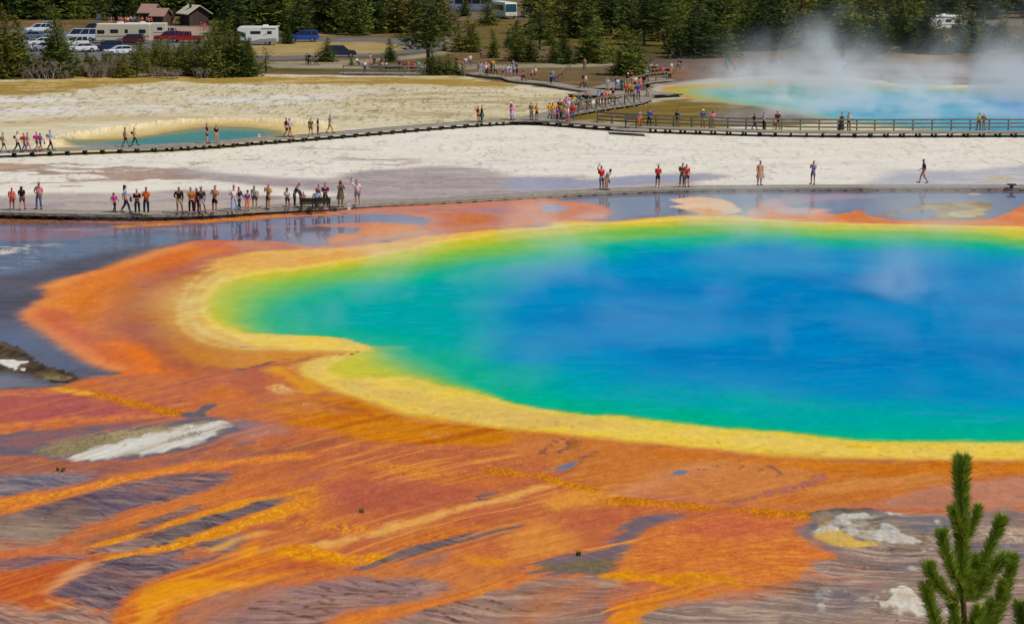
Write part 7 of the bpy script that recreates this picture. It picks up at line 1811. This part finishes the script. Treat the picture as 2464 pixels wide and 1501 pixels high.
# ------------------------------------------------------------------ buildings
def gable_house(name, label, px, py, rz, w, d, hw, pitch, wallc, roofc, ridge='x', door=None, over=.5):
    r = empty(name, at(px, py), math.radians(rz)); tag(r, label, 'building')
    s = MB(); s.box(0, 0, 0, hw, w, d)
    hh = (d if ridge == 'x' else w) / 2 * math.tan(math.radians(pitch))
    if ridge == 'x':
        for x in (-w / 2 + .001, w / 2 - .001): s.poly([(x, -d / 2, hw), (x, d / 2, hw), (x, 0, hw + hh)])
    else:
        for y in (-d / 2 + .001, d / 2 - .001): s.poly([(-w / 2, y, hw), (w / 2, y, hw), (0, y, hw + hh)])
    s.build('wall', mat('wall_' + name, srgb(*wallc), .9, .1, .12, 1.5), r)
    s = MB(); o = over; t = .14
    for sg in (-1, 1):
        if ridge == 'x':
            y1 = sg * (d / 2 + o); z1 = hw - o * math.tan(math.radians(pitch)); X = w / 2 + o
            P = [(-X, 0, hw + hh + .02), (X, 0, hw + hh + .02), (X, y1, z1 + .02), (-X, y1, z1 + .02)]
        else:
            x1 = sg * (w / 2 + o); z1 = hw - o * math.tan(math.radians(pitch)); Y = d / 2 + o
            P = [(0, -Y, hw + hh + .02), (0, Y, hw + hh + .02), (x1, Y, z1 + .02), (x1, -Y, z1 + .02)]
        s.quad_box(P + [(a, b, c + t) for a, b, c in P])
    rf = s.build('roof', mat('roof_' + name, srgb(*roofc), .85, .15, .1, 3), r)
    for (dx, dy, dw, dh, face) in (door or []):
        s = MB()
        if face == 'y': s.box(dx, -d / 2 - .03, .05, dh, dw, .06)
        else: s.box(w / 2 + .03, dy, .05, dh, .06, dw)
        s.build('door', mat('door_brown', srgb(60, 48, 44), .8), r)
    return r


gable_house('restroom_building', 'brown restroom block with pinkish brown gable roof, left part', 362, 59, -20, 2.6, 3.2, 2.5, 38, (84, 62, 54), (158, 124, 108), 'x', [(0, 0, .9, 2.0, 'y')])
gable_house('restroom_building', 'brown restroom block with pinkish brown gable roof, lower right part', 389, 61, -20, 2.4, 3.0, 2.0, 36, (112, 80, 66), (164, 130, 114), 'x', [(-.5, 0, .6, 1.8, 'y'), (.4, 0, .6, 1.8, 'y')])
h = gable_house('storage_shed', 'dark wooden shed with pale tan roof seen past its gable end', 468, 61, 32, 3.9, 4.3, 2.5, 32, (72, 58, 54), (196, 186, 160), 'y', [(0.6, 0, .8, 2.1, 'y')], over=.7)
s = MB(); s.box(-.9, -.4, 3.3, 4.3, .4, .4); s.build('chimney', mat('dark_flue', srgb(40, 40, 44), .7), h)


# ------------------------------------------------------------------ vehicles
GLASS = mat('tinted_glass', (.012, .015, .02), 0.12, 0.6)
TYRE = mat('tyre', (.012, .012, .012), .8)
RIM = mat('rim', srgb(150, 152, 156), .35, .5, metallic=.6)
CHROME = mat('lamp_glass', srgb(225, 225, 220), .2, .6)
TAIL = mat('tail_lamp', srgb(150, 14, 14), .3, .5)
GP_ = 'cars parked in the lot'


def vbody(mb, st, hw, mi=0):
    """st: side profile (x, z) closed polygon, extruded to half width hw with a slight tuck"""
    n = len(st)
    for sg in (-1, 1):
        b = len(mb.v)
        mb.v += [(x, sg * hw, z) for x, z in st]
        f = list(range(b, b + n)); mb.f.append(tuple(f if sg < 0 else f[::-1])); mb.m.append(mi)
    b0 = len(mb.v) - 2 * n
    for k in range(n):
        k2 = (k + 1) % n
        mb.f.append((b0 + k, b0 + n + k, b0 + n + k2, b0 + k2)); mb.m.append(mi)


def bevel(o, w, seg=2):
    m = o.modifiers.new('bevel', 'BEVEL'); m.width = w; m.segments = seg; m.limit_method = 'ANGLE'


def vehicle(kind, px, py, rz, col, label, cat='car', group=GP_, scale=1.0, name=None):
    C = mat('paint_%d_%d_%d' % col, srgb(*col, k=1.1), .3, .5, coat=.5)
    nm = name or dict(sedan='parked_car', suv='parked_car', pickup='pickup_truck', van='van', rv='motorhome', rvc='motorhome', bus='coach').get(kind)
    r = empty(nm, at(px, py), math.radians(rz)); r.scale = (scale,) * 3
    tag(r, label, cat, group)
    wr, trk = .34, .80
    if kind == 'sedan':
        L = 4.6; low = [(-2.25, .3), (-2.3, .62), (-2.2, .92), (-1.5, .98), (1.0, .95), (2.0, .80), (2.28, .62), (2.25, .3)]; cab = [(-1.75, .97), (-1.15, 1.40), (.35, 1.43), (1.15, .95)]; ax = (-1.4, 1.4)
    elif kind == 'suv':
        L = 4.7; low = [(-2.3, .35), (-2.35, .8), (-2.28, 1.05), (1.2, 1.05), (2.15, .95), (2.32, .7), (2.3, .35)]; cab = [(-2.22, 1.05), (-2.0, 1.70), (.35, 1.74), (1.15, 1.05)]; ax = (-1.4, 1.42)
    elif kind == 'pickup':
        L = 5.6; low = [(-2.8, .45), (-2.8, 1.1), (-.7, 1.1), (-.7, 1.12), (1.6, 1.12), (2.6, 1.05), (2.82, .8), (2.8, .45)]; cab = [(-.72, 1.12), (-.6, 1.82), (.75, 1.85), (1.45, 1.12)]; ax = (-1.75, 1.85); wr = .4; trk = .85
    elif kind == 'van':
        L = 5.2; low = [(-2.6, .4), (-2.6, 1.15), (1.9, 1.15), (2.45, 1.0), (2.6, .7), (2.58, .4)]; cab = [(-2.58, 1.15), (-2.5, 2.05), (1.2, 2.1), (1.95, 1.15)]; ax = (-1.6, 1.7)
    if kind in ('sedan', 'suv', 'pickup', 'van'):
        hw = .92 if kind != 'pickup' else 1.0
        mb = MB(); vbody(mb, low, hw)
        if kind == 'pickup':
            pass
        b = mb.build('body', C, r); bevel(b, .12, 3)
        g = MB()
        P = []
        zb, zt = cab[0][1] - .01, (cab[1][1] + cab[2][1]) / 2 - .06
        def ring(z, f):
            x0 = cab[0][0] + (cab[1][0] - cab[0][0]) * f; x1 = cab[3][0] + (cab[2][0] - cab[3][0]) * f
            w = hw * (.96 - .16 * f); return [(x0, -w, z), (x1, -w, z), (x1, w, z), (x0, w, z)]
        g.quad_box(ring(zb, 0) + ring(zt, .92)); gl = g.build('window', GLASS, r); bevel(gl, .05)
        rf = MB(); rf.quad_box(ring(zt - .01, .90) + ring(cab[1][1] + .02, 1.0)); ro = rf.build('roof', C, r); bevel(ro, .05)
        b0, t0 = ring(zb, 0), ring(zt, .92)
        for k in range(4):
            pl = MB(); pl.tube([Vector(b0[k]) * 1.004, Vector(t0[k]) * 1.004], .045, 5); pl.build('pillar', C, r)
        for f in ((.38, .45) if kind != 'pickup' else (.5, .5)), ((.70, .72) if kind in ('suv', 'van') else (.38, .45)):
            for sg, (i, j) in ((-1, (0, 1)), (1, (3, 2))):
                a = Vector(b0[i]).lerp(Vector(b0[j]), 1 - f[0]); q = Vector(t0[i]).lerp(Vector(t0[j]), 1 - f[1]); pl = MB(); pl.tube([a * 1.004, q * 1.004], .04, 5); pl.build('pillar', C, r)
        if kind == 'pickup':
            s = MB(); s.box(-1.75, 0, 1.102, 1.115, 1.9, 1.6); s.build('cargo_bed', mat('bed_black', (.01, .01, .01), .8), r)
        fx, rx = low[-2][0], low[1][0]
        for sg in (-1, 1):
            s = MB(); s.box(fx - .03, sg * hw * .74, .68, .84, .14, .34); s.build('headlight', CHROME, r)
            s = MB(); s.box(rx + .02, sg * hw * .80, .72, .95, .12, .22); s.build('taillight', TAIL, r)
    elif kind == 'rv':     # long boxy motorhome, nose at +x
        L = 9.0; hw = 1.2; ax = (-2.2, 3.2); wr = .45; trk = 1.02
        mb = MB(); vbody(mb, [(-4.5, .45), (-4.5, 3.15), (4.15, 3.15), (4.5, 2.6), (4.55, 1.2), (4.5, .45)], hw); b = mb.build('body', C, r); bevel(b, .1)
        s = MB()
        for sg in (-1, 1): s.box(0, sg * (hw + .006), 1.15, 1.28, 8.8, .02)
        s.build('stripe', mat('rv_stripe', srgb(132, 98, 74), .5), r)
        for sg in (-1, 1):
            for x, z, w in ((-3.2, 2.0, 1.1), (-.6, 2.0, .5), (1.4, 2.0, 1.3), (3.6, 1.9, 1.2)):
                s = MB(); s.box(x, sg * (hw + .01), z - .28, z + .32, w, .03); s.build('window', GLASS, r)
        s = MB(); s.quad_box([(4.52, -1.05, 1.5), (4.57, -1.05, 1.5), (4.57, 1.05, 1.5), (4.52, 1.05, 1.5), (4.44, -1.0, 2.55), (4.52, -1.0, 2.55), (4.52, 1.0, 2.55), (4.44, 1.0, 2.55)]); s.build('windscreen', GLASS, r)
        s = MB(); s.box(0, 0, 3.15, 3.22, 8.7, 2.3); s.build('roof', mat('rv_roof', srgb(222, 218, 206), .6), r)
        s = MB(); s.box(.6, 0, 3.2, 3.5, 1.0, .8, tw=.8, td=.8); s.build('air_conditioner', WHITE, r)
        s = MB(); s.box(-.5, -hw - .08, 2.86, 3.02, 5.2, .16); s.build('awning', WHITE, r)
    elif kind == 'rvc':    # short motorhome with cab-over bunk, nose at +x
        L = 6.4; hw = 1.12; ax = (-1.5, 2.4); wr = .4; trk = .95
        mb = MB(); vbody(mb, [(-3.1, .55), (-3.15, 2.9), (2.9, 2.9), (3.25, 2.55), (3.2, 2.2), (1.9, 1.9), (1.9, .55)], hw); b = mb.build('body', C, r); bevel(b, .1)
        mb = MB(); vbody(mb, [(1.85, .45), (1.85, 1.9), (2.35, 1.85), (2.85, 1.25), (3.35, 1.1), (3.4, .5)], hw * .84); b = mb.build('cab', C, r); bevel(b, .06)
        s = MB(); s.quad_box([(2.42, -.8, 1.82), (2.88, -.8, 1.27), (2.88, .8, 1.27), (2.42, .8, 1.82), (2.47, -.8, 1.86), (2.93, -.8, 1.31), (2.93, .8, 1.31), (2.47, .8, 1.86)]); s.build('windscreen', GLASS, r)
        for sg in (-1, 1):
            for x, z, w in ((-1.9, 2.0, .7), (.3, 2.0, 1.6), (2.3, 1.55, .5)):
                s = MB(); s.box(x, sg * (hw + .01) if x < 2 else sg * (hw * .84 + .01), z - .22, z + .24, w, .03); s.build('window', GLASS, r)
            s = MB(); s.quad_box([(-3.0, sg * (hw + .004), .6), (1.2, sg * (hw + .004), .6), (1.2, sg * (hw + .012), .6), (-3.0, sg * (hw + .012), .6), (-3.0, sg * (hw + .004), 1.15), (-.4, sg * (hw + .004), 1.0), (-.4, sg * (hw + .012), 1.0), (-3.0, sg * (hw + .012), 1.15)]); s.build('graphic', mat('rv_grey', srgb(140, 142, 146), .5), r)
            s = MB(); s.beam((-2.9, sg * (hw + .01), 2.6), (-.6, sg * (hw + .01), 2.62), .02, .14); s.beam((-2.2, sg * (hw + .01), 2.3), (-.9, sg * (hw + .01), 1.5), .02, .06); s.build('stripe', mat('rv_brown', srgb(104, 78, 66), .5), r)
        s = MB(); s.box(-.3, 0, 2.9, 2.97, 6.0, 2.1); s.build('roof', mat('rv_roof', srgb(222, 218, 206), .6), r)
        s = MB(); s.box(-1.2, 0, 2.96, 3.2, .9, .8, tw=.8, td=.8); s.build('air_conditioner', WHITE, r)
        s = MB(); s.box(0, -hw - .08, 2.72, 2.86, 3.8, .16); s.build('awning', WHITE, r)
    elif kind == 'bus':
        L = 11; hw = 1.28; ax = (-2.6, 3.6); wr = .5; trk = 1.05
        mb = MB(); vbody(mb, [(-5.5, .4), (-5.5, 3.35), (5.2, 3.35), (5.5, 3.0), (5.62, 1.1), (5.55, .4)], hw); b = mb.build('body', C, r); bevel(b, .12)
        s = MB(); s.quad_box([(5.5, -1.15, 1.5), (5.66, -1.15, 1.5), (5.66, 1.15, 1.5), (5.5, 1.15, 1.5), (5.4, -1.1, 3.05), (5.55, -1.1, 3.05), (5.55, 1.1, 3.05), (5.4, 1.1, 3.05)]); s.build('windscreen', mat('coach_glass', srgb(40, 76, 84), .15, .6), r)
        for sg in (-1, 1):
            s = MB()
            for k in range(5): s.box(-4.2 + k * 1.9, sg * (hw + .01), 1.7, 2.75, 1.75, .03)
            s.build('window', GLASS, r)
            s = MB(); s.box(5.62, sg * .9, .75, 1.0, .08, .45); s.build('headlight', CHROME, r)
        s = MB(); s.box(5.6, 0, .42, .6, .12, 2.3); s.build('bumper', mat('bumper_dark', (.03, .03, .03), .6), r)
    for x in ax:
        for sg in (-1, 1):
            s = MB(); s.tube([(x, sg * (trk - .02), wr), (x, sg * (trk + .17), wr)], wr, 14); w = s.build('wheel', TYRE, r)
            s = MB(); s.tube([(x, sg * (trk + .165), wr), (x, sg * (trk + .19), wr)], wr * .6, 10); s.build('rim', RIM, w)
    return r


V = vehicle
V('rv', 300, 105, 178, (206, 196, 168), 'long tan motorhome with brown stripe in the parking lot', 'motorhome', 'motorhomes')
V('rv', 352, 92, 178, (214, 206, 176), 'cream motorhome mostly hidden behind the long tan one', 'motorhome', 'motorhomes', .8)
V('rvc', 622, 109, 180, (226, 226, 220), 'short white motorhome with grey graphics beside the road', 'motorhome', 'motorhomes', 1.02)
V('suv', 730, 101, 182, (20, 70, 160), 'bright blue car parked right of the white motorhome', 'car', None, 1.1)
V('suv', 820, 138, 8, (34, 30, 52), 'dark purple car driving on the road behind a round pine', 'car', None)
V('van', 197, 99, 182, (212, 220, 230), 'white van with three dark side windows left of the tan motorhome')
V('suv', 232, 95, 182, (150, 160, 176), 'silver car squeezed between white van and tan motorhome')
V('pickup', 228, 82, 180, (28, 36, 48), 'dark blue pickup behind the white van', 'pickup')
V('suv', 92, 80, 200, (214, 218, 224), 'white car at left of the lot, hood towards pines')
V('suv', 116, 74, 100, (170, 184, 206), 'pale blue car behind the white one at left of the lot')
V('sedan', 80, 96, 170, (112, 128, 150), 'grey blue car below the white one at the left')
V('sedan', 104, 112, 190, (226, 226, 226), 'white car half hidden by bare shrubs at the left')
V('sedan', 112, 124, 165, (200, 200, 204), 'pale grey car low behind the bare shrubs at the left')
V('suv', 177, 114, 200, (214, 212, 196), 'cream car just below the white van')
V('sedan', 196, 126, 205, (220, 222, 218), 'white car low behind the belt right of the tall pine')
V('suv', 262, 124, 182, (30, 48, 76), 'dark blue car below the tan motorhome')
V('sedan', 290, 133, 198, (228, 232, 234), 'bright white car in front of the dark blue one')
V('suv', 314, 108, 182, (96, 20, 30), 'dark red car in front of the tan motorhome tail')
V('suv', 394, 90, 176, (222, 224, 226), 'small white car right of the cream motorhome')
V('suv', 405, 100, 182, (140, 20, 30), 'red car left of the red pickup')
V('pickup', 449, 103, 180, (164, 16, 34), 'long red pickup at right of the lot', 'pickup')
V('sedan', 545, 121, 170, (110, 150, 190), 'light blue car glimpsed between the tall belt pines')
V('bus', 1212, 44, 286, (214, 214, 196), 'white coach facing the viewer at the top of picture', 'bus', None)
V('bus', 1142, 28, 180, (120, 136, 156), 'grey blue coach seen side on behind pines at the top', 'bus', None)
V('suv', 1281, 36, 190, (22, 34, 50), 'dark blue car right of the white coach', 'car', None)
V('suv', 1357, 38, 185, (150, 166, 186), 'silver car among the pines on the upper slope', 'car', None)
V('sedan', 1384, 39, 175, (222, 224, 226), 'white car beside the silver one on the upper slope', 'car', None)
V('suv', 1430, 44, 170, (34, 44, 60), 'dark car right of the white one on the upper slope', 'car', None)
V('suv', 1543, 48, 120, (160, 170, 182), 'grey white car behind the pale pine trunks', 'car', None)
V('sedan', 1890, 64, 180, (226, 226, 224), 'white car glimpsed through the steam', 'car', None)
V('rv', 2262, 73, 8, (222, 224, 214), 'white motorhome half hidden by pines at upper right', 'motorhome', 'motorhomes', .85)
V('pickup', 2345, 84, 8, (40, 56, 84), 'dark blue pickup with chrome nose at upper right', 'pickup', None, 1.35)
V('sedan', 1690, 40, 150, (190, 196, 204), 'pale car far back left of the steam', 'car', None)
# ------------------------------------------------------------------ steam
def steam(name, label, box, plumes, dens, base, ztop, scale, thr, seed):
    """box (x0,x1,y0,y1,z0,z1); plumes [(x, y, radius, height, weight)]; density from noise, fading upward"""
    x0, x1, y0, y1, z0, z1 = box
    mb = MB(); mb.quad_box([(x0, y0, z0), (x1, y0, z0), (x1, y1, z0), (x0, y1, z0), (x0, y0, z1), (x1, y0, z1), (x1, y1, z1), (x0, y1, z1)])
    m = bpy.data.materials.new(name); m.use_nodes = True
    nt = m.node_tree; L = nt.links; nt.nodes.clear()
    out = nt.nodes.new('ShaderNodeOutputMaterial'); pv = nt.nodes.new('ShaderNodeVolumePrincipled')
    pv.inputs['Color'].default_value = (1, 1, 1, 1); pv.inputs['Anisotropy'].default_value = -0.3
    L.new(pv.outputs[0], out.inputs['Volume'])
    tc = nt.nodes.new('ShaderNodeTexCoord'); sx = nt.nodes.new('ShaderNodeSeparateXYZ'); L.new(tc.outputs['Object'], sx.inputs[0])
    def M(op, a, b=None, c=None, clamp=False):
        n = nt.nodes.new('ShaderNodeMath'); n.operation = op; n.use_clamp = clamp
        for i, v in enumerate((a, b, c)):
            if v is None: continue
            if isinstance(v, (int, float)): n.inputs[i].default_value = v
            else: L.new(v, n.inputs[i])
        return n.outputs[0]
    nz = nt.nodes.new('ShaderNodeTexNoise'); nz.inputs['Scale'].default_value = scale; nz.inputs['Detail'].default_value = 4; nz.inputs['Roughness'].default_value = .55; nz.inputs['Distortion'].default_value = .6
    mp = nt.nodes.new('ShaderNodeMapping'); mp.inputs['Location'].default_value = (seed, seed * .7, 0); mp.inputs['Scale'].default_value = (1, .6, .8)
    L.new(tc.outputs['Object'], mp.inputs[0]); L.new(mp.outputs[0], nz.inputs['Vector'])
    X, Y, Zc = sx.outputs
    Xb = M('MULTIPLY_ADD', Zc, -0.35, X)     # columns lean a little
    tot = None
    zz = M('MAXIMUM', M('SUBTRACT', 1.0, M('DIVIDE', Zc, ztop)), 0.0)
    lowl = M('MULTIPLY', M('MULTIPLY', M('POWER', zz, 3.0), base), M('MULTIPLY_ADD', X, .08, -1.6, clamp=True)) if plumes[0][1] > 200 else M('MULTIPLY', M('POWER', zz, 3.0), base)
    tot = lowl
    for (px, py, r, h, w) in plumes:
        dx = M('DIVIDE', M('SUBTRACT', Xb, px), r); dy = M('DIVIDE', M('SUBTRACT', Y, py), r * 1.2)
        g = M('POWER', 2.718, M('MULTIPLY', M('ADD', M('MULTIPLY', dx, dx), M('MULTIPLY', dy, dy)), -1.0))
        hh = M('MAXIMUM', M('SUBTRACT', 1.0, M('DIVIDE', Zc, h)), 0.0)
        tot = M('ADD', tot, M('MULTIPLY', M('MULTIPLY', g, M('POWER', hh, 1.2)), w))
    n2 = M('MULTIPLY', M('SUBTRACT', nz.outputs['Fac'], thr), 6.0, clamp=True)
    e = None
    for v, a, b, s in ((X, x0, x1, .12), (Y, y0, y1, .15)):
        q = M('MULTIPLY', M('MULTIPLY', M('SUBTRACT', v, a), M('SUBTRACT', b, v)), 4.0 / ((b - a) ** 2) / s * .25, clamp=True)
        e = q if e is None else M('MULTIPLY', e, q)
    d = M('MULTIPLY', M('MULTIPLY', M('MULTIPLY', tot, n2), e), dens)
    L.new(d, pv.inputs['Density'])
    o = mb.build(name, m)
    tag(o, label, 'steam', None, 'stuff')
    return o


steam('steam', 'white steam drifting over the far crater lake and up against the dark pines', (14, 92, 205, 300, .02, 16),
      [(34, 246, 4.0, 11, 2.2), (31, 250, 6.0, 8, 1.3), (56, 244, 8, 8, 1.0), (50, 250, 4, 12, 1.0), (67, 242, 7, 14, 2.4), (60, 248, 5, 11, 1.6), (42, 252, 6, 6, 1.0)], .12, 1.6, 3.4, .19, .44, 3.0)
steam('steam', 'thin veils of steam over the far side of the great spring', (-32, 64, 84, 158, .02, 5),
      [(21, 114, 2.2, 5, 1.0), (14, 140, 6, 3.5, .9), (-4, 128, 9, 2.2, .6), (30, 113, 2.4, 5, 1.0), (37, 108, 3, 4, .7), (25, 143, 6, 3.5, .9), (2, 141, 5, 3, .6)],   .15, .2, 2.2, .18, .46, 11.0)
